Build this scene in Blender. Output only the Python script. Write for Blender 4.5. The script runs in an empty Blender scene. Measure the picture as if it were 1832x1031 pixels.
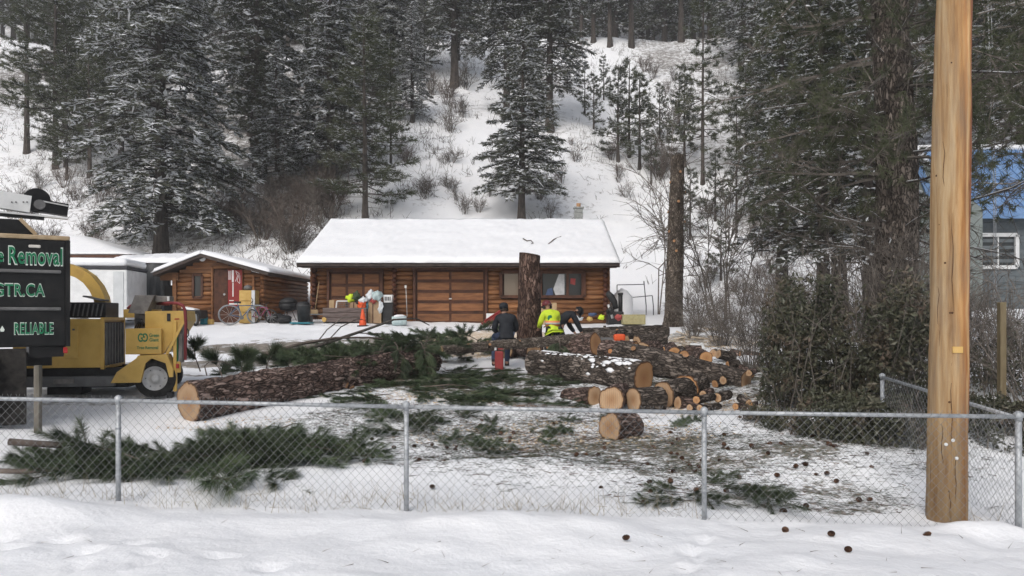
import bpy, bmesh, math, random
import numpy as np
from mathutils import Vector, Matrix, Quaternion
from mathutils import noise as mnoise
R = math.radians
random.seed(7)
scene = bpy.context.scene
C = scene.collection
# ------------------------------------------------------------------ camera
FPX, CX, HY, CAMZ = 1400.0, 916.0, 565.0, 2.0      # focal length / centre / horizon measured in the photograph
cam_d = bpy.data.cameras.new('camera'); cam = bpy.data.objects.new('camera', cam_d); C.objects.link(cam)
cam.location = (0, 0, CAMZ); cam.rotation_euler = (R(90), 0, 0)
cam_d.sensor_width = 36.0; cam_d.lens = 36.0 * FPX / 1832.0
cam_d.shift_y = (HY - 515.5) / 1832.0
cam_d.clip_start = 0.1; cam_d.clip_end = 2000
scene.camera = cam
# ------------------------------------------------------------------ overcast sky and sun
SUN_EL, SUN_AZ = 42.0, 205.0      # behind the camera, a little to the left
world = bpy.data.worlds.new('World'); scene.world = world; world.use_nodes = True
wn, wl = world.node_tree.nodes, world.node_tree.links
wn.clear()
wo = wn.new('ShaderNodeOutputWorld'); wb = wn.new('ShaderNodeBackground'); sk = wn.new('ShaderNodeTexSky')
sk.sky_type = 'NISHITA'; sk.sun_disc = False; sk.sun_elevation = R(SUN_EL); sk.sun_rotation = R(SUN_AZ)
sk.dust_density = 4.0; sk.air_density = 1.0
hs = wn.new('ShaderNodeHueSaturation'); hs.inputs['Saturation'].default_value = 0.46
wl.new(sk.outputs[0], hs.inputs['Color']); wl.new(hs.outputs[0], wb.inputs[0]); wl.new(wb.outputs[0], wo.inputs[0])
wb.inputs[1].default_value = 0.15
sd = bpy.data.lights.new('sun', 'SUN'); sun = bpy.data.objects.new('sun', sd); C.objects.link(sun)
sd.energy = 0.6; sd.angle = R(40); sd.color = (1.0, 0.965, 0.92)
_a = R(SUN_AZ)
_dir = Vector((math.sin(_a) * math.cos(R(SUN_EL)), math.cos(_a) * math.cos(R(SUN_EL)), math.sin(R(SUN_EL))))
sun.rotation_euler = _dir.to_track_quat('Z', 'Y').to_euler()
scene.view_settings.view_transform = 'Standard'; scene.view_settings.look = 'None'
scene.view_settings.gamma = 1.0; scene.view_settings.use_curve_mapping = False
scene.view_settings.exposure = 0.02
scene.cycles.use_denoising = True; scene.cycles.denoising_prefilter = 'ACCURATE'
scene.cycles.sample_clamp_indirect = 4.0; scene.cycles.use_adaptive_sampling = True; scene.cycles.adaptive_threshold = 0.03
scene.cycles.max_bounces = 4; scene.cycles.diffuse_bounces = 3; scene.cycles.glossy_bounces = 2
scene.cycles.transmission_bounces = 3; scene.cycles.transparent_max_bounces = 4
scene.cycles.caustics_reflective = False; scene.cycles.caustics_refractive = False

# ------------------------------------------------------------------ helpers
def P(px, py, Y):
    return Vector(((px - CX) * Y / FPX, Y, CAMZ - (py - HY) * Y / FPX))
def PX(px, Y): return (px - CX) * Y / FPX
def PZ(py, Y): return CAMZ - (py - HY) * Y / FPX
def m_px(n, Y): return n * Y / FPX
def V(*a): return Vector(a)
ORG = {}
def props(o, label=None, cat=None, group=None, kind=None):
    if label: o['label'] = label
    if cat: o['category'] = cat
    if group: o['group'] = group
    if kind: o['kind'] = kind
    elif cat: o['kind'] = 'thing'
    return o
def T(name, label, cat, loc=(0, 0, 0), rotz=0.0, group=None, local=False):
    """an Empty at a thing's base; its parts are built in world space (or locally)"""
    o = bpy.data.objects.new(name, None); C.objects.link(o)
    o.empty_display_size = 0.2
    o.location = loc; o.rotation_euler = (0, 0, rotz)
    ORG[o.name] = Vector((0, 0, 0)) if local else Vector(loc)
    return props(o, label, cat, group)
def link_mesh(name, me, parent=None, loc=None):
    o = bpy.data.objects.new(name, me); C.objects.link(o)
    if parent is not None:
        o.parent = parent; ORG[o.name] = ORG.get(parent.name, Vector((0, 0, 0)))
    if loc is not None: o.location = loc
    return o
def frame_of(d):
    d = Vector(d).normalized()
    up = Vector((0, 0, 1)) if abs(d.z) < 0.95 else Vector((1, 0, 0))
    s = d.cross(up).normalized(); u = s.cross(d).normalized()
    return d, s, u
class MB:
    def __init__(self): self.v = []; self.f = []; self.mi = []; self.m = 0
    def mat(self, i): self.m = i; return self
    def add(self, vs, fs):
        b = len(self.v); self.v += [Vector(p) for p in vs]
        for f in fs: self.f.append([b + i for i in f]); self.mi.append(self.m)
        return self
    def box(self, c, s, rot=None, bev=0.0):
        c = Vector(c); hx, hy, hz = s[0] / 2, s[1] / 2, s[2] / 2
        if bev <= 0:
            vs = [Vector((x, y, z)) for x in (-hx, hx) for y in (-hy, hy) for z in (-hz, hz)]
            fs = [(0, 1, 3, 2), (4, 6, 7, 5), (0, 4, 5, 1), (2, 3, 7, 6), (0, 2, 6, 4), (1, 5, 7, 3)]
        else:
            bm = bmesh.new(); bmesh.ops.create_cube(bm, size=1.0)
            for v in bm.verts: v.co = Vector((v.co.x * s[0], v.co.y * s[1], v.co.z * s[2]))
            bmesh.ops.bevel(bm, geom=list(bm.edges), offset=min(bev, min(s) * 0.45), segments=2, profile=0.5, affect='EDGES')
            vs = [v.co.copy() for v in bm.verts]; fs = [[v.index for v in f.verts] for f in bm.faces]; bm.free()
        if rot is not None: vs = [rot @ v for v in vs]
        return self.add([v + c for v in vs], fs)
    def bar(self, a, b, w, h, up=None):
        a, b = Vector(a), Vector(b); d, s, u = frame_of(b - a)
        if up is not None:
            s = d.cross(Vector(up)).normalized(); u = s.cross(d)
        vs = [p + s * i * w / 2 + u * j * h / 2 for p in (a, b) for i, j in ((-1, -1), (1, -1), (1, 1), (-1, 1))]
        return self.add(vs, [(0, 1, 2, 3)[::-1], (4, 5, 6, 7), (0, 1, 5, 4), (1, 2, 6, 5), (2, 3, 7, 6), (3, 0, 4, 7)])
    def tube(self, pts, radii, seg=8, cap=True):
        pts = [Vector(p) for p in pts]
        if not hasattr(radii, '__len__'): radii = [radii] * len(pts)
        vs, fs = [], []; s = None
        for i, p in enumerate(pts):
            a = pts[max(i - 1, 0)]; b = pts[min(i + 1, len(pts) - 1)]
            d = (b - a).normalized()
            if s is None: _, s, u = frame_of(d)
            else:
                s = (s - d * s.dot(d)).normalized(); u = s.cross(d)
            for k in range(seg):
                t = 2 * math.pi * k / seg
                vs.append(p + (s * math.cos(t) + u * math.sin(t)) * radii[i])
        n = len(pts)
        for i in range(n - 1):
            for k in range(seg):
                k2 = (k + 1) % seg
                fs.append((i * seg + k, i * seg + k2, (i + 1) * seg + k2, (i + 1) * seg + k))
        if cap:
            fs.append(tuple(range(seg))[::-1]); fs.append(tuple((n - 1) * seg + k for k in range(seg)))
        return self.add(vs, fs)
    def lathe(self, prof, c=(0, 0, 0), axis=(0, 0, 1), seg=20, cap=True):
        """prof: list of (radius, along-axis)"""
        c = Vector(c); d, s, u = frame_of(axis)
        vs, fs = [], []
        for r, h in prof:
            for k in range(seg):
                t = 2 * math.pi * k / seg
                vs.append(c + d * h + (s * math.cos(t) + u * math.sin(t)) * max(r, 1e-4))
        for i in range(len(prof) - 1):
            for k in range(seg):
                k2 = (k + 1) % seg
                fs.append((i * seg + k, i * seg + k2, (i + 1) * seg + k2, (i + 1) * seg + k))
        if cap: fs.append(tuple(range(seg))[::-1]); fs.append(tuple((len(prof) - 1) * seg + k for k in range(seg)))
        return self.add(vs, fs)
    def prism(self, poly, a, ext):
        """polygon of 3D points extruded by vector ext"""
        poly = [Vector(p) for p in poly]; ext = Vector(ext); n = len(poly)
        vs = poly + [p + ext for p in poly]
        fs = [tuple(range(n))[::-1], tuple(range(n, 2 * n))] + [(i, (i + 1) % n, n + (i + 1) % n, n + i) for i in range(n)]
        return self.add(vs, fs)
    def blob(self, c, r, seed=0, amp=0.25, fr=2.0, sub=2):
        bm = bmesh.new(); bmesh.ops.create_icosphere(bm, subdivisions=sub, radius=1.0)
        c = Vector(c); r = Vector(r) if hasattr(r, '__len__') else Vector((r, r, r))
        off = Vector((seed * 3.7, seed * 1.3, seed * 5.1))
        vs = []
        for v in bm.verts:
            k = 1 + amp * mnoise.noise(v.co * fr + off)
            vs.append(Vector((v.co.x * r.x, v.co.y * r.y, v.co.z * r.z)) * k + c)
        fs = [[v.index for v in f.verts] for f in bm.faces]; bm.free()
        return self.add(vs, fs)
    def build(self, name, mats, parent=None, smooth=False, loc=None, fix=True):
        me = bpy.data.meshes.new(name)
        off = ORG.get(parent.name, Vector((0, 0, 0))) if parent is not None else (Vector(loc) if loc is not None else Vector((0, 0, 0)))
        me.from_pydata([tuple(p - off) for p in self.v], [], self.f)
        if not isinstance(mats, (list, tuple)): mats = [mats]
        for m in mats: me.materials.append(m)
        if len(mats) > 1: me.polygons.foreach_set('material_index', self.mi)
        if fix:
            bm = bmesh.new(); bm.from_mesh(me); bmesh.ops.recalc_face_normals(bm, faces=bm.faces); bm.to_mesh(me); bm.free()
        if smooth: me.polygons.foreach_set('use_smooth', [True] * len(me.polygons))
        me.update()
        o = link_mesh(name, me, parent)
        if parent is None and loc is not None: o.location = loc
        return o
def np_mesh(name, Vs, Fs, mats, mi=None, smooth=False):
    """fast mesh from numpy arrays; Fs is (n,3) or (n,4)"""
    me = bpy.data.meshes.new(name); k = Fs.shape[1]; n = len(Fs)
    me.vertices.add(len(Vs)); me.vertices.foreach_set('co', np.ascontiguousarray(Vs, dtype=np.float32).ravel())
    me.loops.add(n * k); me.loops.foreach_set('vertex_index', np.ascontiguousarray(Fs, dtype=np.int32).ravel())
    me.polygons.add(n); me.polygons.foreach_set('loop_start', np.arange(0, n * k, k, dtype=np.int32))
    if not isinstance(mats, (list, tuple)): mats = [mats]
    for m in mats: me.materials.append(m)
    if mi is not None: me.polygons.foreach_set('material_index', np.asarray(mi, dtype=np.int32))
    if smooth: me.polygons.foreach_set('use_smooth', np.ones(n, dtype=bool))
    me.update(calc_edges=True); me.validate()
    return me
def dup(root, loc, rotz=None, scale=None, label=None, group=None, rot=None):
    def cp(o, parent):
        c = o.copy(); C.objects.link(c)
        if parent is not None: c.parent = parent
        for ch in o.children: cp(ch, c)
        return c
    r = cp(root, None); r.location = loc
    if rotz is not None: r.rotation_euler = (0, 0, rotz)
    if rot is not None: r.rotation_euler = rot
    if scale is not None: r.scale = scale if hasattr(scale, '__len__') else (scale,) * 3
    if label: r['label'] = label
    if group: r['group'] = group
    return r
# numpy value noise -------------------------------------------------------
def _hash(ix, iy, seed):
    n = (ix.astype(np.int64) * 374761393 + iy.astype(np.int64) * 668265263 + seed * 1442695041) & 0x7fffffff
    n = ((n ^ (n >> 13)) * 1274126177) & 0x7fffffff
    return ((n ^ (n >> 16)) & 0xffff) / 65535.0
def vnoise(x, y, seed=0):
    x = np.asarray(x, dtype=float); y = np.asarray(y, dtype=float)
    ix, iy = np.floor(x), np.floor(y); fx, fy = x - ix, y - iy
    fx = fx * fx * (3 - 2 * fx); fy = fy * fy * (3 - 2 * fy)
    a = _hash(ix, iy, seed); b = _hash(ix + 1, iy, seed); c = _hash(ix, iy + 1, seed); d = _hash(ix + 1, iy + 1, seed)
    return (a * (1 - fx) + b * fx) * (1 - fy) + (c * (1 - fx) + d * fx) * fy
def fbm(x, y, seed=0, octv=4):
    s = 0; a = 0.5; f = 1.0
    for i in range(octv):
        s = s + a * (vnoise(x * f + i * 17.3, y * f - i * 9.1, seed + i) - 0.5); a *= 0.5; f *= 2.03
    return s * 2        # roughly -1..1
# ------------------------------------------------------------------ materials
def nt(name):
    m = bpy.data.materials.new(name); m.use_nodes = True
    n, l = m.node_tree.nodes, m.node_tree.links; n.clear()
    o = n.new('ShaderNodeOutputMaterial'); b = n.new('ShaderNodeBsdfPrincipled'); l.new(b.outputs[0], o.inputs[0])
    return m, n, l, b
def rgb(c): return (c[0], c[1], c[2], 1.0)
def ramp(n, l, src, stops):
    r = n.new('ShaderNodeValToRGB'); e = r.color_ramp.elements
    while len(e) < len(stops): e.new(0.5)
    for i, (p, c) in enumerate(stops): e[i].position = p; e[i].color = rgb(c) if hasattr(c, '__len__') else (c, c, c, 1)
    l.new(src, r.inputs[0]); return r.outputs[0]
def pm(name, c1, c2=None, scale=6.0, rough=0.75, bump=0.15, stretch=(1, 1, 1), metal=0.0, rand=0.0, c3=None, spec=0.3, lo=0.35, hi=0.65, dist=0.02, trans=0.0):
    """two or three tone noise material, with bump and per-object variation"""
    m, n, l, b = nt(name)
    tc = n.new('ShaderNodeTexCoord'); mp = n.new('ShaderNodeMapping'); mp.inputs['Scale'].default_value = stretch
    oi = n.new('ShaderNodeObjectInfo'); ad = n.new('ShaderNodeVectorMath'); ad.operation = 'ADD'
    mul = n.new('ShaderNodeMath'); mul.operation = 'MULTIPLY'; mul.inputs[1].default_value = 37.0
    l.new(oi.outputs['Random'], mul.inputs[0]); l.new(tc.outputs['Object'], ad.inputs[0]); l.new(mul.outputs[0], ad.inputs[1])
    l.new(ad.outputs[0], mp.inputs[0])
    no = n.new('ShaderNodeTexNoise'); no.inputs['Scale'].default_value = scale; no.inputs['Detail'].default_value = 6; no.inputs['Roughness'].default_value = 0.6
    l.new(mp.outputs[0], no.inputs['Vector'])
    if c2 is None: c2 = tuple(x * 0.8 for x in c1)
    st = [(lo, c1), (hi, c2)] if c3 is None else [(lo, c1), ((lo + hi) / 2, c2), (hi, c3)]
    col = ramp(n, l, no.outputs['Fac'], st)
    if rand > 0:
        h = n.new('ShaderNodeHueSaturation'); mr = n.new('ShaderNodeMapRange')
        mr.inputs['To Min'].default_value = 1 - rand; mr.inputs['To Max'].default_value = 1 + rand
        l.new(oi.outputs['Random'], mr.inputs['Value']); l.new(mr.outputs[0], h.inputs['Value']); l.new(col, h.inputs['Color']); col = h.outputs[0]
    l.new(col, b.inputs['Base Color'])
    b.inputs['Roughness'].default_value = rough; b.inputs['Metallic'].default_value = metal
    b.inputs['Specular IOR Level'].default_value = spec
    if bump > 0:
        bp = n.new('ShaderNodeBump'); bp.inputs['Strength'].default_value = bump; bp.inputs['Distance'].default_value = dist
        l.new(no.outputs['Fac'], bp.inputs['Height']); l.new(bp.outputs[0], b.inputs['Normal'])
    if trans > 0:      # thin needles and leaves let some light through
        tb_ = n.new('ShaderNodeBsdfTranslucent'); l.new(col, tb_.inputs['Color']); mx = n.new('ShaderNodeMixShader'); mx.inputs[0].default_value = trans
        o_ = [q for q in n if q.type == 'OUTPUT_MATERIAL'][0]; l.new(b.outputs[0], mx.inputs[1]); l.new(tb_.outputs[0], mx.inputs[2]); l.new(mx.outputs[0], o_.inputs[0])
    return m
M = {}
M['snow'] = pm('snow', (0.83, 0.845, 0.87), (0.88, 0.885, 0.9), 5.0, 0.65, 0.35, spec=0.2)
M['snow_tree'] = pm('snow_on_branches', (0.74, 0.76, 0.79), (0.86, 0.87, 0.89), 3.0, 0.7, 0.0, spec=0.1, trans=.3)
M['needle_fir'] = pm('needles_fir', (0.07, 0.08, 0.058), (0.115, 0.122, 0.085), 1.2, 0.7, 0, rand=0.25, spec=0.2, trans=.35)
M['needle_pine'] = pm('needles_pine', (0.068, 0.08, 0.048), (0.12, 0.13, 0.075), 1.0, 0.7, 0, rand=0.25, spec=0.2, trans=.35)
M['needle_olive'] = pm('needles_olive', (0.05, 0.065, 0.025), (0.11, 0.12, 0.04), 1.0, 0.7, 0, rand=0.2, spec=0.2, trans=.35)
M['needle_bough'] = pm('needles_bough', (0.042, 0.068, 0.036), (0.11, 0.14, 0.072), 3.0, 0.5, 0, rand=0.45, spec=0.35, trans=.2)
M['needle_dead'] = pm('needles_dead', (0.16, 0.07, 0.03), (0.24, 0.12, 0.05), 3.0, 0.8, 0)
M['bark_dark'] = pm('bark_dark', (0.028, 0.023, 0.02), (0.095, 0.08, 0.07), 9.0, 0.9, 0.6, (1, 1, 0.25), rand=0.25)
M['twig'] = pm('twig_brown', (0.085, 0.066, 0.055), (0.17, 0.14, 0.12), 6.0, 0.9, 0, rand=0.3)
M['twig_grey'] = pm('twig_grey', (0.075, 0.065, 0.057), (0.18, 0.158, 0.138), 6.0, 0.9, 0, rand=0.3)
M['galv'] = pm('galvanised_steel', (0.30, 0.32, 0.34), (0.48, 0.50, 0.52), 14.0, 0.5, 0.05, metal=0.35, spec=0.5)
M['wire'] = pm('galvanised_wire', (0.16, 0.165, 0.17), (0.27, 0.275, 0.28), 14.0, 0.55, 0, metal=0.3)
M['black'] = pm('black_plastic', (0.012, 0.012, 0.013), (0.03, 0.03, 0.032), 6, 0.5, 0.05)
M['white'] = pm('white_paint', (0.62, 0.63, 0.63), (0.76, 0.77, 0.77), 3, 0.45, 0.02)
M['tyre'] = pm('tyre_rubber', (0.012, 0.012, 0.012), (0.04, 0.038, 0.036), 9, 0.85, 0.2)
M['rim'] = pm('wheel_rim', (0.42, 0.42, 0.42), (0.58, 0.58, 0.57), 8, 0.5, 0.05, metal=0.2)
# ------------------------------------------------------------------ terrain
_ctl = [(0, 893, 8.6), (212, 903, 8.23), (727, 918, 8.1), (1260, 930, 7.95), (1825, 955, 7.8),
        (100, 1031, 6.0), (916, 1031, 6.0), (1700, 1031, 6.0), (916, 790, 11.4), (1110, 790, 11.2), (335, 757, 13.0),
        (1450, 800, 10.6), (1640, 862, 9.4), (1760, 870, 9.2), (40, 757, 12.2), (270, 713, 14.6), (600, 716, 14.0),
        (900, 650, 20.5), (1150, 702, 16.0), (1130, 736, 14.0), (1205, 582, 28.0), (1290, 642, 20.0), (1300, 738, 13.8),
        (450, 604, 25.0), (400, 645, 20.0), (340, 692, 15.5), (560, 576, 29.6), (400, 576, 30.0), (820, 578, 30.4), (1085, 578, 30.4),
        (150, 548, 34.0), (1750, 560, 28.0), (1440, 600, 24.0), (1650, 700, 14.5), (1500, 730, 13.0), (-200, 720, 14.0), (-200, 600, 26.0), (2100, 800, 11), (2100, 600, 24)]
_cp = [(PX(a, y), y, PZ(b, y)) for a, b, y in _ctl]
_cp += [(-8, 2.5, 0.05), (0, 2.5, 0.08), (8, 2.5, 0.0), (-20, 10, 0.3), (20, 10, 0.2), (-25, 30, 2.3), (25, 30, 2.4), (-9, 37, 2.6), (0, 37, 2.2), (9, 37, 2.4), (0, -6, 0.1), (-20, -6, .1), (20, -6, .1)]
_cp = np.array(_cp, dtype=float)
def _kern(d): return np.sqrt(d * d + 1.0)
_n = len(_cp)
_A = np.zeros((_n + 3, _n + 3)); _d = np.hypot(_cp[:, None, 0] - _cp[None, :, 0], _cp[:, None, 1] - _cp[None, :, 1])
_A[:_n, :_n] = _kern(_d) - np.eye(_n) * 0.05
_A[:_n, _n] = 1; _A[:_n, _n + 1] = _cp[:, 0]; _A[:_n, _n + 2] = _cp[:, 1]; _A[_n:, :_n] = _A[:_n, _n:].T
_w = np.linalg.solve(_A, np.concatenate([_cp[:, 2], np.zeros(3)]))
def base_z(x, y):
    x = np.clip(x, -26, 26); y = np.clip(y, -6, 36)
    s = _w[_n] + _w[_n + 1] * x + _w[_n + 2] * y
    for i in range(_n): s = s + _w[i] * _kern(np.hypot(x - _cp[i, 0], y - _cp[i, 1]))
    return s
def sstep(a, b, x):
    t = np.clip((x - a) / (b - a), 0, 1); return t * t * (3 - 2 * t)
_fr = random.Random(12)
FEET = [(-4.9 + .33 * i + _fr.uniform(-.06, .06), 6.9 - .06 * i + (.12 if i % 2 else -.12), -.15 + _fr.uniform(-.2, .2)) for i in range(7)] + [(1.4 + _fr.uniform(-.05, .05) + .1 * i, 6.2 + .3 * i, 1.2) for i in range(4)] + [(-3.4 + .5 * i, 6.3 + _fr.uniform(-.2, .2), _fr.uniform(0, 3)) for i in range(4)]
def ground_z(x, y, detail=True):
    x = np.atleast_1d(np.asarray(x, dtype=float)); y = np.atleast_1d(np.asarray(y, dtype=float))
    z = base_z(x, y)
    # hillside: a steady slope that flattens to a bench and climbs again
    toe = 37.0 + 1.5 * np.sin(x * 0.11) - 1.0 * sstep(6, 16, x) + 1.5*sstep(-8,-20,x)
    t = np.maximum(y - toe, 0); soft = np.sqrt(t * t + 1.0) - 1.0
    hill = 0.60 * soft
    crest = 52.0 + 2.0 * np.sin(x * 0.07 + 1)
    over = np.maximum(t - crest, 0)
    hill = hill - 0.60 * (np.sqrt(over * over + 2) - 1.414) + 0.12 * over + 0.5 * np.maximum(over - 22, 0)
    z = z + hill
    big = np.clip(t / 8, 0, 1)
    z = z + big * (fbm(x * 0.10, y * 0.10, 11, 3) * 1.0 + fbm(x * 0.35, y * 0.35, 12, 3) * 0.35)
    if detail:
        near = sstep(7.2, 6.6, y)
        z = z + fbm(x * 0.55, y * 0.8, 21, 4) * 0.10 + fbm(x * 2.2, y * 2.6, 22, 3) * 0.038 + fbm(x * 7, y * 8, 23, 2) * 0.010
        # ploughed lip of snow in front of the fence
        yf = 8.23 - 0.045 * (x + 4.14)
        z = z + 0.09 * np.exp(-((y - (yf - 0.55)) / 0.38) ** 2) * (0.7 + 0.8 * fbm(x * 0.9, 0 * x, 31, 3))
        z = z + 0.20 * np.exp(-((x + 5.0) / 0.9) ** 2 - ((y - 7.6) / 0.5) ** 2)
        for fx, fy, fa in FEET:      # trodden dents
            u = (x - fx) * math.cos(fa) + (y - fy) * math.sin(fa); v = -(x - fx) * math.sin(fa) + (y - fy) * math.cos(fa); q = (u / .15) ** 2 + (v / .075) ** 2
            z = z - 0.038 * np.exp(-q * q) + 0.012 * np.exp(-(np.sqrt(q) - 1.5) ** 2 * 4)
        z = z + 0.13 * np.exp(-((x - 4.7) / 0.6) ** 2 - ((y - 7.75) / 0.22) ** 2)
        # drifts behind the fence on the right
        z = z + 0.10 * np.exp(-((x - 4.2) / 1.0) ** 2 - ((y - 10.2) / 0.6) ** 2) + 0.12 * np.exp(-((x - 0.1) / 1.6) ** 2 - ((y - 9.7) / 0.35) ** 2)
        z = z + 0.10 * np.exp(-((x + 2.2) / 2.0) ** 2 - ((y - 9.3) / 0.4) ** 2)
    return z
def gz(x, y): return float(ground_z(x, y)[0])
def GP(px, Y, dz=0.0):
    x = PX(px, Y); return Vector((x, Y, gz(x, Y) + dz))

def _axis(segs):
    out = [segs[0][0]]
    for a, b, d0, d1 in segs:
        x = a
        while x < b - 1e-6:
            t = (x - a) / (b - a); x = min(x + d0 * (1 - t) + d1 * t, b); out.append(x)
    return np.array(out)
ys = _axis([(-60, 3, 8, 0.5), (3, 5, 0.4, 0.06), (5, 11, 0.06, 0.07), (11, 22, 0.07, 0.13), (22, 40, 0.14, 0.3), (40, 100, 0.4, 0.9), (100, 190, 1.0, 6)])
xp = _axis([(0, 8, 0.075, 0.075), (8, 16, 0.09, 0.2), (16, 60, 0.25, 0.9), (60, 160, 1.5, 10)])
xs = np.concatenate([-xp[::-1][:-1], xp])
GX, GY = np.meshgrid(xs, ys); gxf, gyf = GX.ravel(), GY.ravel()
gzf = ground_z(gxf, gyf)
_nx, _ny = len(xs), len(ys)
_i = np.arange(_nx * _ny).reshape(_ny, _nx)
_q = np.stack([_i[:-1, :-1], _i[:-1, 1:], _i[1:, 1:], _i[1:, :-1]], -1).reshape(-1, 4)
# stains on the snow: sawdust, needle litter, trodden wet dirt / bare asphalt, forest floor
def blob(x, y, cx, cy, rx, ry, seed, a=0.0):
    ca, sa = math.cos(a), math.sin(a); dx, dy = x - cx, y - cy
    u, v = (dx * ca + dy * sa) / rx, (-dx * sa + dy * ca) / ry
    d = np.sqrt(u * u + v * v) + 0.35 * fbm(x * 0.8, y * 0.8, seed, 4)
    return sstep(1.1, 0.55, d)
saw = np.maximum.reduce([0.6*blob(gxf, gyf, 1.0, 11.8, 2.2, 1.0, 41), blob(gxf, gyf, -0.2, 22.6, 2.4, 1.7, 42), 0.8*blob(gxf, gyf, 3.6, 14.2, 1.6, 1.0, 43),
                         0.7*blob(gxf, gyf, -1.4, 14.6, 2.0, 0.5, 44), 0.8 * blob(gxf, gyf, 5.0, 23.5, 3.0, 2.0, 45), 0.5*blob(gxf, gyf, -4.6, 12.6, 1.1, .4, 46), 1.1*blob(gxf,gyf,-0.9,25.5,3.0,2.6,47)])
lit = (0.8 + 0.4 * fbm(gxf * 1.3, gyf * 1.3, 59, 4)) * np.maximum.reduce([blob(gxf, gyf, -1.2, 16.6, 3.0, 2.4, 51), 0.9 * blob(gxf, gyf, 2.0, 10.5, 3.6, 1.5, 52), 0.75 * blob(gxf, gyf, 3.0, 8.9, 2.0, 0.8, 53),
                         0.9 * blob(gxf, gyf, 4.8, 17.0, 4.5, 3.5, 54), 0.8 * blob(gxf, gyf, -0.8, 12.4, 2.6, 1.6, 55), 0.8*blob(gxf, gyf, 6.5, 12.5, 1.8, 1.8, 56), blob(gxf, gyf, -4.2, 10.2, 2.2, 1.0, 57)*.6,
                         .8*blob(gxf,gyf,7,24,4,3,58)])
road = np.maximum.reduce([blob(gxf, gyf, -5.8, 22.6, 4.8, 1.9, 61, 0.10), 0.9 * blob(gxf, gyf, -4.6, 24.6, 3.2, 1.0, 68, 0.15), blob(gxf, gyf, -5.6, 19.6, 5.2, 1.5, 67, 0.16), 0.8 * blob(gxf, gyf, -9.5, 16.5, 4.5, 0.5, 62, 0.15),
                          0.7 * blob(gxf, gyf, -8.2, 14.3, 3.0, 0.7, 63, 0.1), 0.55 * blob(gxf, gyf, -5.5, 28.6, 5.5, 0.9, 66), 0.6 * blob(gxf, gyf, -5, 24, 5.0, 1.6, 64, 0.1), .8*blob(gxf, gyf, -3.2, 20.2, 2.8, .9, 65, .2)])
_t = np.clip((gyf - 38) / 5, 0, 1)
_gul = np.exp(-((gxf - (-1.0 - 0.03 * (gyf - 40))) / 5.5) ** 2) + np.exp(-((gxf - (9.5 + 0.04 * (gyf - 40))) / 6.0) ** 2)
forest = _t * np.clip(0.72 + 0.6 * fbm(gxf * 0.12, gyf * 0.12, 71, 4) - 0.42 * _gul, 0, 1)
forest = np.maximum(forest, _t * sstep(92, 100, gyf) * 0.75)
forest = np.maximum(forest, 0.8 * blob(gxf, gyf, 13.5, 22, 7, 8, 72)); forest = np.maximum(forest, _t * sstep(10, 15, gxf) * (0.75 + .3 * fbm(gxf * .3, gyf * .3, 73, 3)))
me = np_mesh('snowy_ground', np.stack([gxf, gyf, gzf], 1), _q, [], None, True)
at = me.attributes.new('stain', 'FLOAT_COLOR', 'POINT')
at.data.foreach_set('color', np.stack([saw, lit, road, forest], 1).astype(np.float32).ravel())
m, n, l, b = nt('snow_ground')
tc = n.new('ShaderNodeTexCoord'); atn = n.new('ShaderNodeAttribute'); atn.attribute_name = 'stain'
sep = n.new('ShaderNodeSeparateColor'); l.new(atn.outputs['Color'], sep.inputs[0])
def noi(scale, detail=6, rough=0.6, dist=0.0, stretch=None):
    no = n.new('ShaderNodeTexNoise'); no.inputs['Scale'].default_value = scale; no.inputs['Detail'].default_value = detail
    no.inputs['Roughness'].default_value = rough; no.inputs['Distortion'].default_value = dist
    if stretch:
        mp = n.new('ShaderNodeMapping'); mp.inputs['Scale'].default_value = stretch; l.new(tc.outputs['Object'], mp.inputs[0]); l.new(mp.outputs[0], no.inputs['Vector'])
    else: l.new(tc.outputs['Object'], no.inputs['Vector'])
    return no.outputs['Fac']
def math2(op, a, c):
    k = n.new('ShaderNodeMath'); k.operation = op
    for i, s in enumerate((a, c)):
        if isinstance(s, (int, float)): k.inputs[i].default_value = s
        else: l.new(s, k.inputs[i])
    return k.outputs[0]
def mixc(f, a, c):
    k = n.new('ShaderNodeMix'); k.data_type = 'RGBA'; l.new(f, k.inputs['Factor'])
    for nm, s in ((6, a), (7, c)):
        if hasattr(s, '__len__'): k.inputs[nm].default_value = rgb(s)
        else: l.new(s, k.inputs[nm])
    return k.outputs[2]
def cover(mask, no, soft=0.12):
    # patchy cover: noise threshold slides with the mask
    th = math2('SUBTRACT', 1.0, mask); s = math2('SUBTRACT', no, math2('MULTIPLY_ADD', th, 0.62)) if False else None
    k = n.new('ShaderNodeMath'); k.operation = 'MULTIPLY_ADD'; l.new(th, k.inputs[0]); k.inputs[1].default_value = 0.50; k.inputs[2].default_value = 0.30
    dlt = math2('SUBTRACT', no, k.outputs[0])
    mr = n.new('ShaderNodeMapRange'); l.new(dlt, mr.inputs['Value']); mr.inputs['From Min'].default_value = 0.0; mr.inputs['From Max'].default_value = soft
    return mr.outputs[0]
n1 = noi(9.0); n2 = noi(3.2, 8, 0.65); n3 = noi(22.0, 5, 0.7); n4 = noi(0.9, 8, 0.6)
snowc = ramp(n, l, n4, [(0.3, (0.83, 0.845, 0.87)), (0.7, (0.88, 0.885, 0.9))])
sawc = ramp(n, l, n3, [(0.3, (0.40, 0.27, 0.15)), (0.5, (0.60, 0.46, 0.30)), (0.7, (0.72, 0.62, 0.48))])
litc = ramp(n, l, n3, [(0.32, (0.045, 0.05, 0.025)), (0.5, (0.09, 0.085, 0.045)), (0.62, (0.17, 0.10, 0.055)), (0.72, (0.32, 0.24, 0.16))])
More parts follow.
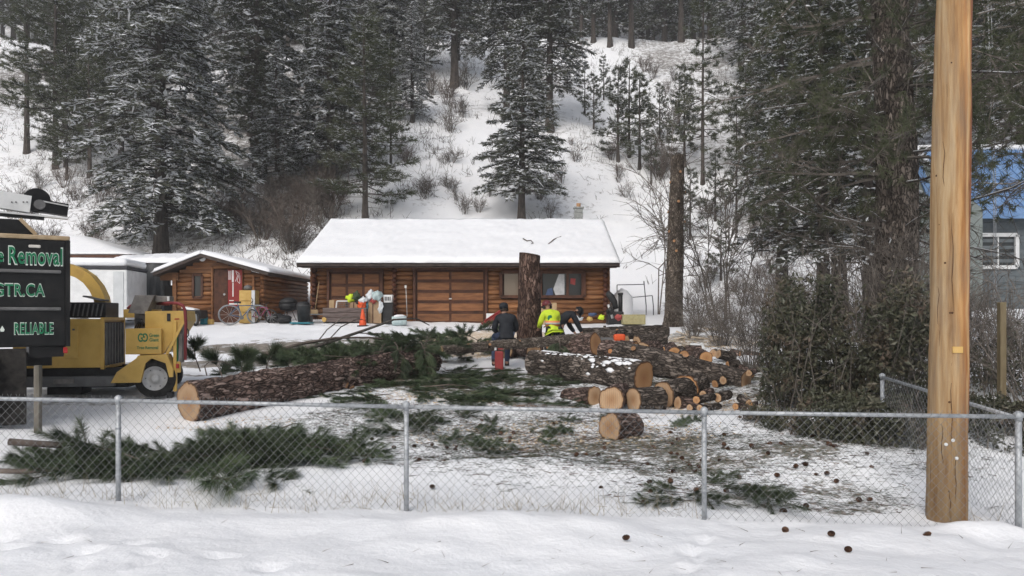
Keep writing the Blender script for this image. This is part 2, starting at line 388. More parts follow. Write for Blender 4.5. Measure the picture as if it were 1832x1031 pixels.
roadc = ramp(n, l, n2, [(0.3, (0.10, 0.09, 0.075)), (0.55, (0.20, 0.17, 0.135)), (0.75, (0.36, 0.33, 0.29))])
forc = ramp(n, l, n3, [(0.3, (0.05, 0.04, 0.03)), (0.6, (0.11, 0.085, 0.06))])
c = mixc(math2('MULTIPLY', cover(atn.outputs['Alpha'], noi(2.2, 10, 0.75), 0.16), 0.8), snowc, forc)
c = mixc(math2('MULTIPLY', cover(sep.outputs[2], n2, 0.14), 0.95), c, roadc)
c = mixc(math2('MULTIPLY', cover(sep.outputs[0], n1, 0.25), 0.88), c, sawc)
c = mixc(math2('MULTIPLY', cover(sep.outputs[1], noi(6.5, 8, 0.7, 0.6, (1, 1.6, 1)), 0.12), 0.9), c, litc)
l.new(c, b.inputs['Base Color']); b.inputs['Roughness'].default_value = 0.7; b.inputs['Specular IOR Level'].default_value = 0.2
bp = n.new('ShaderNodeBump'); bp.inputs['Strength'].default_value = 0.5; bp.inputs['Distance'].default_value = 0.03
l.new(noi(14.0, 5, 0.6), bp.inputs['Height']); l.new(bp.outputs[0], b.inputs['Normal'])
M['ground'] = m; me.materials.append(m)
props(link_mesh('snowy_ground', me), kind='structure')
# ------------------------------------------------------------------ vegetation generators (numpy)
def nrm(a): return a / np.maximum(np.linalg.norm(a, axis=1, keepdims=True), 1e-9)
def tris(base, d, ln, wd, rng):
    d = nrm(d); s = nrm(np.cross(d, nrm(rng.normal(size=d.shape))))
    h = (wd * 0.5)[:, None] * s
    Vs = np.stack([base - h, base + h, base + d * ln[:, None]], 1).reshape(-1, 3)
    return Vs
def tri_mesh(name, Vs, mat):
    return np_mesh(name, Vs, np.arange(len(Vs), dtype=np.int32).reshape(-1, 3), mat)
def sticks(p0, p1, r0, r1):
    """three-sided tapered sticks as triangles"""
    d = nrm(p1 - p0); up = np.where(np.abs(d[:, 2:3]) < 0.9, np.array([[0, 0, 1.0]]), np.array([[1.0, 0, 0]]))
    s = nrm(np.cross(d, up)); u = np.cross(s, d); V0, V1 = [], []
    for k in range(3):
        t = 2 * math.pi * k / 3; o = s * math.cos(t) + u * math.sin(t)
        V0.append(p0 + o * r0[:, None]); V1.append(p1 + o * r1[:, None])
    T_ = []
    for k in range(3):
        k2 = (k + 1) % 3
        T_ += [np.stack([V0[k], V0[k2], V1[k2]], 1), np.stack([V0[k], V1[k2], V1[k]], 1)]
    return np.concatenate(T_, 0).reshape(-1, 3)
def trunk_tris(H, r, seg=10, rings=14, rng=None, lean=0.0, top=0.12, flare=1.35, r_top=None):
    zs = np.linspace(-0.35, H, rings); vs = []
    for i, z in enumerate(zs):
        t = max(z / H, 0); rr = r * ((1 - t) * (1 - top) + top) if r_top is None else r * (1 - t) + r_top * t
        if z < 0.5: rr *= flare - (flare - 1) * max(z, 0) / 0.5
        ox = lean * t * H + 0.06 * math.sin(3 * t + r * 31) * r * 4
        for k in range(seg):
            a = 2 * math.pi * k / seg; w = rr * (1 + 0.10 * math.sin(k * 2.7 + i * 1.9))
            vs.append((ox + w * math.cos(a), w * math.sin(a), z))
    vs = np.array(vs); F = []
    for i in range(rings - 1):
        for k in range(seg):
            k2 = (k + 1) % seg; a, b_, c_, d_ = i * seg + k, i * seg + k2, (i + 1) * seg + k2, (i + 1) * seg + k
            F += [(a, b_, c_), (a, c_, d_)]
    return vs[np.array(F)].reshape(-1, 3)
def fir(H, Rc, seed, crown0=0.06, nb=240, snow=0.45, droop=0.35, tw=1.0, dead=0.0, size=1.0, trunk_r=None, power=0.8, density=1.0):
    """returns triangles: wood, needles, snow. Branch sprays of small flat triangles"""
    g = np.random.default_rng(seed)
    u = (np.arange(nb) + g.random(nb)) / nb; t = crown0 + (1 - crown0) * u ** 1.05
    az = np.arange(nb) * 2.399 + g.normal(0, 0.4, nb)
    L = Rc * np.clip((1 - t) / (1 - crown0), 0, 1) ** power * (0.42 + 0.85 * g.random(nb)) + 0.15
    L = L * np.where(t < crown0 + 0.12, 0.8, 1)
    rad = np.stack([np.cos(az), np.sin(az), 0 * az], 1); tan = np.stack([-np.sin(az), np.cos(az), 0 * az], 1)
    rise = np.where(t > 0.75, 0.5 * (t - 0.75) * 4, 0) + 0.12 + g.normal(0, 0.08, nb); dr = droop * (1.25 - t) + g.normal(0, 0.05, nb)
    st = np.stack([0 * t, 0 * t, t * H], 1)
    def bp(idx, s):
        l_ = L[idx]; z = l_ * (rise[idx] * s - dr[idx] * s * s)
        return st[idx] + rad[idx] * (l_ * s)[:, None] + np.stack([0 * z, 0 * z, z], 1)
    ib = np.arange(nb); mid = bp(ib, np.full(nb, 0.5)); end = bp(ib, np.full(nb, 1.0))
    rb = 0.012 + 0.010 * L
    tr = trunk_r or (0.018 * H + 0.03)
    wood = [trunk_tris(H, tr, rng=g), sticks(st, mid, rb, rb * 0.7), sticks(mid, end, rb * 0.7, rb * 0.25)]
    live = g.random(nb) >= dead * np.clip((0.55 - t) / 0.5, 0, 1) * 2
    nt_ = np.where(live, (5 + L * 8 * tw).astype(int), (2 + L * 3).astype(int))
    it = np.repeat(ib, nt_); N = len(it)
    s = 0.28 + 0.72 * g.random(N) ** 0.7; side = np.where(g.random(N) < 0.5, -1, 1)
    p0 = bp(it, s); a = np.radians(g.normal(52, 12, N))
    d = rad[it] * np.cos(a)[:, None] + tan[it] * (np.sin(a) * side)[:, None] + np.array([[0, 0, 1]]) * g.normal(-0.16, 0.14, N)[:, None]
    d = nrm(d); l_ = np.clip(0.34 * L[it] * (1.1 - s) + 0.16, 0.12, 1.0) * (0.7 + 0.6 * g.random(N))
    wood.append(sticks(p0, p0 + d * l_[:, None], np.full(N, 0.009), np.full(N, 0.004)))
    lv = live[it]
    ns = np.where(lv, (3 + l_ * 13 * density).astype(int), 0)
    iz = np.repeat(np.arange(N), ns); K = len(iz); q = 0.1 + 0.9 * g.random(K)
    b0 = p0[iz] + d[iz] * (l_[iz] * q)[:, None]
    sd = nrm(d[iz] + g.normal(0, 0.6, (K, 3)) * np.array([[1, 1, 0.7]]) - np.array([[0, 0, .22]]))
    ln = size * (0.13 + 0.15 * g.random(K)); wd = size * (0.035 + 0.04 * g.random(K))
    need = tris(b0, sd, ln, wd, g)
    # snow lies on the upper twigs, in clumps
    cl = 0.5 + 0.5 * np.sin(b0[:, 0] * 2.1 + seed) * np.sin(b0[:, 1] * 2.3 + 1.7 * seed) * np.sin(b0[:, 2] * 1.9)
    tk = g.random(N) < snow * 0.62
    pk = tk[iz] & (g.random(K) < 0.25 + 0.35 * cl)
    bs = b0[pk] + np.array([[0, 0, 0.03 * size]]); k = len(bs)
    dd = sd[pk] * np.array([[1, 1, 0.35]]); dd = nrm(dd); sx = nrm(np.cross(dd, np.array([[0, 0, 1.0]])) + g.normal(0, 0.25, (k, 3)))
    w2 = (size * (0.04 + 0.055 * g.random(k)))[:, None]
    sn = np.stack([bs - sx * w2, bs + sx * w2, bs + dd * (ln[pk] * 1.05)[:, None]], 1).reshape(-1, 3)
    # a sagging ridge of snow on each laden twig
    ti = np.where(g.random(N) < snow * (0.25 + 0.75 * s) * 0.7)[0]; k = len(ti); a0 = p0[ti] + np.array([[0, 0, .03]]); dv = nrm(d[ti] + g.normal(0, .35, (k, 3)) * np.array([[1, 1, .6]]) - np.array([[0, 0, .12]])); e0 = a0 + dv * (l_[ti] * g.uniform(.4, .9, k) + .08)[:, None]; m0 = (a0 + e0) / 2
    sx = nrm(np.cross(nrm(dv), np.array([[0, 0, 1.]])) + g.normal(0, .3, (k, 3))); w3 = (size * (.05 + .09 * g.random(k)))[:, None]; hh = np.array([[0, 0, 1.]]) * (.05 * size)
    sn = np.concatenate([sn, np.stack([a0, m0 + sx * w3 - hh * .3, m0 + hh], 1).reshape(-1, 3), np.stack([m0 + sx * w3 - hh * .3, e0, m0 + hh], 1).reshape(-1, 3), np.stack([a0, m0 + hh, m0 - sx * w3 - hh * .3], 1).reshape(-1, 3), np.stack([m0 - sx * w3 - hh * .3, m0 + hh, e0], 1).reshape(-1, 3)])
    return np.concatenate(wood), need, sn
def pine(H, Rc, seed, crown0=0.25, whorl=0.5, per=5, tuft=22, snow=0.25, nl=0.24, nw=0.03, up=0.55, trunk_r=None, spread=1.0, dead=4, power=0.7):
    g = np.random.default_rng(seed); nw_ = max(4, int((1 - crown0) * H / whorl))
    t, az = [], []
    for i in range(nw_):
        for k in range(per + g.integers(-1, 2)):
            t.append(crown0 + (1 - crown0) * (i + 0.5 * g.random()) / nw_); az.append(g.random() * 6.283)
    t = np.minimum(np.array(t), 0.985); az = np.array(az); nb = len(t)
    L = Rc * (1 - (t - crown0) / (1 - crown0)) ** power * (0.55 + 0.6 * g.random(nb)) + 0.18
    rad = np.stack([np.cos(az), np.sin(az), 0 * az], 1); tan = np.stack([-np.sin(az), np.cos(az), 0 * az], 1)
    st = np.stack([0 * t, 0 * t, t * H], 1); ri = up * (t * 1.1) - 0.15 + g.normal(0, 0.12, nb)
    def bp(i, s):
        z = L[i] * (ri[i] * s + 0.18 * s * s); return st[i] + rad[i] * (L[i] * s)[:, None] + np.stack([0 * z, 0 * z, z], 1)
    ib = np.arange(nb); mid = bp(ib, np.full(nb, .5)); end = bp(ib, np.full(nb, 1.)); rb = 0.01 + 0.011 * L
    tr = trunk_r or (0.014 * H + 0.02)
    wood = [trunk_tris(H, tr, rng=g), sticks(st, mid, rb, rb * .7), sticks(mid, end, rb * .7, rb * .35)]
    if dead:      # bare dead limbs under the crown
        nd = dead; td = g.random(nd) * crown0 * 0.9 + 0.08; ad = g.random(nd) * 6.283; Ld = Rc * (0.3 + 0.5 * g.random(nd))
        sd = np.stack([0 * td, 0 * td, td * H], 1); ed = sd + np.stack([np.cos(ad) * Ld, np.sin(ad) * Ld, g.normal(-0.1, 0.2, nd) * Ld], 1)
        wood.append(sticks(sd, ed, np.full(nd, .02), np.full(nd, .006)))
    ntf = (2 + L * 4.2 * spread).astype(int); it = np.repeat(ib, ntf); N = len(it)
    s = np.clip(1 - 0.72 * g.random(N) ** 1.4, 0, 1); p0 = bp(it, s)
    d = nrm(rad[it] + tan[it] * g.normal(0, 0.75, N)[:, None] + np.array([[0, 0, 1.]]) * g.normal(0.35, 0.3, N)[:, None])
    l_ = 0.10 + 0.25 * g.random(N) * np.clip(L[it], 0.3, 1.2); p1 = p0 + d * l_[:, None]
    wood.append(sticks(p0, p1, np.full(N, .010), np.full(N, .006)))
    iz = np.repeat(np.arange(N), tuft); K = len(iz)
    dn = nrm(d[iz] * 0.75 + nrm(g.normal(size=(K, 3))) * 0.85); b0 = p1[iz] - d[iz] * (0.16 * g.random(K))[:, None]
    need = tris(b0, dn, nl * (0.7 + 0.5 * g.random(K)), np.full(K, nw), g)
    pk = g.random(K) < snow * 0.5 * (g.random(N) < 0.75)[iz]
    bs = b0[pk] + np.array([[0, 0, 0.04]]); k = len(bs); dd = nrm(dn[pk] * np.array([[1, 1, .3]])); sx = nrm(np.cross(dd, np.array([[0, 0, 1.]])) + g.normal(0, .2, (k, 3)))
    sn = np.stack([bs - sx * 0.035, bs + sx * 0.035, bs + dd * 0.20], 1).reshape(-1, 3)
    return np.concatenate(wood), need, sn
def shrub(H, seed, stems=14, spread=0.6, depth=3, r=0.014, kids=4):
    """bare twiggy bush: stems that fork into finer twigs"""
    g = np.random.default_rng(seed)
    az = g.random(stems) * 6.283; lean = spread * g.random(stems) ** 0.7
    p = np.stack([np.cos(az) * 0.12 * H * g.random(stems), np.sin(az) * 0.12 * H * g.random(stems), np.full(stems, -0.05)], 1)
    d = nrm(np.stack([np.cos(az) * lean, np.sin(az) * lean, np.ones(stems)], 1)); ln = H * (0.45 + 0.35 * g.random(stems)); rr = np.full(stems, r)
    out = []
    for lev in range(depth):
        mid = p + d * (ln * 0.5)[:, None] + g.normal(0, 0.04, p.shape) * ln[:, None]; bend = nrm(d + g.normal(0, 0.22, d.shape))
        e = mid + bend * (ln * 0.5)[:, None]
        out += [sticks(p, mid, rr, rr * 0.8), sticks(mid, e, rr * 0.8, rr * 0.45)]
        if lev == depth - 1: break
        i = np.repeat(np.arange(len(p)), kids); q = 0.35 + 0.65 * g.random(len(i))
        p2 = np.where(q[:, None] < 0.5, p[i] + (mid[i] - p[i]) * (q * 2)[:, None], mid[i] + (e[i] - mid[i]) * ((q - 0.5) * 2)[:, None])
        d = nrm(bend[i] + g.normal(0, 0.5, (len(i), 3))); ln = ln[i] * (0.3 + 0.35 * g.random(len(i))); rr = rr[i] * 0.6; p = p2
    return np.concatenate(out)
def tree_thing(name, parts, mats, label, cat, group=None, loc=(0, 0, 0), rotz=0, names=('trunk', 'crown', 'snow')):
    t = T(name, label, cat, loc, rotz, group, local=True)
    w = link_mesh(names[0], tri_mesh(names[0], parts[0], mats[0]), t)
    if len(parts) > 1 and len(parts[1]):
        c_ = link_mesh(names[1], tri_mesh(names[1], parts[1], mats[1]), t); c_['kind'] = 'stuff'
        if len(parts) > 2 and len(parts[2]):
            s_ = link_mesh(names[2], tri_mesh(names[2], parts[2], M['snow_tree']), c_); s_['kind'] = 'stuff'
    return t
FIRM = (M['bark_dark'], M['needle_fir']); PINM = (M['bark_dark'], M['needle_pine'])
class Proto:
    """a tree built once; the first placing uses it, later ones copy it (sharing meshes)"""
    def __init__(self, name, fn, mats, cat, H): self.name, self.fn, self.mats, self.cat, self.H, self.t = name, fn, mats, cat, H, None
    def place(self, loc, label, group=None, rotz=0.0, H=None, wide=1.0):
        k = (H / self.H) if H else 1.0; sc = (k * wide, k * wide, k)
        if self.t is None:
            self.t = tree_thing(self.name, self.fn(), self.mats, label, self.cat, group, loc, rotz); self.t.scale = sc; return self.t
        o = dup(self.t, loc, rotz, sc, label, group)
        if not group and 'group' in o: del o['group']
        return o
fir_big = Proto('fir_tree', lambda: fir(23, 4.3, 101, 0.07, 400, 0.95, 0.42, 1.05, size=1.0, density=1.0, trunk_r=0.34, power=0.6), FIRM, 'tree', 23)
fir_a = Proto('fir_tree', lambda: fir(15, 3.2, 102, 0.12, 230, 1.0, 0.38, size=1.05), FIRM, 'tree', 15)
fir_b = Proto('fir_tree', lambda: fir(15, 2.7, 103, 0.18, 215, 0.78, 0.42, dead=0.5, size=1.1), FIRM, 'tree', 15)
fir_c = Proto('fir_tree', lambda: fir(13, 2.6, 104, 0.08, 200, 1.05, 0.30, size=1.0), FIRM, 'tree', 13)
fir_dark = Proto('fir_tree', lambda: fir(18, 3.4, 105, 0.20, 290, 0.5, 0.40, dead=0.4, size=1.2, trunk_r=0.34), FIRM, 'tree', 18)
fir_far = Proto('fir_tree', lambda: fir(22, 3.6, 106, 0.22, 300, 0.32, 0.40, size=1.7, dead=0.5, density=0.8), FIRM, 'tree', 22)
fir_far2 = Proto('fir_tree', lambda: fir(22, 3.0, 107, 0.30, 280, 0.55, 0.35, size=1.7, dead=0.6, density=0.8), FIRM, 'tree', 22)
fir_front = Proto('fir_tree', lambda: fir(12, 2.9, 108, 0.16, 230, 0.7, 0.2, size=1.0, power=0.7), FIRM, 'tree', 12)
pine_y1 = Proto('young_pine_tree', lambda: pine(7, 1.5, 111, 0.12, 0.42, 5, 20, 0.55, 0.26, 0.034), PINM, 'tree', 7)
pine_y2 = Proto('young_pine_tree', lambda: pine(7, 1.2, 112, 0.25, 0.5, 4, 20, 0.45, 0.26, 0.034), PINM, 'tree', 7)
pine_t1 = Proto('pine_tree', lambda: pine(16, 2.9, 113, 0.22, 0.5, 5, 22, 0.6, 0.32, 0.045, trunk_r=0.24, dead=10), PINM, 'tree', 16)
pine_t2 = Proto('pine_tree', lambda: pine(12, 1.7, 114, 0.22, 0.55, 5, 20, 0.45, 0.28, 0.036, up=0.2, trunk_r=0.13, dead=8), PINM, 'tree', 12)
pine_t3 = Proto('pine_tree', lambda: pine(12, 2.4, 115, 0.14, 0.42, 6, 20, 0.5, 0.30, 0.032, up=0.12, trunk_r=0.15, dead=6), PINM, 'tree', 12)
def hillY(px, py):
    """distance at which the line of sight through a pixel meets the ground"""
    ys_ = np.arange(36, 150, 0.25); xs_ = (px - CX) * ys_ / FPX; z = ground_z(xs_, ys_, False); line = CAMZ - (py - HY) * ys_ / FPX
    k = np.where(z >= line)[0]
    return float(ys_[k[0]]) if len(k) else 150.0
def on_hill(px, py):
    Y = hillY(px, py); x = PX(px, Y); return Vector((x, Y, gz(x, Y) - 0.05)), Y
def plant(proto, px, py, top_py, label, group=None, rz=None, wide=1.0):
    loc, Y = on_hill(px, py); H = (py - top_py) * Y / FPX
    return proto.place(loc, label, group, rz if rz is not None else random.random() * 6.28, H, wide)
# trees one can tell apart ------------------------------------------------
plant(fir_big, 288, 456, -330, 'huge snow-laden fir tree directly behind the left corner of the log shed')
plant(pine_t2, 100, 304, -160, 'tall sparse pine with a bare straight trunk left of the huge snowy fir')
plant(fir_dark, 460, 306, -230, 'tall dark fir with a thick straight trunk right of the huge snowy fir', wide=0.95)
plant(fir_a, 592, 330, -110, 'tall snow-dusted fir left of the slender pine behind the garage roof')
plant(pine_t3, 652, 402, 20, 'slender pine with its trunk rising just behind the left half of the garage roof', wide=1.25)
plant(pine_t2, 699, 294, 60, 'thin young pine on the snowy slope right of the slender pine behind the garage', wide=.9)
plant(fir_dark, 815, 155, -200, 'dark fir with a bare lower trunk standing high at the top of the snow gully', wide=1.15)
plant(fir_front, 935, 408, 40, 'bushy dark young fir rising alone behind the middle of the garage roof', wide=1.0)
plant(fir_dark, 985, 235, -190, 'dark tall fir right behind the bushy young fir above the garage', wide=0.95)
plant(fir_dark, 905, 215, -190, 'dark snow-flecked fir left behind the bushy young fir above the garage', wide=0.85)
plant(pine_y1, 1106, 292, 118, 'snow-dusted young pine, leftmost trunk of the thicket on the open slope')
plant(pine_y2, 1126, 283, 105, 'young pine in the middle of the thicket on the open slope')
plant(pine_y1, 1144, 304, 128, 'young pine, rightmost trunk of the thicket on the open slope', rz=2.0)
for _px, _py, _tp in [(1180, 250, 150), (1165, 330, 230), (1020, 160, 80), (1215, 230, 130), (1080, 180, 100), (1280, 400, 270)]: plant(pine_y2 if _px % 2 else pine_y1, _px, _py, _tp, 'small young pine scattered on the open snow slope', 'young pines scattered on the open slope')
plant(pine_y2, 1046, 205, 110, 'small lone pine on the snow left of the young pine thicket')
plant(pine_y1, 1062, 230, 130, 'small bushy pine just left of the young pine thicket')
plant(pine_t2, 1258, 330, -40, 'tall thin pine with bare straight trunk behind the topped spar trunk', wide=.9)
plant(pine_y1, 1225, 300, 130, 'tufted young pine leaning beside the tall thin pine right of the clearing', wide=1.0)
plant(pine_t2, 1318, 420, 150, 'thin pine with a bare lower stem on the snow right of the spar trunk', wide=.8)
plant(pine_y2, 1334, 330, 120, 'young pine with fine stem in front of the dark forest edge on the right')
plant(pine_y1, 1235, 430, 300, 'small low pine growing right behind the topped spar trunk')
plant(pine_y1, 1290, 505, 395, 'little bushy pine low on the snow right of the spar trunk', wide=1.2)
plant(fir_dark, 1328, 120, -260, 'dark tall fir at the right edge of the upper snow clearing')
plant(fir_b, 1410, 250, -240, 'dark fir left of the drooping evergreen on the right slope', wide=1.2)
plant(fir_dark, 1472, 400, -320, 'large dark drooping evergreen with bare lower limbs left of the big pine trunk', wide=1.05)
plant(fir_b, 1540, 330, -300, 'dark evergreen hidden close behind the big pine trunk', wide=1.2)
plant(fir_b, 1700, 330, -280, 'dark evergreen behind the wooden utility pole, above the blue roof', wide=1.2)
plant(fir_b, 1830, 350, -250, 'dark evergreen at the right edge above the blue roof', wide=1.2)
for px, Y, H_, w_, pr, lab in [(1470, 26.0, 13, .95, fir_dark, 'near dark drooping conifer left behind the big pine trunk'), (1555, 24.0, 12.5, .8, fir_b, 'near dark conifer close behind the left side of the big pine trunk'), (1400, 32.0, 14, .9, fir_b, 'near dark conifer at the left edge of the right-hand stand')]:
    x = PX(px, Y); pr.place((x, Y, gz(x, Y) - .1), lab, None, random.random() * 6.28, H_, w_)
# upper bench trees
for i, (px, py, tp, pr) in enumerate([(1040, 80, -120, fir_far2), (1062, 76, -150, fir_far), (1092, 84, -160, fir_far2), (1130, 86, -190, fir_far2), (1160, 70, -150, fir_far), (1190, 62, -170, fir_far2), (1219, 76, -210, fir_far2),
                                      (1255, 66, -170, fir_far), (1290, 62, -180, fir_far2), (1015, 60, -170, fir_far)]):
    plant(pr, px, py, tp, 'dark conifer standing along the crest above the open snow slope', 'conifers along the crest of the snow slope')
# forest fill on the slope, left and upper
random.seed(21)
_pl = []
def fill(n_, x0, x1, y0, y1, protos, hpx, label, group, mind=16):
    k = 0; tries = 0
    while k < n_ and tries < n_ * 30:
        tries += 1
        px, py = random.uniform(x0, x1), random.uniform(y0, y1)
        if any(abs(px - a) < mind and abs(py - b_) < mind * 1.4 for a, b_ in _pl): continue
        _pl.append((px, py)); k += 1
        loc, Y = on_hill(px, py); H = random.uniform(*hpx)
        random.choice(protos).place(loc, label, group, random.random() * 6.28, H, random.uniform(0.85, 1.15))
fill(9, 10, 240, 150, 330, [pine_t1, pine_t3, fir_c, pine_t1], (9, 15), 'snow-dusted conifer on the far left slope around the tall sparse pine', 'conifers on the far left slope')
fill(6, 330, 560, 200, 340, [pine_t3, fir_c, pine_t1], (7, 12), 'snow-dusted conifer on the slope behind the shed', 'conifers on the middle left slope')
fill(9, 560, 780, 120, 250, [pine_t3, fir_c, pine_t1], (7, 12), 'snow-dusted conifer above the left side of the snow gully', 'conifers above the snow gully')
fill(20, 10, 850, 40, 150, [fir_a, pine_t1, pine_t1, fir_c], (11, 16), 'conifer in the dense forest high on the left hillside', 'forest high on the left hillside', 14)
fill(13, 1360, 1660, 230, 440, [fir_b, fir_dark, fir_b], (9, 16), 'dark conifer in the dense stand on the right slope', 'conifers in the dense right stand')
fill(12, 1300, 1832, 20, 180, [fir_b, fir_dark, fir_far], (15, 20), 'dark conifer high on the right hillside', 'forest high on the right hillside')
# the forest that closes the view on the bench above
for i in range(90):
    px = -60 + i * 1960 / 90 + random.uniform(-12, 12); Y = random.uniform(98, 128); x = PX(px, Y)
    random.choice([fir_far, fir_far, fir_far2]).place((x, Y, gz(x, Y) - 0.1), 'distant conifer in the forest that closes the view along the top', 'far forest on the upper bench', random.random() * 6.28, random.uniform(15, 24), random.uniform(0.95, 1.5))
# bare shrubs on the hillside
def shrub_proto(nm, args, mat, H):
    return Proto(nm, lambda: (shrub(*args),), (mat,), 'shrub', H)
sh = [shrub_proto('bare_shrub', (1.8, 201, 16, 0.6, 3, 0.015, 5), M['twig'], 1.8), shrub_proto('bare_shrub', (1.8, 202, 14, 0.8, 3, 0.016, 5), M['twig_grey'], 1.8),
      shrub_proto('bare_shrub', (1.8, 203, 18, 0.45, 3, 0.013, 5), M['twig'], 1.8)]
random.seed(5)
for x0, x1, y0, y1, n_, lab, gr, hh in [
    (395, 600, 380, 470, 22, 'bare brown shrub in the thicket behind the log shed', 'bare shrubs behind the shed', (1.6, 3.2)),
    (470, 620, 300, 370, 14, 'bare brown shrub on the slope above the thicket behind the shed', 'bare shrubs above the shed thicket', (1.2, 2.4)),
    (770, 840, 160, 240, 8, 'brown brush at the foot of the high dark fir in the gully', 'brown brush at the top of the gully', (1.6, 3.0)),
    (700, 900, 290, 400, 15, 'small bare shrub poking out of the snow gully behind the garage', 'bare shrubs in the snow gully', (0.8, 1.8)),
    (960, 1120, 240, 400, 15, 'small bare shrub on the snow left of the spar trunk', 'bare shrubs on the snow by the young pines', (0.8, 1.7)),
    (1150, 1230, 110, 210, 4, 'low bare shrub on the upper snow slope', 'low shrubs on the upper snow slope', (1.2, 2.2)),
    (1160, 1210, 240, 330, 5, 'tall bare shrub left of the top of the spar trunk', 'tall shrubs left of the spar trunk', (2.0, 3.2)),
    (1240, 1400, 350, 560, 14, 'leafless shrub on the snow slope between spar trunk and big pine', 'leafless shrubs right of the spar', (1.0, 2.2)),
    (10, 260, 330, 450, 16, 'leafless underbrush on the left slope behind the truck', 'underbrush on the left slope', (1.2, 2.4)),
    (1360, 1640, 340, 470, 24, 'leafless underbrush below the drooping dark evergreen', 'underbrush on the right slope', (1.2, 2.6)),
    (1640, 1830, 350, 500, 8, 'leafless underbrush around the blue-roofed house', 'underbrush by the house', (1.2, 2.6))]:
    for i in range(n_):
        loc, Y = on_hill(random.uniform(x0, x1), random.uniform(y0, y1))
        random.choice(sh).place(loc, lab, gr, random.random() * 6.28, random.uniform(*hh), random.uniform(.8, 1.3))

# low dead stalks and brush poking through the slope snow
def hill_brush(n_, seed):
    g = np.random.default_rng(seed); y = g.uniform(38, 92, n_ * 4); x = g.uniform(-1, 1, n_ * 4) * y * .72
    gul = np.exp(-((x - (-1.0 - 0.03 * (y - 40))) / 5.0) ** 2) + np.exp(-((x - (9.5 + 0.04 * (y - 40))) / 5.5) ** 2)
    k = g.random(n_ * 4) < np.clip(.55 + 1.1 * fbm(x * .18, y * .18, 75, 4) - .5 * gul, 0.02, 1); x, y = x[k][:n_], y[k][:n_]; m_ = len(x); z = ground_z(x, y)
    p0 = np.repeat(np.stack([x, y, z], 1), 5, 0) + g.normal(0, .16, (m_ * 5, 3)) * np.array([[1, 1, 0]]); d = nrm(g.normal(0, .55, (m_ * 5, 3)) + np.array([[0, 0, .8]])); l_ = g.uniform(.15, .75, m_ * 5)
    return sticks(p0, p0 + d * l_[:, None], np.full(m_ * 5, .014), np.full(m_ * 5, .006))
o = link_mesh('low_brush', tri_mesh('low_brush', hill_brush(7000, 77), M['twig_grey'])); props(o, 'dead stalks and low brush poking through the hillside snow', 'brush', None, 'stuff')
# ------------------------------------------------------------------ log helper: displaced bark cylinder + cut faces
def bark_mat(name, dark, mid, light, scale=16.0, stretch=0.35, rand=0.15):
    m, n, l, b = nt(name)
    tc = n.new('ShaderNodeTexCoord'); mp = n.new('ShaderNodeMapping'); mp.inputs['Scale'].default_value = (1, 1, stretch); l.new(tc.outputs['Object'], mp.inputs[0])
    nz = n.new('ShaderNodeTexNoise'); nz.inputs['Scale'].default_value = 9; nz.inputs['Detail'].default_value = 5; l.new(mp.outputs[0], nz.inputs['Vector'])
    mx = n.new('ShaderNodeVectorMath'); mx.operation = 'MULTIPLY_ADD'; l.new(nz.outputs['Color'], mx.inputs[0]); mx.inputs[1].default_value = (0.2, 0.2, 0.2); l.new(mp.outputs[0], mx.inputs[2])
    vo = n.new('ShaderNodeTexVoronoi'); vo.feature = 'DISTANCE_TO_EDGE'; vo.inputs['Scale'].default_value = scale; l.new(mx.outputs[0], vo.inputs['Vector'])
    vc = n.new('ShaderNodeTexVoronoi'); vc.inputs['Scale'].default_value = scale; l.new(mx.outputs[0], vc.inputs['Vector'])
    sp = n.new('ShaderNodeSeparateColor'); l.new(vc.outputs['Color'], sp.inputs[0])
    c1 = ramp(n, l, sp.outputs[0], [(0.0, tuple(x * 0.65 for x in mid)), (0.5, mid), (1.0, light)])
    e = ramp(n, l, vo.outputs['Distance'], [(0.0, 0.0), (0.2, 1.0)])
    mi = n.new('ShaderNodeMix'); mi.data_type = 'RGBA'; l.new(e, mi.inputs['Factor']); mi.inputs[6].default_value = rgb(dark); l.new(c1, mi.inputs[7])
    nz2 = n.new('ShaderNodeTexNoise'); nz2.inputs['Scale'].default_value = 2.2; nz2.inputs['Detail'].default_value = 6; l.new(tc.outputs['Object'], nz2.inputs['Vector'])
    hv = n.new('ShaderNodeHueSaturation'); mr = n.new('ShaderNodeMapRange'); mr.inputs['From Min'].default_value = .3; mr.inputs['From Max'].default_value = .7; mr.inputs['To Min'].default_value = 0.55; mr.inputs['To Max'].default_value = 1.35
    l.new(nz2.outputs['Fac'], mr.inputs['Value']); l.new(mr.outputs[0], hv.inputs['Value']); l.new(mi.outputs[2], hv.inputs['Color'])
    l.new(hv.outputs[0], b.inputs['Base Color']); b.inputs['Roughness'].default_value = 0.9; b.inputs['Specular IOR Level'].default_value = 0.15
    bp = n.new('ShaderNodeBump'); bp.inputs['Strength'].default_value = 0.9; bp.inputs['Distance'].default_value = 0.03
    l.new(e, bp.inputs['Height']); l.new(bp.outputs[0], b.inputs['Normal'])
    return m
M['bark_red'] = bark_mat('bark_reddish', (0.035, 0.025, 0.021), (0.185, 0.128, 0.108), (0.40, 0.30, 0.26))
M['bark_grey'] = bark_mat('bark_grey', (0.028, 0.023, 0.02), (0.135, 0.112, 0.095), (0.30, 0.255, 0.22))
M['bark_fine'] = bark_mat('bark_fine', (0.035, 0.027, 0.022), (0.16, 0.13, 0.105), (0.33, 0.28, 0.23), 30)
M['bark_pale'] = bark_mat('bark_pale', (0.06, 0.048, 0.04), (0.24, 0.2, 0.165), (0.42, 0.36, 0.3), 30)
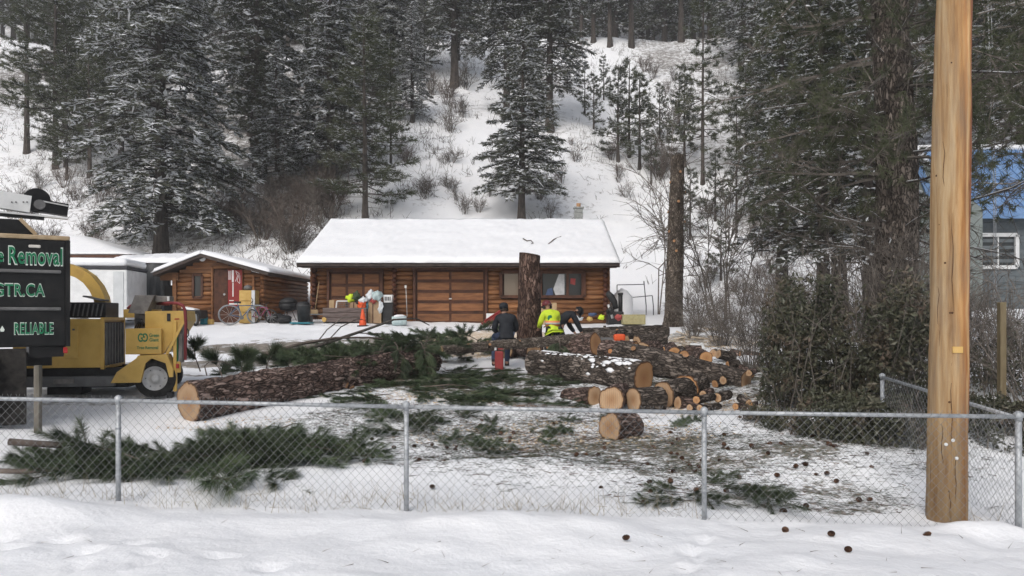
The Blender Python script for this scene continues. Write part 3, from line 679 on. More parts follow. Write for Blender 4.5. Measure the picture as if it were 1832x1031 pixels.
def cut_mat(name, c1, c2, heart):
    m, n, l, b = nt(name)
    tc = n.new('ShaderNodeTexCoord'); nz = n.new('ShaderNodeTexNoise'); nz.inputs['Scale'].default_value = 5; nz.inputs['Detail'].default_value = 6
    l.new(tc.outputs['Object'], nz.inputs['Vector'])
    at_ = n.new('ShaderNodeAttribute'); at_.attribute_name = 'ring'
    k = n.new('ShaderNodeMath'); k.operation = 'MULTIPLY_ADD'; l.new(nz.outputs['Fac'], k.inputs[0]); k.inputs[1].default_value = 0.16; l.new(at_.outputs['Fac'], k.inputs[2])
    base = ramp(n, l, k.outputs[0], [(0.05, heart), (0.45, c1), (0.8, c2), (1.04, c1), (1.08, tuple(x * .35 for x in heart))])
    w = n.new('ShaderNodeMath'); w.operation = 'MULTIPLY'; l.new(k.outputs[0], w.inputs[0]); w.inputs[1].default_value = 110
    s = n.new('ShaderNodeMath'); s.operation = 'SINE'; l.new(w.outputs[0], s.inputs[0])
    mr = n.new('ShaderNodeMapRange'); l.new(s.outputs[0], mr.inputs['Value']); mr.inputs['From Min'].default_value = -1; mr.inputs['To Min'].default_value = 0.86; mr.inputs['To Max'].default_value = 1.06
    hv = n.new('ShaderNodeHueSaturation'); l.new(mr.outputs[0], hv.inputs['Value']); l.new(base, hv.inputs['Color'])
    # each cut weathers a little differently, with grey saw streaks
    oi = n.new('ShaderNodeObjectInfo'); mo = n.new('ShaderNodeMapRange'); mo.inputs['To Min'].default_value = .72; mo.inputs['To Max'].default_value = 1.08; l.new(oi.outputs['Random'], mo.inputs['Value'])
    wv = n.new('ShaderNodeTexWave'); wv.inputs['Scale'].default_value = 9; wv.inputs['Distortion'].default_value = 5; l.new(tc.outputs['Object'], wv.inputs['Vector']); mw = n.new('ShaderNodeMapRange'); mw.inputs['To Min'].default_value = .86; mw.inputs['To Max'].default_value = 1.05; l.new(wv.outputs['Fac'], mw.inputs['Value'])
    mm = n.new('ShaderNodeMath'); mm.operation = 'MULTIPLY'; l.new(mo.outputs[0], mm.inputs[0]); l.new(mw.outputs[0], mm.inputs[1]); h2 = n.new('ShaderNodeHueSaturation'); l.new(mm.outputs[0], h2.inputs['Value']); l.new(hv.outputs[0], h2.inputs['Color']); hv = h2
    l.new(hv.outputs[0], b.inputs['Base Color']); b.inputs['Roughness'].default_value = 0.85
    return m
M['cut_tan'] = cut_mat('cut_wood_tan', (0.45, 0.275, 0.15), (0.53, 0.36, 0.215), (0.36, 0.19, 0.09))
M['cut_orange'] = cut_mat('cut_wood_orange', (0.46, 0.24, 0.10), (0.54, 0.30, 0.14), (0.38, 0.17, 0.07))
def cyl_log(p0, p1, r0, r1, seg=40, step=0.06, amp=0.03, seed=0, plate=0.11, smooth_=True, stretch=2.6):
    """mesh data in local coordinates with Z along the log from p0; returns (me_args, rot, ring of radii)"""
    L = (Vector(p1) - Vector(p0)).length; nz = max(4, int(L / step)); zs = np.linspace(0, L, nz + 1)
    th = np.linspace(0, 2 * np.pi, seg, endpoint=False); Z, TH = np.meshgrid(zs, th, indexing='ij')
    Rr = r0 + (r1 - r0) * Z / L
    # bark plates: cellular pattern over the unrolled surface
    rm = (r0 + r1) / 2; cols = max(6, round(2 * math.pi * rm / plate)); U = TH / (2 * np.pi) * cols; W = Z / (plate * stretch)
    best = np.full(U.shape, 9.0); sec = np.full(U.shape, 9.0); hid = np.zeros(U.shape); iu, iw = np.floor(U), np.floor(W)
    for du in (-1, 0, 1):
        for dw in (-1, 0, 1):
            cu, cw = iu + du, iw + dw; cm = np.mod(cu, cols)
            jx = cu + _hash(cm, cw, seed + 1); jy = cw + _hash(cm, cw, seed + 2); d = np.hypot(U - jx, W - jy)
            nb_ = d < best; sec = np.where(nb_, best, np.minimum(sec, d)); hid = np.where(nb_, _hash(cm, cw, seed + 3), hid); best = np.where(nb_, d, best)
    edge = np.clip((sec - best) / 0.35, 0, 1)
    lump = fbm(np.cos(TH) * 1.7 + seed, Z * 0.9 + np.sin(TH) * 1.7, seed + 5, 3)
    Rr = Rr + amp * (edge ** 0.5 * (0.5 + 0.6 * hid) - 0.7) + 0.05 * rm * lump * 3.2
    Vv = np.stack([Rr * np.cos(TH), Rr * np.sin(TH), Z], -1).reshape(-1, 3)
    i = np.arange((nz + 1) * seg).reshape(nz + 1, seg); j = np.roll(i, -1, 1)
    F = np.stack([i[:-1], j[:-1], j[1:], i[1:]], -1).reshape(-1, 4)
    return Vv, F, Rr[0], Rr[-1], L
def face_mesh(name, radii, z, mat, flip=False, bulge=0.0):
    seg = len(radii); th = np.linspace(0, 2 * np.pi, seg, endpoint=False); vs = [(0, 0, z)]; ring = [0.0]; F = []
    for k in (0.33, 0.66, 0.93, 1.0):
        for a, r_ in zip(th, radii): vs.append((r_ * k * math.cos(a), r_ * k * math.sin(a), z + (0.004 if k < 1 else -0.004) * (-1 if flip else 1))); ring.append(k)
    for i in range(seg): F.append((0, 1 + i, 1 + (i + 1) % seg))
    for q in range(3):
        a0, b0 = 1 + q * seg, 1 + (q + 1) * seg
        for i in range(seg): j = (i + 1) % seg; F += [(a0 + i, b0 + i, b0 + j), (a0 + i, b0 + j, a0 + j)]
    if flip: F = [f[::-1] for f in F]
    me = np_mesh(name, np.array(vs), np.array(F), mat); a_ = me.attributes.new('ring', 'FLOAT', 'POINT')
    a_.data.foreach_set('value', np.array(ring, dtype=np.float32)); return me
def log_thing(name, label, cat, p0, p1, r0, r1, bark, cut, ends=(True, True), group=None, seed=0, stubs=0, amp=0.03, snow=0.0, seg=40, step=0.06, plate=0.11, bow=0.0):
    p0, p1 = Vector(p0), Vector(p1)
    t = T(name, label, cat, p0, 0, group, local=True); t.rotation_mode = 'QUATERNION'; t.rotation_quaternion = (p1 - p0).to_track_quat('Z', 'Y')
    Vv, F, ra, rb, L = cyl_log(p0, p1, r0, r1, seg, step, amp, seed, plate)
    if bow: Vv[:, 0] += bow * np.sin(np.pi * Vv[:, 2] / L)
    body = link_mesh('bark', np_mesh('bark', Vv, F, bark, None, True), t)
    if ends[0]: link_mesh('cut_face', face_mesh('cut_face', ra, -0.004, cut, True), t)
    if ends[1]: link_mesh('cut_face', face_mesh('cut_face', rb, L + 0.004, cut), t)
    g = random.Random(seed)
    for i in range(stubs):
        z = g.uniform(0.12, 0.95) * L; a = g.uniform(0, 6.28); rr = r0 + (r1 - r0) * z / L; d = Vector((math.cos(a), math.sin(a), g.uniform(-.1, .4))).normalized(); sr = g.uniform(0.12, 0.2) * rr + 0.012
        mb = MB(); mb.tube([d * rr * 0.8, d * (rr * 0.8 + sr + 0.25 * rr)], [sr * 1.15, sr], 10)
        mb.v = [v + Vector((0, 0, z)) for v in mb.v]
        mb.mi[-1] = 1
        mb.build('branch_stub', [bark, cut], t)
    if snow > 0:
        inv = t.rotation_quaternion.to_matrix().inverted(); up = inv @ Vector((0, 0, 1)); au = math.atan2(up.y, up.x)
        mb = MB()
        for i in range(int(snow * L * 22)):
            z = g.uniform(0.05, 0.95) * L; a = au + g.gauss(0, 0.55); rr = r0 + (r1 - r0) * z / L; s_ = g.uniform(0.015, 0.07)
            q = MB(); q.blob((0, 0, 0), (0.22 * s_, s_, s_ * 1.5), g.random() * 9, 0.6, 2.0, 1); ca, sa = math.cos(a), math.sin(a)
            mb.add([Vector((v.x * ca - v.y * sa + ca * rr, v.x * sa + v.y * ca + sa * rr, v.z + z)) for v in q.v], q.f)
        sn = mb.build('snow_patch', M['snow'], t, True); sn['kind'] = 'stuff'
    return t
# ------------------------------------------------------------------ chain link fence
PK = []
for k in range(-1, 4):
    x, y = -4.14 + 3.047 * k, 8.23 - 0.137 * k
    if k == 3: x = 5.06
    PK.append((x, y))
RZ = [1.14, 1.106, 1.058, 1.016, 0.989]
fence = T('chain_link_fence', 'galvanised chain-link fence running across the front of the yard', 'fence', (PK[0][0], PK[0][1], 0))
def chain(a, b, za, zb, parent, bot0, bot1, dx=0.09, wr=0.0018, wob=0.0):
    """one bay of chain-link fabric: two sets of interlaced diagonal wires"""
    a, b = Vector(a), Vector(b); L = (b - a).length; u = (b - a) / L; nrm_ = Vector((-u.y, u.x, 0)); V0, V1 = [], []
    Hm = max(za - bot0, zb - bot1)
    slope = 1.05          # rise per run
    def pt(s, h, sd):
        t = s / L; top = za + (zb - za) * t; p = a + u * s
        w = 0.010 * math.sin(s * 3.1 + h * 2.0) + wob * math.sin(s * 1.7)
        return Vector((p.x, p.y, top - h)) + nrm_ * (sd * 0.0026 + w)
    for sd in (1, -1):
        s0 = -Hm / slope if sd > 0 else 0.0; s1 = L if sd > 0 else L + Hm / slope; s = math.floor(s0 / dx) * dx
        while s < s1:
            h0, h1 = 0.0, Hm
            def sx(h): return s + sd * h / slope
            lo, hi = 0.0, Hm
            if sd > 0:
                if s < 0: lo = -s * slope
                if sx(hi) > L: hi = (L - s) * slope
            else:
                if s > L: lo = (s - L) * slope
                if sx(hi) < 0: hi = s * slope
            if hi - lo > 0.03:
                nseg = max(1, int((hi - lo) / 0.28)); pts = [pt(sx(lo + (hi - lo) * i / nseg), lo + (hi - lo) * i / nseg, sd) for i in range(nseg + 1)]
                for i in range(nseg): V0.append(pts[i]); V1.append(pts[i + 1])
                if lo == 0.0:      # twisted barb above the rail
                    p = pts[0]; V0.append(p); V1.append(p + Vector((u.x * 0.02 * sd, 0, 0.045)))
            s += dx
    V0 = np.array([list(v) for v in V0]); V1 = np.array([list(v) for v in V1]); r_ = np.full(len(V0), wr)
    tri = sticks(V0, V1, r_, r_) - np.array(list(ORG[parent.name]))
    o = link_mesh('chain_link_mesh', tri_mesh('chain_link_mesh', tri, M['wire']), parent); o['kind'] = 'stuff'; return o
def post(x, y, zt, parent, r=0.027):
    zb = gz(x, y) - 0.2
    MB().tube([(x, y, zb), (x, y, zt - 0.015)], r, 12).build('post', M['galv'], parent, True)
    MB().lathe([(r * 1.12, 0), (r * 1.15, 0.03), (r * 1.5, 0.035), (r * 1.5, 0.075), (r * 0.7, 0.095), (0.006, 0.1)], (x, y, zt - 0.04), (0, 0, 1), 12).build('post_cap', M['galv'], parent, True)
    for zz in (0.3, 0.55, 0.8): MB().lathe([(r + 0.004, 0), (r + 0.004, 0.02)], (x, y, zt - zz), (0, 0, 1), 10).build('tension_band', M['galv'], parent)
for k, (x, y) in enumerate(PK): post(x, y, RZ[k], fence, 0.031 if k == 4 else 0.026)
for k in range(4):
    a, b_ = PK[k], PK[k + 1]
    MB().tube([(a[0], a[1], RZ[k]), (b_[0], b_[1], RZ[k + 1])], 0.021, 12).build('top_rail', M['galv'], fence, True)
    xm, ym = (a[0] + b_[0]) / 2, (a[1] + b_[1]) / 2 - 0.02
    chain((a[0], a[1] - 0.026, 0), (b_[0], b_[1] - 0.026, 0), RZ[k] + 0.012, RZ[k + 1] + 0.012, fence, gz(*a) - 0.06, gz(*b_) - 0.06)
sf = T('chain_link_fence', 'galvanised chain-link fence running back beside the dark leafy shrub', 'fence', (5.06, 7.82, 0))
SP = [(5.06, 7.82, 0.975), (5.3, 11.2, 1.12)]
for i in range(1):
    a, b_ = SP[i], SP[i + 1]
    MB().tube([a, b_], 0.021, 10).build('top_rail', M['galv'], sf, True)
    chain((a[0] - 0.03, a[1], 0), (b_[0] - 0.03, b_[1], 0), a[2] + 0.01, b_[2] + 0.01, sf, gz(a[0], a[1]), gz(b_[0], b_[1]))
    post(b_[0], b_[1], b_[2], sf)
# ------------------------------------------------------------------ utility pole
def pole_mat():
    m, n, l, b = nt('pole_cedar')
    tc = n.new('ShaderNodeTexCoord'); mp = n.new('ShaderNodeMapping'); mp.inputs['Scale'].default_value = (1, 1, 0.06); l.new(tc.outputs['Object'], mp.inputs[0])
    nz = n.new('ShaderNodeTexNoise'); nz.inputs['Scale'].default_value = 16; nz.inputs['Detail'].default_value = 8; nz.inputs['Roughness'].default_value = .65; nz.inputs['Distortion'].default_value = .3; l.new(mp.outputs[0], nz.inputs['Vector'])
    col = ramp(n, l, nz.outputs['Fac'], [(0.28, (0.20, 0.095, 0.035)), (0.43, (0.37, 0.215, 0.095)), (0.58, (0.50, 0.34, 0.185)), (0.75, (0.57, 0.43, 0.27))])
    # weathered grey side, honey side and red-brown seam run round the pole
    sx = n.new('ShaderNodeSeparateXYZ'); l.new(tc.outputs['Object'], sx.inputs[0])
    nw = n.new('ShaderNodeTexNoise'); nw.inputs['Scale'].default_value = 1.4; l.new(tc.outputs['Object'], nw.inputs['Vector'])
    ma = n.new('ShaderNodeMath'); ma.operation = 'MULTIPLY_ADD'; l.new(nw.outputs['Fac'], ma.inputs[0]); ma.inputs[1].default_value = 0.10; l.new(sx.outputs['X'], ma.inputs[2])
    tint = ramp(n, l, ma.outputs[0], [(0.0, (0.74, 0.76, 0.74)), (0.05, (0.82, .82, .78)), (0.12, (0.9, 0.72, 0.48)), (0.165, (0.85, 0.56, 0.32)), (0.18, (1.15, 1.05, 0.86)), (0.205, (1.1, .98, .8)), (0.222, (0.5, 0.2, 0.1))])
    tr = tint.node; tr.color_ramp.interpolation = 'EASE'
    mx = n.new('ShaderNodeMix'); mx.data_type = 'RGBA'; mx.blend_type = 'MULTIPLY'; mx.inputs[0].default_value = 0.85; l.new(col, mx.inputs[6]); l.new(tint, mx.inputs[7])
    # grey weathering in long streaks
    mp2 = n.new('ShaderNodeMapping'); mp2.inputs['Scale'].default_value = (1, 1, .12); l.new(tc.outputs['Object'], mp2.inputs[0]); nw2 = n.new('ShaderNodeTexNoise'); nw2.inputs['Scale'].default_value = 6; nw2.inputs['Detail'].default_value = 8; nw2.inputs['Roughness'].default_value = .7; l.new(mp2.outputs[0], nw2.inputs['Vector'])
    wf_ = ramp(n, l, nw2.outputs['Fac'], [(.47, 0.0), (.66, .6)]); mw = n.new('ShaderNodeMix'); mw.data_type = 'RGBA'; l.new(wf_, mw.inputs[0]); l.new(mx.outputs[2], mw.inputs[6]); mw.inputs[7].default_value = (.20, .155, .11, 1); mx = mw
    # darker stained foot
    mr = n.new('ShaderNodeMapRange'); l.new(sx.outputs['Z'], mr.inputs['Value']); mr.inputs['From Min'].default_value = 0.1; mr.inputs['From Max'].default_value = 1.6; mr.inputs['To Min'].default_value = 0.55; mr.inputs['To Max'].default_value = 1.0
    hv = n.new('ShaderNodeHueSaturation'); l.new(mx.outputs[2], hv.inputs['Color']); l.new(mr.outputs[0], hv.inputs['Value'])
    l.new(hv.outputs[0], b.inputs['Base Color']); b.inputs['Roughness'].default_value = 0.8
    bp = n.new('ShaderNodeBump'); bp.inputs['Strength'].default_value = 0.5; bp.inputs['Distance'].default_value = 0.01; l.new(nz.outputs['Fac'], bp.inputs['Height']); l.new(bp.outputs[0], b.inputs['Normal'])
    return m
py_ = 8.32; pb = Vector((PX(1692, py_), py_, gz(PX(1692, py_), py_) - 0.3))
pole = T('utility_pole', 'tall honey-coloured cedar utility pole behind the fence on the right', 'pole', pb)
pt_ = Vector((PX(1709, py_) + 0.03, py_ - 0.02, 8.6))
Vv, F, ra, rb, L = cyl_log(pb, pt_, 0.2, 0.155, 36, 0.12, 0.004, 5, 0.08, True, 9.0)
Vv = Vv + np.outer(Vv[:, 2] / L, np.array([pt_.x - pb.x, pt_.y - pb.y, 0]))
link_mesh('shaft', np_mesh('shaft', Vv, F, pole_mat(), None, True), pole)
def on_pole(px, py):
    z = PZ(py, py_ - 0.19); t = (z - pb.z) / (pt_.z - pb.z); r_ = 0.2 - 0.045 * t; cx = pb.x + (pt_.x - pb.x) * t; x = PX(px, py_ - 0.19); dx = max(-0.98, min(0.98, (x - cx) / r_))
    nv = Vector((dx, -math.sqrt(1 - dx * dx), 0)); return Vector((cx, py_, z)) + nv * r_, nv
for i, (a, b_) in enumerate([(1695, 796), (1705, 788), (1711, 820)]):
    p, nv = on_pole(a, b_); MB().lathe([(0.016, -0.002), (0.018, 0.004), (0.012, 0.008), (0.003, 0.009)], p, nv, 12).build('tag_nail', M['white'], pole)
M['yellow_tag'] = pm('yellow_wood_tag', (0.55, 0.33, 0.10), (0.62, 0.42, 0.16), 8, 0.7, 0.1)
p, nv = on_pole(1713, 626); q = nv.to_track_quat('Y', 'Z').to_matrix(); MB().box(p, (0.1, 0.03, 0.065), q).build('wood_tag', M['yellow_tag'], pole)
M['knot'] = pm('knot_hole', (0.05, 0.025, 0.012), (0.12, 0.06, 0.03), 12, 0.9, 0)
for a, b_ in [(1711, 190), (1702, 560), (1709, 300), (1690, 400), (1700, 720), (1706, 110), (1685, 310), (1708, 690), (1696, 470), (1698, 880), (1705, 560)]:
    p, nv = on_pole(a, b_); MB().lathe([(0.010, -0.004), (0.012, 0.001), (0.004, 0.002)], p, nv, 8).build('knot', M['knot'], pole)
M['crack'] = pm('pole_crack', (0.06, 0.03, 0.015), (0.12, 0.06, 0.03), 9, .9, 0)
for a, y0, y1 in [(1700, 20, 170), (1711, 150, 330), (1696, 250, 380), (1706, 380, 560), (1712, 640, 730), (1688, 480, 620), (1703, 650, 800), (1690, 760, 860), (1684, 60, 200), (1709, 800, 900), (1700, 880, 935), (1676, 820, 930)]:
    pts = [on_pole(a + 1.2 * math.sin(i * 1.9 + a), y0 + (y1 - y0) * i / 6)[0] for i in range(7)]; MB().tube(pts, [.001, .003, .004, .0045, .004, .003, .001], 5).build('crack', M['crack'], pole)
# guy wires beside the pole
gw = T('guy_wires', 'pair of thin steel guy wires hanging beside the utility pole', 'cable', (PX(1779, 24), 24, gz(PX(1779, 24), 24)))
for dx in (0, 0.05):
    MB().tube([(PX(1764, 24) + dx * 2.2, 24, 13.5), (PX(1778, 24) + dx * 1.2, 24, PZ(345, 24)), (PX(1779, 24) + dx, 24, gz(PX(1779, 24), 24))], 0.012, 6).build('wire', M['galv'], gw)
# ------------------------------------------------------------------ standing trunks
def standing(name, label, px, Y, top_py, w_base, w_top, bark, cut, slant=0.0, seed=0, stubs=0, lean_px=0, plate=.1, stretch=3.2, amp=.03):
    b0 = GP(px, Y, -0.25); zt = PZ(top_py, Y); r0, r1 = m_px(w_base, Y) / 2, m_px(w_top, Y) / 2
    t = T(name, label, 'tree trunk', b0, 0, None, local=True)
    p1 = Vector((b0.x + m_px(lean_px, Y), b0.y, zt)); Vv, F, ra, rb, L = cyl_log(b0, p1, r0, r1, 48, 0.05, amp, seed, plate, True, stretch)
    fl = np.exp(-Vv[:, 2] / 0.35) * 0.35 + 1; Vv[:, 0] *= fl; Vv[:, 1] *= fl
    Vv[:, 2] += slant * Vv[:, 0] * (Vv[:, 2] / L) ** 6
    Vv[:, 0] += m_px(lean_px, Y) * Vv[:, 2] / L
    link_mesh('bark', np_mesh('bark', Vv, F, bark, None, True), t)
    me_ = face_mesh('cut_face', rb, L + 0.003, cut); o = link_mesh('cut_face', me_, t)
    for v in me_.vertices: v.co.z += slant * v.co.x; v.co.x += m_px(lean_px, Y)
    g = random.Random(seed)
    for i in range(stubs):
        z = L * (0.45 + 0.5 * i / max(1, stubs)); a = g.uniform(3.4, 6.0); rr = r0 + (r1 - r0) * z / L; d = Vector((math.cos(a), math.sin(a), .15))
        c0 = Vector((m_px(lean_px, Y) * z / L, 0, z)); mb = MB(); mb.tube([c0 + d * rr * .8, c0 + d * (rr + 0.07)], [0.06, 0.05], 9); mb.mi[-1] = 1; mb.build('branch_stub', [bark, cut], t)
    return t
M['bark_trunk'] = bark_mat('bark_trunk_red', (0.03, 0.018, 0.014), (0.13, 0.082, 0.065), (0.27, 0.185, 0.15), 15, 0.3)
standing('standing_trunk', 'thick reddish tree trunk cut off at head height between the workers', 947, 22.0, 455, 47, 37, M['bark_trunk'], M['cut_tan'], -0.16, 3, 0, 1, .10)
standing('spar_trunk', 'tall topped grey-brown trunk with branch stubs right of the garage', 1204, 28.0, 279, 33, 23, M['bark_fine'], M['cut_tan'], 0.1, 9, 9, 9, .07)
# ------------------------------------------------------------------ felled logs
def LG(name, label, a, b_, r0, r1, bark='bark_red', cut='cut_tan', **k):
    """a, b: (px, py, Y) of the two end centres"""
    return log_thing(name, label, 'log', P(*a), P(*b_), r0, r1, M[bark], M[cut], **k)
LG('felled_log', 'longest felled log, reddish bark, round tan cut end behind the left fence post', (338, 720, 13.0), (772, 645, 17.9), 0.365, 0.31, seed=11, stubs=5, seg=64, step=0.04, amp=0.06)
LG('felled_log', 'thin crooked log lying across the others that a worker sits on', (790, 628, 18.6), (1100, 600, 21.0), 0.125, 0.14, 'bark_pale', 'cut_tan', seed=12, stubs=9, seg=24, amp=.015, plate=.06, bow=.05)
LG('felled_log', 'dark grey log lying level behind the pile, right of the high-visibility worker', (1040, 598, 22.2), (1194, 593, 22.6), 0.17, 0.19, 'bark_grey', 'cut_tan', seed=13, stubs=4, seg=28, amp=.02, plate=.07)
LG('felled_log', 'thick snow-patched log with large orange cut face in the middle of the pile', (1152, 677, 16.2), (955, 650, 18.2), 0.37, 0.31, 'bark_grey', 'cut_orange', seed=14, stubs=3, snow=2.6, seg=48)
LG('felled_log', 'short reddish log with a thin cut edge behind the snow-patched log', (1066, 616, 20.0), (992, 622, 20.8), 0.29, 0.24, 'bark_red', 'cut_orange', seed=15, stubs=2)
LG('felled_log', 'mossy log end lying right of the short reddish log', (1078, 628, 18.9), (1135, 634, 18.4), 0.27, 0.30, 'bark_red', 'cut_orange', seed=16, stubs=2)
LG('felled_log', 'long dark log sloping down to the right at the back of the pile', (1110, 636, 18.6), (1335, 682, 16.2), 0.36, 0.22, 'bark_grey', 'cut_tan', seed=17, stubs=6, seg=44)
LG('felled_log', 'short broken reddish log end left of the round pale cut face', (1065, 711, 14.6), (1015, 712, 15.2), 0.21, 0.19, 'bark_red', 'cut_tan', seed=18, stubs=1, seg=28)
LG('log_round', 'log round whose pale round cut face points at the viewer', (1094, 716, 13.8), (1108, 706, 14.9), 0.235, 0.23, 'bark_red', 'cut_tan', seed=19, seg=32)
LG('log_round', 'log round with tilted pale face right of the round pale cut face', (1133, 716, 13.9), (1180, 713, 14.2), 0.22, 0.23, 'bark_grey', 'cut_tan', seed=20, seg=32)
LG('log_round', 'grey barked log round standing between two others right of the pile', (1186, 708, 14.4), (1226, 701, 14.9), 0.26, 0.27, 'bark_grey', 'cut_tan', seed=21, seg=32, stubs=1)
LG('log_round', 'dark log round with a red-brown rim at the right end of the row', (1228, 695, 15.2), (1250, 690, 15.6), 0.27, 0.27, 'bark_grey', 'cut_orange', seed=22, seg=32, stubs=1)
LG('log_round', 'single thick log round lying apart in the litter behind the fence', (1091, 765, 11.35), (1132, 764, 11.75), 0.21, 0.22, 'bark_red', 'cut_tan', seed=23, seg=36)
for i, (a, b_, r0, lab) in enumerate([((1092, 613, 21.6), (1118, 613, 21.2), .23, 'mossy grey log round behind the mossy log end'), ((1140, 614, 21.4), (1188, 606, 21.8), .2, 'dark log round leaning in the pile behind the sloping log'),
        ((1150, 626, 19.6), (1175, 622, 20.4), .2, 'small reddish log chunk tucked behind the sloping dark log'),
        ((905, 628, 21.0), (925, 626, 21.6), .2, 'reddish log chunk under the thin crooked log, left of the trunk'), ((955, 628, 20.6), (935, 624, 21.2), .22, 'reddish log chunk lying at the foot of the standing trunk')]):
    LG('log_round', lab, a, b_, r0, r0 * .95, 'bark_red' if i > 1 else 'bark_grey', 'cut_tan', seed=30 + i, seg=26)
fw = [((1207, 632, 19.0), (1200, 622, 19.8), .16, 'cut_orange', 'split orange firewood block, leftmost of three behind the long dark log'), ((1224, 637, 18.8), (1218, 628, 19.6), .14, 'cut_orange', 'split orange firewood block, middle of three behind the long dark log'),
      ((1264, 641, 18.6), (1250, 634, 19.4), .16, 'cut_orange', 'split orange firewood block, rightmost of three behind the long dark log'),
      ((1246, 716, 13.4), (1275, 710, 13.8), .072, 'cut_orange', 'small firewood stick with orange end on top of the small heap'), ((1234, 730, 13.2), (1252, 727, 13.5), .06, 'cut_tan', 'small firewood stick half buried at the left of the small heap'),
      ((1252, 731, 13.1), (1286, 727, 13.5), .065, 'cut_tan', 'small firewood stick lying at the front of the small heap'), ((1258, 706, 14.2), (1272, 700, 14.6), .075, 'cut_tan', 'grey firewood stick at the back of the small heap'),
      ((1283, 712, 13.8), (1304, 706, 14.2), .085, 'cut_tan', 'dark firewood stick at the right of the small heap'), ((1316, 728, 13.2), (1328, 727, 13.4), .06, 'cut_orange', 'short firewood stub with orange end beside the shrub'),
      ((1324, 712, 13.6), (1340, 722, 13.3), .075, 'cut_tan', 'dark firewood stick leaning beside the shrub'), ((1345, 725, 13.2), (1352, 722, 13.5), .05, 'cut_orange', 'tiny firewood stub nearest the shrub'),
      ((1294, 681, 15.6), (1308, 680, 15.8), .085, 'cut_tan', 'firewood stub with tan end and snow, under the end of the long dark log'), ((1340, 668, 16.0), (1350, 664, 16.3), .07, 'cut_tan', 'pale cut branch end at the tip of the long dark log')]
for i, (a, b_, r0, c_, lab) in enumerate(fw):
    log_thing('firewood_piece', lab, 'firewood', P(*a), P(*b_), r0, r0 * .95, M['bark_grey' if i % 2 else 'bark_red'], M[c_], group='firewood pieces right of the log pile', seed=60 + i, seg=18, amp=.012, plate=.05, step=.05)
random.seed(91)
for i in range(18):
    px, Y = random.uniform(1165, 1345), random.uniform(13.8, 21.5); r_ = random.uniform(.06, .13) * (1.25 if Y > 18 else 1); a0 = random.uniform(0, 6.28); L_ = random.uniform(.22, .5); p = GP(px, Y, r_ * .8); dv = V(math.cos(a0), math.sin(a0), random.uniform(-.2, .35)) * L_
    log_thing('firewood_piece', 'loose firewood chunk scattered along the right side of the log pile', 'firewood', p, p + dv, r_, r_ * .92, M['bark_grey' if i % 3 else 'bark_red'], M['cut_orange' if i % 2 else 'cut_tan'], group='loose firewood right of the log pile', seed=130 + i, seg=16, amp=.014, plate=.05, step=.05)
# pale split boards and slabs by the spar
random.seed(3)
M['slab'] = pm('split_wood', (0.45, 0.36, 0.26), (0.68, 0.6, 0.5), 9, 0.85, 0.2, (1, 1, 1))
for i in range(16):
    px, Y = random.uniform(1195, 1285), random.uniform(21.5, 26); p = GP(px, Y, 0.03); L_ = random.uniform(.25, .7)
    mb = MB(); mb.box((0, 0, 0.02), (L_, random.uniform(.05, .14), random.uniform(.02, .06)), Matrix.Rotation(random.uniform(-.25, .25), 3, 'Y'), 0.008)
    o = mb.build('wood_slab', M['slab'], None); o.location = p; o.rotation_euler = (random.uniform(-.2, .2), 0, random.uniform(0, 6.28))
    props(o, 'pale split wood slab scattered at the foot of the spar trunk', 'wood slab', 'split wood slabs by the spar trunk')
MBb = MB(); MBb.box((0, 0, 0), (.36, .28, .05), Matrix.Rotation(.5, 3, 'X'), .01); o = MBb.build('white_board', M['white'], None); o.location = GP(1248, 21.5, .16); props(o, 'small white board lying tilted on the wood slabs', 'board')
# ------------------------------------------------------------------ pine boughs, cones, litter
def bough(L, seed, shoots=7, needles=230, nl=0.20, nw=0.0065, stem_r=0.016, flat=0.55, droop=0.0):
    g = np.random.default_rng(seed)
    n0 = 7; s = np.linspace(0, 1, n0); ax = np.stack([L * s, 0.10 * L * np.sin(s * 2.5 + seed) * s, 0.05 + 0.06 * np.sin(s * 3) - droop * s * s], 1)
    r_ = stem_r * (1 - 0.7 * s); wood = [sticks(ax[:-1], ax[1:], r_[:-1], r_[1:])]
    need = []
    for k in range(shoots + 1):
        if k == shoots: p, d = ax[-1], ax[-1] - ax[-2]
        else:
            t = 0.3 + 0.68 * (k + 0.5) / shoots; i = min(int(t * (n0 - 1)), n0 - 2); p = ax[i] + (ax[i + 1] - ax[i]) * (t * (n0 - 1) - i)
            sd = 1 if k % 2 else -1; d = np.array([0.75, sd * (0.6 + 0.4 * g.random()), g.normal(0.1, 0.25)])
        d = d / np.linalg.norm(d); ln = (0.22 + 0.28 * g.random()) * min(1, L / 1.2)
        e = p + d * ln * 0.5 + np.array([0, 0, .02]); f = e + (d + np.array([g.normal(0, .2), g.normal(0, .2), 0.15 - droop])) * ln * 0.5
        wood.append(sticks(np.array([p, e]), np.array([e, f]), np.array([.008, .007]), np.array([.007, .004])))
        N = needles; q = g.random(N) ** 0.7; b0 = np.where(q[:, None] < .5, p + (e - p) * (q * 2)[:, None], e + (f - e) * ((q - .5) * 2)[:, None])
        dn = nrm(d[None, :] * (0.85 + 0.5 * q)[:, None] + nrm(g.normal(size=(N, 3)) * np.array([[1, 1, flat + .2]])) * 0.85); dn[:, 2] -= 0.16 + droop * .9
        need.append(tris(b0, dn, nl * (0.75 + 0.4 * g.random(N)), np.full(N, nw), g))
    return np.concatenate(wood), np.concatenate(need)
def bproto(seed, **k):
    return Proto('pine_bough', lambda: bough(k.get('L', 1.4), seed, k.get('shoots', 8) + 5, int(k.get('needles', 240) * 0.8), nw=k.get('nw', .0065), droop=k.get('droop', 0.0)), (M['twig'], M['needle_bough']), 'branch', 1.0)
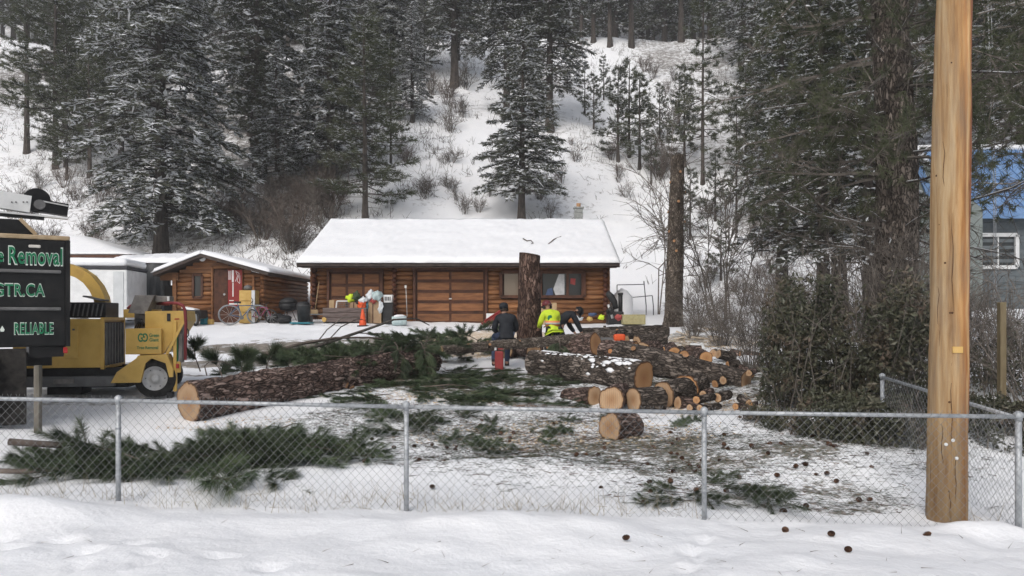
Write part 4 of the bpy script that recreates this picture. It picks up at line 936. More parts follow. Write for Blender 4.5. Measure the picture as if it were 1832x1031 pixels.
BN = [bproto(301), bproto(302, L=1.7, shoots=10), bproto(303, L=1.1, shoots=6), bproto(304, L=1.5, shoots=9, needles=280)]
BF = [bproto(311, nw=.011, needles=170), bproto(312, L=1.8, shoots=10, nw=.011, needles=170), bproto(313, L=1.2, shoots=7, nw=.011, needles=170)]
BT = [Proto('pine_bough', lambda: bough(.55, 331, 2, 420, nl=.24, nw=.009), (M['twig'], M['needle_bough']), 'branch', 1.0), Proto('pine_bough', lambda: bough(.45, 332, 3, 380, nl=.22, nw=.009), (M['twig'], M['needle_bough']), 'branch', 1.0)]
BH = [bproto(321, L=.9, shoots=9, nw=.011, needles=260, droop=.9), bproto(322, L=.8, shoots=8, nw=.011, needles=260, droop=1.1)]
def place_bough(proto, px, Y, dz, rz, sc, label, group, tilt=0.0):
    p = GP(px, Y, dz); t = proto.place(p, label, group, rz, None, 1.0); t.scale = (sc,) * 3; t.rotation_euler = (random.uniform(-.12, .12), tilt, rz); t.scale.z *= random.uniform(.7, 1.3); return t
random.seed(44)
# front heap just behind the fence (left)
for i in range(46):
    u = random.random(); px = 110 + 520 * u; Y = 9.45 + random.uniform(-0.25, 0.4) + 0.6 * u
    place_bough(random.choice(BN), px, Y, random.uniform(0.0, 0.14), random.choice([0, 3.14]) + random.uniform(-.5, .5), random.uniform(.45, .95), 'green pine bough in the long heap just behind the left fence bays', 'pine boughs heaped behind the left fence bays', random.uniform(-.18, .12))
for px, Y, rz, lab in [(330, 9.15, -.7, 'green pine bough pointing at the fence, lowest of the front heap'), (60, 9.6, .3, 'green pine bough beside the two cut branches at the far left')]:
    place_bough(BN[2], px, Y, .05, rz, .9, lab, None)
for i in range(9):
    place_bough(random.choice(BN), random.uniform(640, 780), random.uniform(10.6, 13.2), .0, random.uniform(0, 6.28), random.uniform(.4, .6), 'green pine bough lying around the second fence post', 'pine boughs behind the second fence post')
for i in range(6):
    place_bough(random.choice(BN), random.uniform(1120, 1300), random.uniform(8.4, 9.2), .01, random.uniform(0, 6.28), random.uniform(.35, .55), 'small green pine sprig on the snow around the third fence post', 'pine sprigs around the third fence post')
for i in range(16):
    place_bough(random.choice(BN), random.uniform(800, 1250), random.uniform(9.8, 12.8), .0, random.uniform(0, 6.28), random.uniform(.3, .5), 'small green pine sprig in the litter behind the middle fence bay', 'pine sprigs in the yard litter')
# heap behind and on the long log
for i in range(60):
    u = random.random() ** .75; px = 480 + 380 * u; Y = 16.4 + 4.6 * u + random.uniform(-.5, .9)
    place_bough(random.choice(BF), px, Y, random.uniform(.0, .25) + .55 * u * random.random(), random.uniform(0, 6.28), random.uniform(.5, .75), 'green pine bough in the tangled heap behind the longest log', 'pine boughs heaped behind the longest log', random.uniform(-.4, .3))
for i, (px, py, Y) in enumerate([(358, 642, 15.5), (412, 640, 15.8), (395, 668, 14.8), (430, 660, 15.2), (480, 650, 15.9), (520, 648, 16.2), (560, 642, 16.8), (610, 640, 17.2), (455, 655, 15.6), (590, 650, 16.6)]):
    p = P(px, py, Y); t = BT[i % 2].place(p - V(0, 0, .28), 'pine tuft sticking up beyond the near half of the longest log', 'pine tufts beyond the longest log', 0); t.scale = (1, 1, 1); t.rotation_euler = (random.uniform(-.4, .4), -random.uniform(.5, 1.1), random.uniform(0, 6.28))
for i, (px, py, Y) in enumerate([(690, 618, 16.8), (705, 616, 16.9), (720, 622, 17.0), (768, 612, 17.6), (750, 614, 17.4), (985, 606, 19.4), (993, 604, 19.5), (1000, 608, 19.4), (735, 618, 17.2)]):
    p = P(px, py, Y); t = BH[i % 2].place(p, 'drooping pine bough hanging over the logs like a fringe', 'drooping pine boughs over the logs', 0); t.scale = (.9, .9, .95); t.rotation_euler = (0, 0.5, -1.57 + random.uniform(-.9, .9))
# carpet of boughs between the two log piles
for i in range(110):
    u, v = random.random(), random.random(); px = 640 + 320 * u + 60 * v * (1 - u); Y = 14.0 + 4.8 * v
    place_bough(random.choice(BF), px, Y, -0.03, random.uniform(0, 6.28), random.uniform(.45, .75), 'flattened pine bough in the green carpet between the log piles', 'pine boughs covering the ground between the logs').scale.z *= .5
_a, _b = P(338, 720, 13.0), P(772, 645, 17.9)
for i in range(16):
    q = random.uniform(.52, 1.02); p = _a.lerp(_b, q) + V(random.uniform(-.1, .1), random.uniform(-.25, .35), .26 + random.uniform(0, .25))
    t = random.choice(BF).place(p, 'green pine bough lying on top of the far half of the longest log', 'pine boughs lying on the longest log', 0); t.scale = (random.uniform(.45, .7),) * 3; t.rotation_euler = (random.uniform(-.3, .3), random.uniform(-.1, .35), random.uniform(0, 6.28))
# bare branches rising from the heap
def branch_thing(label, pts, r0, r1, twigs=(), name='bare_branch', bark='twig'):
    t = T(name, label, 'branch', pts[0]); n_ = len(pts)
    MB().tube(pts, [r0 + (r1 - r0) * i / (n_ - 1) for i in range(n_)], 7).build('stem', M[bark], t, True)
    for tw in twigs: MB().tube(tw, [r1 * .9 + .004] * (len(tw) - 1) + [.003], 5).build('twig', M[bark], t, True)
    return t
branch_thing('long bare branch arching up to the right out of the bough heap', [P(470, 634, 16.8), P(560, 622, 17.8), P(650, 592, 19.0), P(705, 572, 20.0), P(745, 570, 20.6), P(768, 582, 21.0)], .05, .012,
             [[P(580, 617, 18.0), P(610, 585, 18.4), P(640, 570, 18.6), P(655, 574, 18.8)], [P(560, 622, 17.8), P(585, 590, 18.0), P(612, 569, 18.2), P(640, 566, 18.3)], [P(640, 596, 18.9), P(700, 598, 19.4), P(735, 604, 19.6)]], bark='twig_grey')
branch_thing('thick bare branch lying along the top of the bough heap', [P(475, 634, 16.5), P(540, 615, 17.3), P(600, 605, 18), P(660, 604, 18.6), P(740, 612, 19)], .045, .014, [[P(540, 615, 17.3), P(575, 609, 17.6), P(600, 616, 17.8)]])
branch_thing('thin bent twig curving up beyond the near end of the longest log', [P(370, 672, 14.2), P(366, 655, 14.3), P(374, 648, 14.4), P(395, 646, 14.6), P(420, 656, 14.8)], .012, .006)
branch_thing('cut branch with reddish bark, upper of two at the far left behind the fence', [P(16, 791, 9.5), P(60, 794, 9.55), P(110, 797, 9.6)], .045, .04, name='cut_branch')
branch_thing('cut branch with reddish bark, lower of two at the far left behind the fence', [P(-40, 842, 9.1), P(40, 844, 9.15), P(105, 840, 9.25)], .033, .03, name='cut_branch')
for i, (a, b_) in enumerate([((640, 725, 14), (700, 705, 14.5)), ((760, 690, 15.4), (840, 684, 15.8)), ((840, 640, 19), (930, 650, 19.2)), ((500, 745, 12), (540, 738, 12.2)), ((880, 660, 17.8), (905, 646, 18.4))]):
    pa, pb_ = GP(a[0], a[2], .04), GP(b_[0], b_[2], .05); branch_thing('bare stick lying among the flattened boughs', [pa, (pa + pb_) / 2 + V(.03, .02, .04), pb_], .014, .008)['group'] = 'sticks among the boughs'
# pine cones: egg of overlapping scales
def cone_mesh(seed):
    g = np.random.default_rng(seed); V_ = []; n_ = 60; k = np.arange(n_); t = (k + .5) / n_; az = k * 2.399; r_ = 0.036 * np.sin(np.pi * (0.12 + 0.86 * t)) ** .8
    z = 0.085 * t; p = np.stack([r_ * np.cos(az) * .75, r_ * np.sin(az) * .75, z], 1); d = np.stack([np.cos(az), np.sin(az), 0.5 + 0 * az], 1)
    d = nrm(d); s = np.stack([-np.sin(az), np.cos(az), 0 * az], 1); u = np.cross(d, s); w = .014; tip = p + d * .022
    q = [np.stack([p - s * w, p + s * w, tip + s * w * .5], 1), np.stack([p - s * w, tip + s * w * .5, tip - s * w * .5], 1), np.stack([p - s * w, p - u * .008, tip], 1), np.stack([p + s * w, tip, p - u * .008], 1)]
    core = MB().blob((0, 0, .043), (.024, .024, .042), seed, .1, 2, 1)
    ct = np.array([[list(core.v[i]) for i in f] for f in core.f])
    return np.concatenate([np.concatenate(q), ct]).reshape(-1, 3)
M['cone'] = pm('pine_cone', (0.045, 0.022, 0.014), (0.14, 0.075, 0.045), 40, 0.85, 0, rand=.4)
CM = [tri_mesh('pine_cone', cone_mesh(i), M['cone']) for i in (1, 2)]
def put_cone(x, y, label, group=None, sink=.0, sc=1.0):
    o = bpy.data.objects.new('pine_cone', random.choice(CM)); C.objects.link(o); o.location = (x, y, gz(x, y) + .026 * sc - sink)
    o.rotation_euler = (random.uniform(1.0, 2.0), 0, random.uniform(0, 6.28)); sc *= .68; o.scale = (sc, sc * random.uniform(.75, 1), sc * random.uniform(.8, 1.25)); props(o, label, 'pine cone', group)
for px, py, lab in [(1490, 958, 'brown pine cone on the near snow, right of the third fence post'), (1665, 958, 'pine cone standing on the near snow below the utility pole'), (1514, 987, 'pine cone half sunk in the snow nearest the viewer'), (1403, 953, 'dark pine cone lying on the near snow beside needles'),
                    (1115, 967, 'reddish pine cone on the near snow left of the third fence post'), (420, 871, 'lone brown pine cone in the clean snow of the left fence bay'), (777, 875, 'lone reddish pine cone in the snow of the middle fence bay'), (383, 858, 'small dark cone piece left of the lone cone in the left bay')]:
    Yc = 7.0
    for _ in range(25):
        z_ = gz(PX(px, Yc), Yc); Yc = FPX * (CAMZ - z_) / (py - HY)
    put_cone(PX(px, Yc), Yc, lab, None, 0.004, 1.05)
random.seed(77)
for i in range(46):
    px = random.gauss(1330, 150); Y = random.uniform(8.3, 10.8)
    if px > 1640 or px < 1000: px = random.uniform(1080, 1560)
    put_cone(PX(px, Y), Y, 'brown pine cone on the snow beyond the right half of the fence', 'pine cones on the snow beyond the right fence bays', .008, random.uniform(.8, 1.1))
for i in range(30):
    px = random.uniform(800, 1300); Y = random.uniform(10.3, 12.8)
    put_cone(PX(px, Y), Y, 'dark pine cone in the littered snow of the middle yard', 'pine cones in the middle yard litter', .005, random.uniform(.8, 1.1))
for i in range(10):
    put_cone(PX(random.uniform(600, 800), 10.2), random.uniform(9.8, 11.4), 'dark pine cone in the snow beside the second fence post', 'pine cones by the second fence post', .005)
# scattered needles, chips, dry grass
def litter(name, n_, xr, yr, ln, wd, mat, label, cat, seed, up=.12, dens=None, lift=.004):
    g = np.random.default_rng(seed); x = g.uniform(*xr, n_ * 3); y = g.uniform(*yr, n_ * 3)
    if dens is not None:
        k = g.random(n_ * 3) < dens(x, y); x, y = x[k], y[k]
    x, y = x[:n_], y[:n_]; z = ground_z(x, y) + lift; k = len(x); a = g.random(k) * 6.283
    d = np.stack([np.cos(a), np.sin(a), np.abs(g.normal(0, up, k))], 1)
    Vs = tris(np.stack([x, y, z], 1), d, g.uniform(*ln, k), np.full(k, wd) * g.uniform(.6, 1.3, k), g)
    o = link_mesh(name, tri_mesh(name, Vs, mat)); props(o, label, cat, None, 'stuff'); return o
def dn(*bl):
    def f(x, y): return np.clip(np.maximum.reduce([w * blob(x, y, *b_) for w, *b_ in bl]), 0, 1)
    return f
M['chip'] = pm('wood_chips', (0.42, 0.30, 0.18), (0.70, 0.58, 0.42), 5, .85, 0)
M['twigm'] = pm('litter_twigs', (0.05, 0.035, 0.025), (0.15, 0.09, 0.06), 5, .9, 0)
M['grass'] = pm('dry_grass', (0.20, 0.16, 0.10), (0.36, 0.30, 0.20), 5, .9, 0)
yd = dn((1, 2.0, 10.6, 4.2, 1.8, 152), (.7, 3.0, 8.9, 2.4, .9, 153), (.9, -0.8, 12.6, 3.2, 1.8, 155), (1, -1.2, 16.6, 3.2, 2.6, 151), (.7, 4.8, 17, 4.5, 3.5, 154))
litter('needle_litter', 40000, (-5, 8), (8.4, 20), (.07, .17), .006, M['needle_bough'], 'loose green pine needles scattered over the yard', 'needles', 401, .16, yd)
litter('twig_litter', 11000, (-5, 8), (8.4, 20), (.04, .2), .010, M['twigm'], 'dark twigs and bark bits scattered over the yard', 'twigs', 402, .12, yd)
litter('red_needle_litter', 5000, (-2, 4), (9.8, 16), (.07, .16), .007, M['needle_dead'], 'reddish dead needles lying in patches between the logs', 'needles', 403, .2, dn((1, -0.1, 10.9, .55, .25, 161), (1, .3, 14.2, 1.1, .6, 162), (.6, 1.2, 11.6, 1.4, .5, 163)))
litter('wood_chips', 14000, (-6, 9), (10.5, 27), (.02, .06), .03, M['chip'], 'pale wood chips and sawdust scattered around the logs', 'wood chips', 404, .3, dn((1, 1.0, 11.8, 2.6, 1.1, 141), (1, -.2, 22.6, 2.6, 1.8, 142), (1, 3.6, 14.2, 1.8, 1.2, 143), (.8, -1.4, 14.6, 2.2, .6, 144), (1, 4.6, 22.8, 3.2, 2.4, 145), (.5, -4.6, 12.6, 1.2, .5, 146)))
litter('dry_grass', 700, (-6.5, 5), (7.95, 8.6), (.10, .34), .005, M['grass'], 'thin dry grass stalks poking through the snow along the fence', 'grass', 405, 2.4, dn((.6, -3, 8.3, 4.5, .5, 171), (.8, 0.4, 8.1, 1.8, .4, 172), (.9, 4.9, 7.9, .6, .5, 173)))
litter('near_needles', 130, (-6, 6), (5.6, 7.6), (.08, .17), .0045, M['twigm'], 'loose needles lying on the near snow bank', 'needles', 406, .3, dn((.5, 3, 6.8, 4, 1.2, 181), (.15, -2, 6.5, 5, 2, 182)))
# ------------------------------------------------------------------ log buildings
def wood_mat(name, c1, c2, c3, stretch, rand=0.22, scale=5, rough=.6):
    return pm(name, c1, c2, scale, rough, 0.25, stretch, rand=rand, c3=c3, lo=.3, hi=.7)
M['log_wall'] = wood_mat('stained_log', (0.088, 0.035, 0.015), (0.195, 0.085, 0.034), (0.28, 0.135, 0.056), (0.25, 2, 2), .3)
M['log_wall_y'] = wood_mat('stained_log_side', (0.088, 0.035, 0.015), (0.195, 0.085, 0.034), (0.28, 0.135, 0.056), (2, .25, 2), .3)
M['log_end'] = wood_mat('stained_log_end', (0.03, 0.011, 0.007), (0.075, 0.026, 0.014), (0.13, 0.05, 0.026), (1, 1, 1), .35)
M['door_panel'] = wood_mat('door_panel_wood', (0.11, 0.045, 0.02), (0.195, 0.083, 0.034), (0.265, 0.12, 0.05), (.3, 1, 2), .18)
M['door_rail'] = wood_mat('door_rail_wood', (0.035, 0.014, 0.008), (0.07, 0.027, 0.014), (0.10, 0.038, 0.02), (.4, 1, 1), .1)
M['trim_brown'] = wood_mat('brown_trim', (0.045, 0.019, 0.011), (0.085, 0.035, 0.02), (0.12, 0.05, 0.028), (1, 1, 1), .1)
M['fascia'] = pm('dark_fascia', (0.035, 0.026, 0.022), (0.07, 0.052, 0.045), 4, .7, .1)
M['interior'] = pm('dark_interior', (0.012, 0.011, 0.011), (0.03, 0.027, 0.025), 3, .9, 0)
def glass_mat(name, c):
    m, n, l, b = nt(name); b.inputs['Base Color'].default_value = rgb(c); b.inputs['Roughness'].default_value = 0.06; b.inputs['Specular IOR Level'].default_value = 0.4
    return m
M['glass'] = glass_mat('window_glass', (0.035, 0.04, 0.043)); M['glass_warm'] = glass_mat('window_glass_blind', (0.22, 0.18, 0.14))
def log_course(parent, x0, x1, y, z, r, mat='log_wall', name='log'):
    MB().tube([(x0, y, z), ((x0 + x1) / 2, y, z), (x1, y, z)], r, 10).build(name, M[mat], parent, True)
def snow_slab(name, parent, corners, th, nx=40, ny=16, seed=0, round_=0.25, amp=0.035, edge_drop=0.5):
    """snow blanket over a sloped quad (corners: eave-left, eave-right, ridge-right, ridge-left), thick and soft-edged"""
    a, b_, c_, d_ = [Vector(c) for c in corners]; up = (b_ - a).cross(d_ - a).normalized(); up = up if up.z > 0 else -up
    vs, fs = [], []
    for j in range(ny + 1):
        for i in range(nx + 1):
            u, v = i / nx, j / ny; p = (a * (1 - u) + b_ * u) * (1 - v) + (d_ * (1 - u) + c_ * u) * v
            e = min(u * (b_ - a).length, (1 - u) * (b_ - a).length, v * (d_ - a).length); k = min(1, e / round_); k = math.sqrt(max(0, 1 - (1 - k) ** 2))
            h = th * (edge_drop + (1 - edge_drop) * k) * (1 if e > 1e-6 else 0.45) + amp * mnoise.noise(Vector((p.x * .8 + seed, p.y * .8, p.z * .8))) * (.35 + .65 * k) + amp * .6 * mnoise.noise(Vector((p.x * 4 + seed, p.y * 3, 0)))
            if j == 0: p = p + (a - d_).normalized() * (.05 * mnoise.noise(Vector((p.x * 1.7 + seed, p.y * 1.7, 3))) + .03 * mnoise.noise(Vector((p.x * 7, p.y * 7, seed)))) - Vector((0, 0, .035 * max(0, mnoise.noise(Vector((p.x * 3 + 7, p.y * 3, seed))))))
            vs.append(p + up * h)
    n0 = len(vs)
    for j in range(ny + 1):
        for i in range(nx + 1):
            u, v = i / nx, j / ny; vs.append((a * (1 - u) + b_ * u) * (1 - v) + (d_ * (1 - u) + c_ * u) * v + up * .004)
    w = nx + 1
    for j in range(ny):
        for i in range(nx):
            k = j * w + i; fs.append((k, k + 1, k + w + 1, k + w)); fs.append((n0 + k, n0 + k + w, n0 + k + w + 1, n0 + k + 1))
    for i in range(nx): fs.append((i, n0 + i, n0 + i + 1, i + 1)); k = ny * w + i; fs.append((k, k + 1, n0 + k + 1, n0 + k))
    for j in range(ny): k = j * w; fs.append((k, k + w, n0 + k + w, n0 + k)); k += nx; fs.append((k, n0 + k, n0 + k + w, k + w))
    mb = MB(); mb.add(vs, fs); return mb.build(name, M['snow'], parent, True)
# ---- garage
GY_ = 30.4; GZ0 = 1.70; gar = T('log_garage', 'long log garage with two brown panelled doors under a snow-covered roof', 'garage', (-2, GY_, GZ0))
gx0, gx1 = PX(560, GY_), PX(1086, GY_); wall_h = 2.42; nlog = 13; dz = wall_h / nlog
d1 = (PX(584, GY_), PX(686, GY_), GZ0 + 2.1); d2 = (PX(738, GY_), PX(873, GY_), GZ0 + 2.18); win = (PX(896, GY_), PX(1045, GY_), PZ(531, GY_), PZ(487, GY_))
wl_ = MB(); wl_.box(((gx0 + gx1) / 2, GY_ + 4.7, GZ0 + wall_h / 2), (gx1 - gx0 - .3, 8.6, wall_h - .02)); wl_.build('wall_core', M['trim_brown'], gar)
wallf = MB().box(((gx0 + gx1) / 2, GY_ + .25, GZ0 + wall_h / 2), (gx1 - gx0 - .1, .12, wall_h)).build('wall', M['log_end'], gar)
for i in range(nlog):
    z = GZ0 + dz * (i + .5); segs = []
    inD1, inD2 = z < d1[2], z < d2[2]; inW = win[2] - .02 < z < win[3] + .02
    cur = gx0 - .12
    for a, b_, on in ((d1[0], d1[1], inD1), (d2[0], d2[1], inD2), (win[0], win[1], inW)):
        if on: segs.append((cur, a)); cur = b_
    segs.append((cur, gx1 + .12))
    for a, b_ in segs: log_course(wallf, a, b_, GY_ + .12, z, dz * .56)
    # crossing log ends: corners and the inner wall
    for xx in (gx0 + .06, gx1 - .06, PX(706, GY_)):
        if xx != PX(706, GY_) or True:
            MB().tube([(xx, GY_ - .16 - .04 * (i % 2), z + dz * .5), (xx, GY_ + .12, z + dz * .5)], dz * .5, 10).build('log_end', M['log_end'], wallf, True)
    # right gable-side wall logs seen from the side
    MB().tube([(gx1 - .02, GY_ - .05, z + dz * .5), (gx1 - .02, GY_ + 9, z + dz * .5)], dz * .54, 8).build('log', M['log_wall_y'], wallf, True)
    MB().tube([(gx0 + .02, GY_ - .05, z + dz * .5), (gx0 + .02, GY_ + 9, z + dz * .5)], dz * .54, 8).build('log', M['log_wall_y'], wallf, True)
def panel_door(x0, x1, z0, z1, cols, rows, name, y, handle=True):
    d = MB().box(((x0 + x1) / 2, y + .06, (z0 + z1) / 2), (x1 - x0, .05, z1 - z0)).build(name, M['door_rail'], gar)
    w, h = (x1 - x0) / cols, (z1 - z0) / rows
    for r_ in range(rows):
        for c_ in range(cols):
            MB().box((x0 + w * (c_ + .5), y + .028, z0 + h * (r_ + .5)), (w - .09, .03, h - .12), None, .012).build('panel', M['door_panel'], d)
    if handle: MB().box(((x0 + x1) / 2, y, z0 + (z1 - z0) * .46), (.11, .04, .05), None, .01).build('handle', M['rim'], d)
    for a, b_ in (((x0 - .07, y - .01, z0), (x0 - .07, y - .01, z1 + .1)), ((x1 + .07, y - .01, z0), (x1 + .07, y - .01, z1 + .1)), ((x0 - .14, y - .014, z1 + .07), (x1 + .14, y - .014, z1 + .07))):
        MB().bar(a, b_, .14, .10).build('door_trim', M['trim_brown'], d)
panel_door(d1[0] + .14, d1[1] - .14, GZ0 + .02, d1[2] - .12, 3, 4, 'garage_door', GY_ + .04)
panel_door(d2[0] + .14, d2[1] - .14, GZ0 + .02, d2[2] - .12, 2, 5, 'garage_door', GY_ + .04)
wf = MB()
x0, x1, z0, z1 = win
for a, b_ in (((x0, 0, z0), (x1, 0, z0)), ((x0, 0, z1), (x1, 0, z1)), ((x0, 0, z0), (x0, 0, z1)), ((x1, 0, z0), (x1, 0, z1))):
    wf.bar((a[0], GY_ + .02, a[2]), (b_[0], GY_ + .02, b_[2]), .16, .12)
w_ = wf.build('window', M['trim_brown'], gar)
for i, (pa, pb_, m_) in enumerate([(902, 927, 'glass_warm'), (931, 965, 'glass'), (971, 1013, 'glass'), (1018, 1040, 'glass')]):
    a, b_ = PX(pa, GY_), PX(pb_, GY_); MB().box(((a + b_) / 2, GY_ + .06, (z0 + z1) / 2), (b_ - a, .02, z1 - z0 - .1)).build('pane', M[m_], w_)
    MB().bar((b_ + .05, GY_ + .025, z0), (b_ + .05, GY_ + .025, z1), .1, .09).build('mullion', M['trim_brown'], w_)
# things seen in the window
M['cloth_white'] = pm('white_cloth', (0.42, 0.44, 0.45), (0.6, 0.61, 0.62), 6, .8, .2); M['cloth_blue'] = pm('blue_cloth', (0.05, 0.08, 0.16), (0.09, 0.13, 0.24), 6, .8, .2); M['cloth_red'] = pm('red_cloth', (0.3, 0.05, 0.05), (0.4, 0.09, 0.08), 6, .8, .2)
o = MB().add([(PX(994, GY_), GY_ + .045, z0 + .06), (PX(1010, GY_), GY_ + .045, z0 + .08), (PX(1010, GY_), GY_ + .045, z1 - .08), (PX(1000, GY_), GY_ + .045, z1 - .08), (PX(990, GY_), GY_ + .045, z0 + .3)], [(0, 1, 2, 3, 4)]).build('curtain', M['cloth_white'], w_)
MB().add([(PX(976, GY_), GY_ + .046, z0 + .06), (PX(990, GY_), GY_ + .046, z0 + .06), (PX(988, GY_), GY_ + .046, z0 + .35), (PX(980, GY_), GY_ + .046, z0 + .3)], [(0, 1, 2, 3)]).build('curtain', M['cloth_blue'], w_)
MB().add([(PX(1020, GY_), GY_ + .046, z0 + .5), (PX(1029, GY_), GY_ + .046, z0 + .45), (PX(1030, GY_), GY_ + .046, z0 + .7), (PX(1021, GY_), GY_ + .046, z0 + .72)], [(0, 1, 2, 3)]).build('curtain', M['cloth_red'], w_)
# roof
ey, ry = 29.65, 35.0; ez, rz_ = PZ(471, ey), PZ(398, ry); rx0, rx1 = PX(531, ey), PX(1109, ey)
roof = MB().prism([(rx0, ey, ez), (rx0, ry, rz_), (rx0, 2 * ry - ey, ez), (rx0, 2 * ry - ey, ez - .16), (rx0, ry, rz_ - .16), (rx0, ey, ez - .16)], 0, (rx1 - rx0, 0, 0)).build('roof', M['fascia'], gar)
snow_slab('roof_snow', roof, [(rx0 - .02, ey - .06, ez), (rx1 + .02, ey - .06, ez), (rx1 + .02, ry, rz_), (rx0 - .02, ry, rz_)], .17, 120, 30, 3, .28, .06, .55)
snow_slab('roof_snow', roof, [(rx1 + .02, 2 * ry - ey, ez), (rx0 - .02, 2 * ry - ey, ez), (rx0 - .02, ry, rz_), (rx1 + .02, ry, rz_)], .17, 20, 8, 4, .28, .03, .62)
for xx in (gx0 + .05, gx1 - .05):      # gable triangles
    MB().add([(xx, GY_, GZ0 + wall_h - .02), (xx, 2 * ry - GY_, GZ0 + wall_h - .02), (xx, ry, rz_ - .2)], [(0, 1, 2)]).build('gable', M['log_wall'], gar)
MB().box(((rx0 + rx1) / 2, ey + .35, ez - .13), (rx1 - rx0 - .1, .7, .03)).build('soffit', M['trim_brown'], gar)
# twigs lying on the roof snow
def roof_pt(px, py):
    for v in np.linspace(0, 1, 400):
        Y = ey + (ry - ey) * v; z = ez + (rz_ - ez) * v + .2
        if HY - (z - CAMZ) * FPX / Y <= py: return P(px, py, Y)
    return P(px, py, ry)
for lab, pts in [('small curved dark twig lying on the garage roof snow, left of two', [(936, 428), (943, 432), (950, 431), (954, 436), (950, 437)]), ('small forked dark twig lying on the garage roof snow, right of two', [(981, 438), (990, 430), (996, 427), (1004, 424)])]:
    branch_thing(lab, [roof_pt(*p) + V(0, 0, .02) for p in pts], .025, .012, name='twig_on_roof')
# chimney
ch = T('chimney', 'small grey block chimney with clay pot above the garage ridge', 'chimney', P(1035, 398, 35.6))
M['block'] = pm('grey_block', (0.22, 0.23, 0.22), (0.34, 0.35, 0.34), 9, .85, .3); M['clay'] = pm('clay_pot', (0.36, 0.19, 0.09), (0.44, 0.26, 0.14), 9, .8, .1)
c0 = P(1035, 381, 35.6)
for i in range(4): MB().box((c0.x, 35.6, c0.z - .62 + .2 * i + .1), (.38 - .02 * (i % 2), .38, .19), None, .012).build('block', M['block'], ch)
MB().box((c0.x, 35.6, c0.z + .22), (.46, .46, .07), None, .012).build('cap', M['block'], ch)
MB().lathe([(.1, 0), (.1, .18), (.085, .18), (.08, .02)], (c0.x, 35.6, c0.z + .25), (0, 0, 1), 14).build('chimney_pot', M['clay'], ch)
# ---- shed
SY = 30.0; sx0, sx1 = PX(316, SY), PX(471, SY); SZ0 = 1.72; ax_ = PX(369, SY)
shed = T('log_shed', 'small brown log shed with a snowy gable roof left of the garage', 'shed', (ax_, SY, SZ0))
er, el, apx = PZ(489, SY), PZ(490, SY), PZ(457, SY)
xl, xr = PX(274, SY - .5), PX(471, SY - .5) + .2; depth = 6.3
sw = MB().box(((sx0 + sx1) / 2, SY + depth / 2, SZ0 + (er - SZ0) / 2), (sx1 - sx0 - .14, depth - .2, er - SZ0)).build('wall', M['log_end'], shed)
MB().add([(xl + .55, SY + .02, el - .05), (sx1, SY + .02, er - .05), (ax_, SY + .02, apx - .12)], [(0, 1, 2)]).build('gable_core', M['log_end'], shed)
ns = 11; dzs = (er - SZ0) / ns
dx0, dx1 = PX(383, SY), PX(432, SY); dzt = PZ(481, SY); wx0, wx1, wz0, wz1 = PX(346, SY), PX(362, SY), PZ(533, SY), PZ(492, SY)
for i in range(ns):
    z = SZ0 + dzs * (i + .5); cur = sx0 - .02; segs = []
    if wz0 < z < wz1: segs.append((cur, wx0)); cur = wx1
    if z < dzt: segs.append((cur, dx0)); cur = dx1
    segs.append((cur, sx1 + .05))
    for a, b_ in segs: log_course(sw, a, b_, SY + .06, z, dzs * .56)
    MB().tube([(sx1, SY - .1, z + dzs * .5), (sx1, SY + depth, z + dzs * .5)], dzs * .55, 8).build('log', M['log_wall_y'], sw, True)
for i in range(4):      # gable boards
    z = er + (apx - er) * (i + .5) / 5; f = (z + .08 - er) / (apx - er); a = (xl + .5) + (ax_ - xl - .5) * f; b_ = sx1 + (ax_ - sx1) * f
    MB().box(((a + b_) / 2, SY - .0, z), (b_ - a, .06, (apx - er) / 5 - .012)).build('gable_board', M['log_wall'], shed)
door = MB().box(((dx0 + dx1) / 2, SY + .0, (SZ0 + dzt) / 2), (dx1 - dx0, .06, dzt - SZ0)).build('door', M['trim_brown'], shed)
for i in range(4):
    a = dx0 + .06 + i * (PX(408, SY) - dx0 - .06) / 4; MB().box((a + .06, SY - .045, (SZ0 + dzt) / 2), (.115, .02, dzt - SZ0 - .06)).build('plank', M['door_rail'], door)
MB().lathe([(.035, 0), (.045, .04), (.02, .06)], (PX(403, SY), SY - .06, PZ(527, SY)), (0, -1, 0), 10).build('knob', M['rim'], door)
for a, b_ in (((dx0 - .05, SZ0), (dx0 - .05, dzt + .1)), ((dx1 + .05, SZ0), (dx1 + .05, dzt + .1)), ((dx0 - .1, dzt + .05), (dx1 + .1, dzt + .05))):
    MB().bar((a[0], SY - .04, a[1]), (b_[0], SY - .04, b_[1]), .1, .05).build('door_trim', M['log_wall'], door)
wd = MB()
for a, b_ in (((wx0, wz0), (wx1, wz0)), ((wx0, wz1), (wx1, wz1)), ((wx0, wz0), (wx0, wz1)), ((wx1, wz0), (wx1, wz1))): wd.bar((a[0], SY - .01, a[1]), (b_[0], SY - .01, b_[1]), .09, .09)
wo_ = wd.build('window', M['trim_brown'], shed)
MB().box(((wx0 + wx1) / 2, SY + .01, (wz0 + wz1) / 2), (wx1 - wx0, .02, wz1 - wz0)).build('pane', M['glass'], wo_)
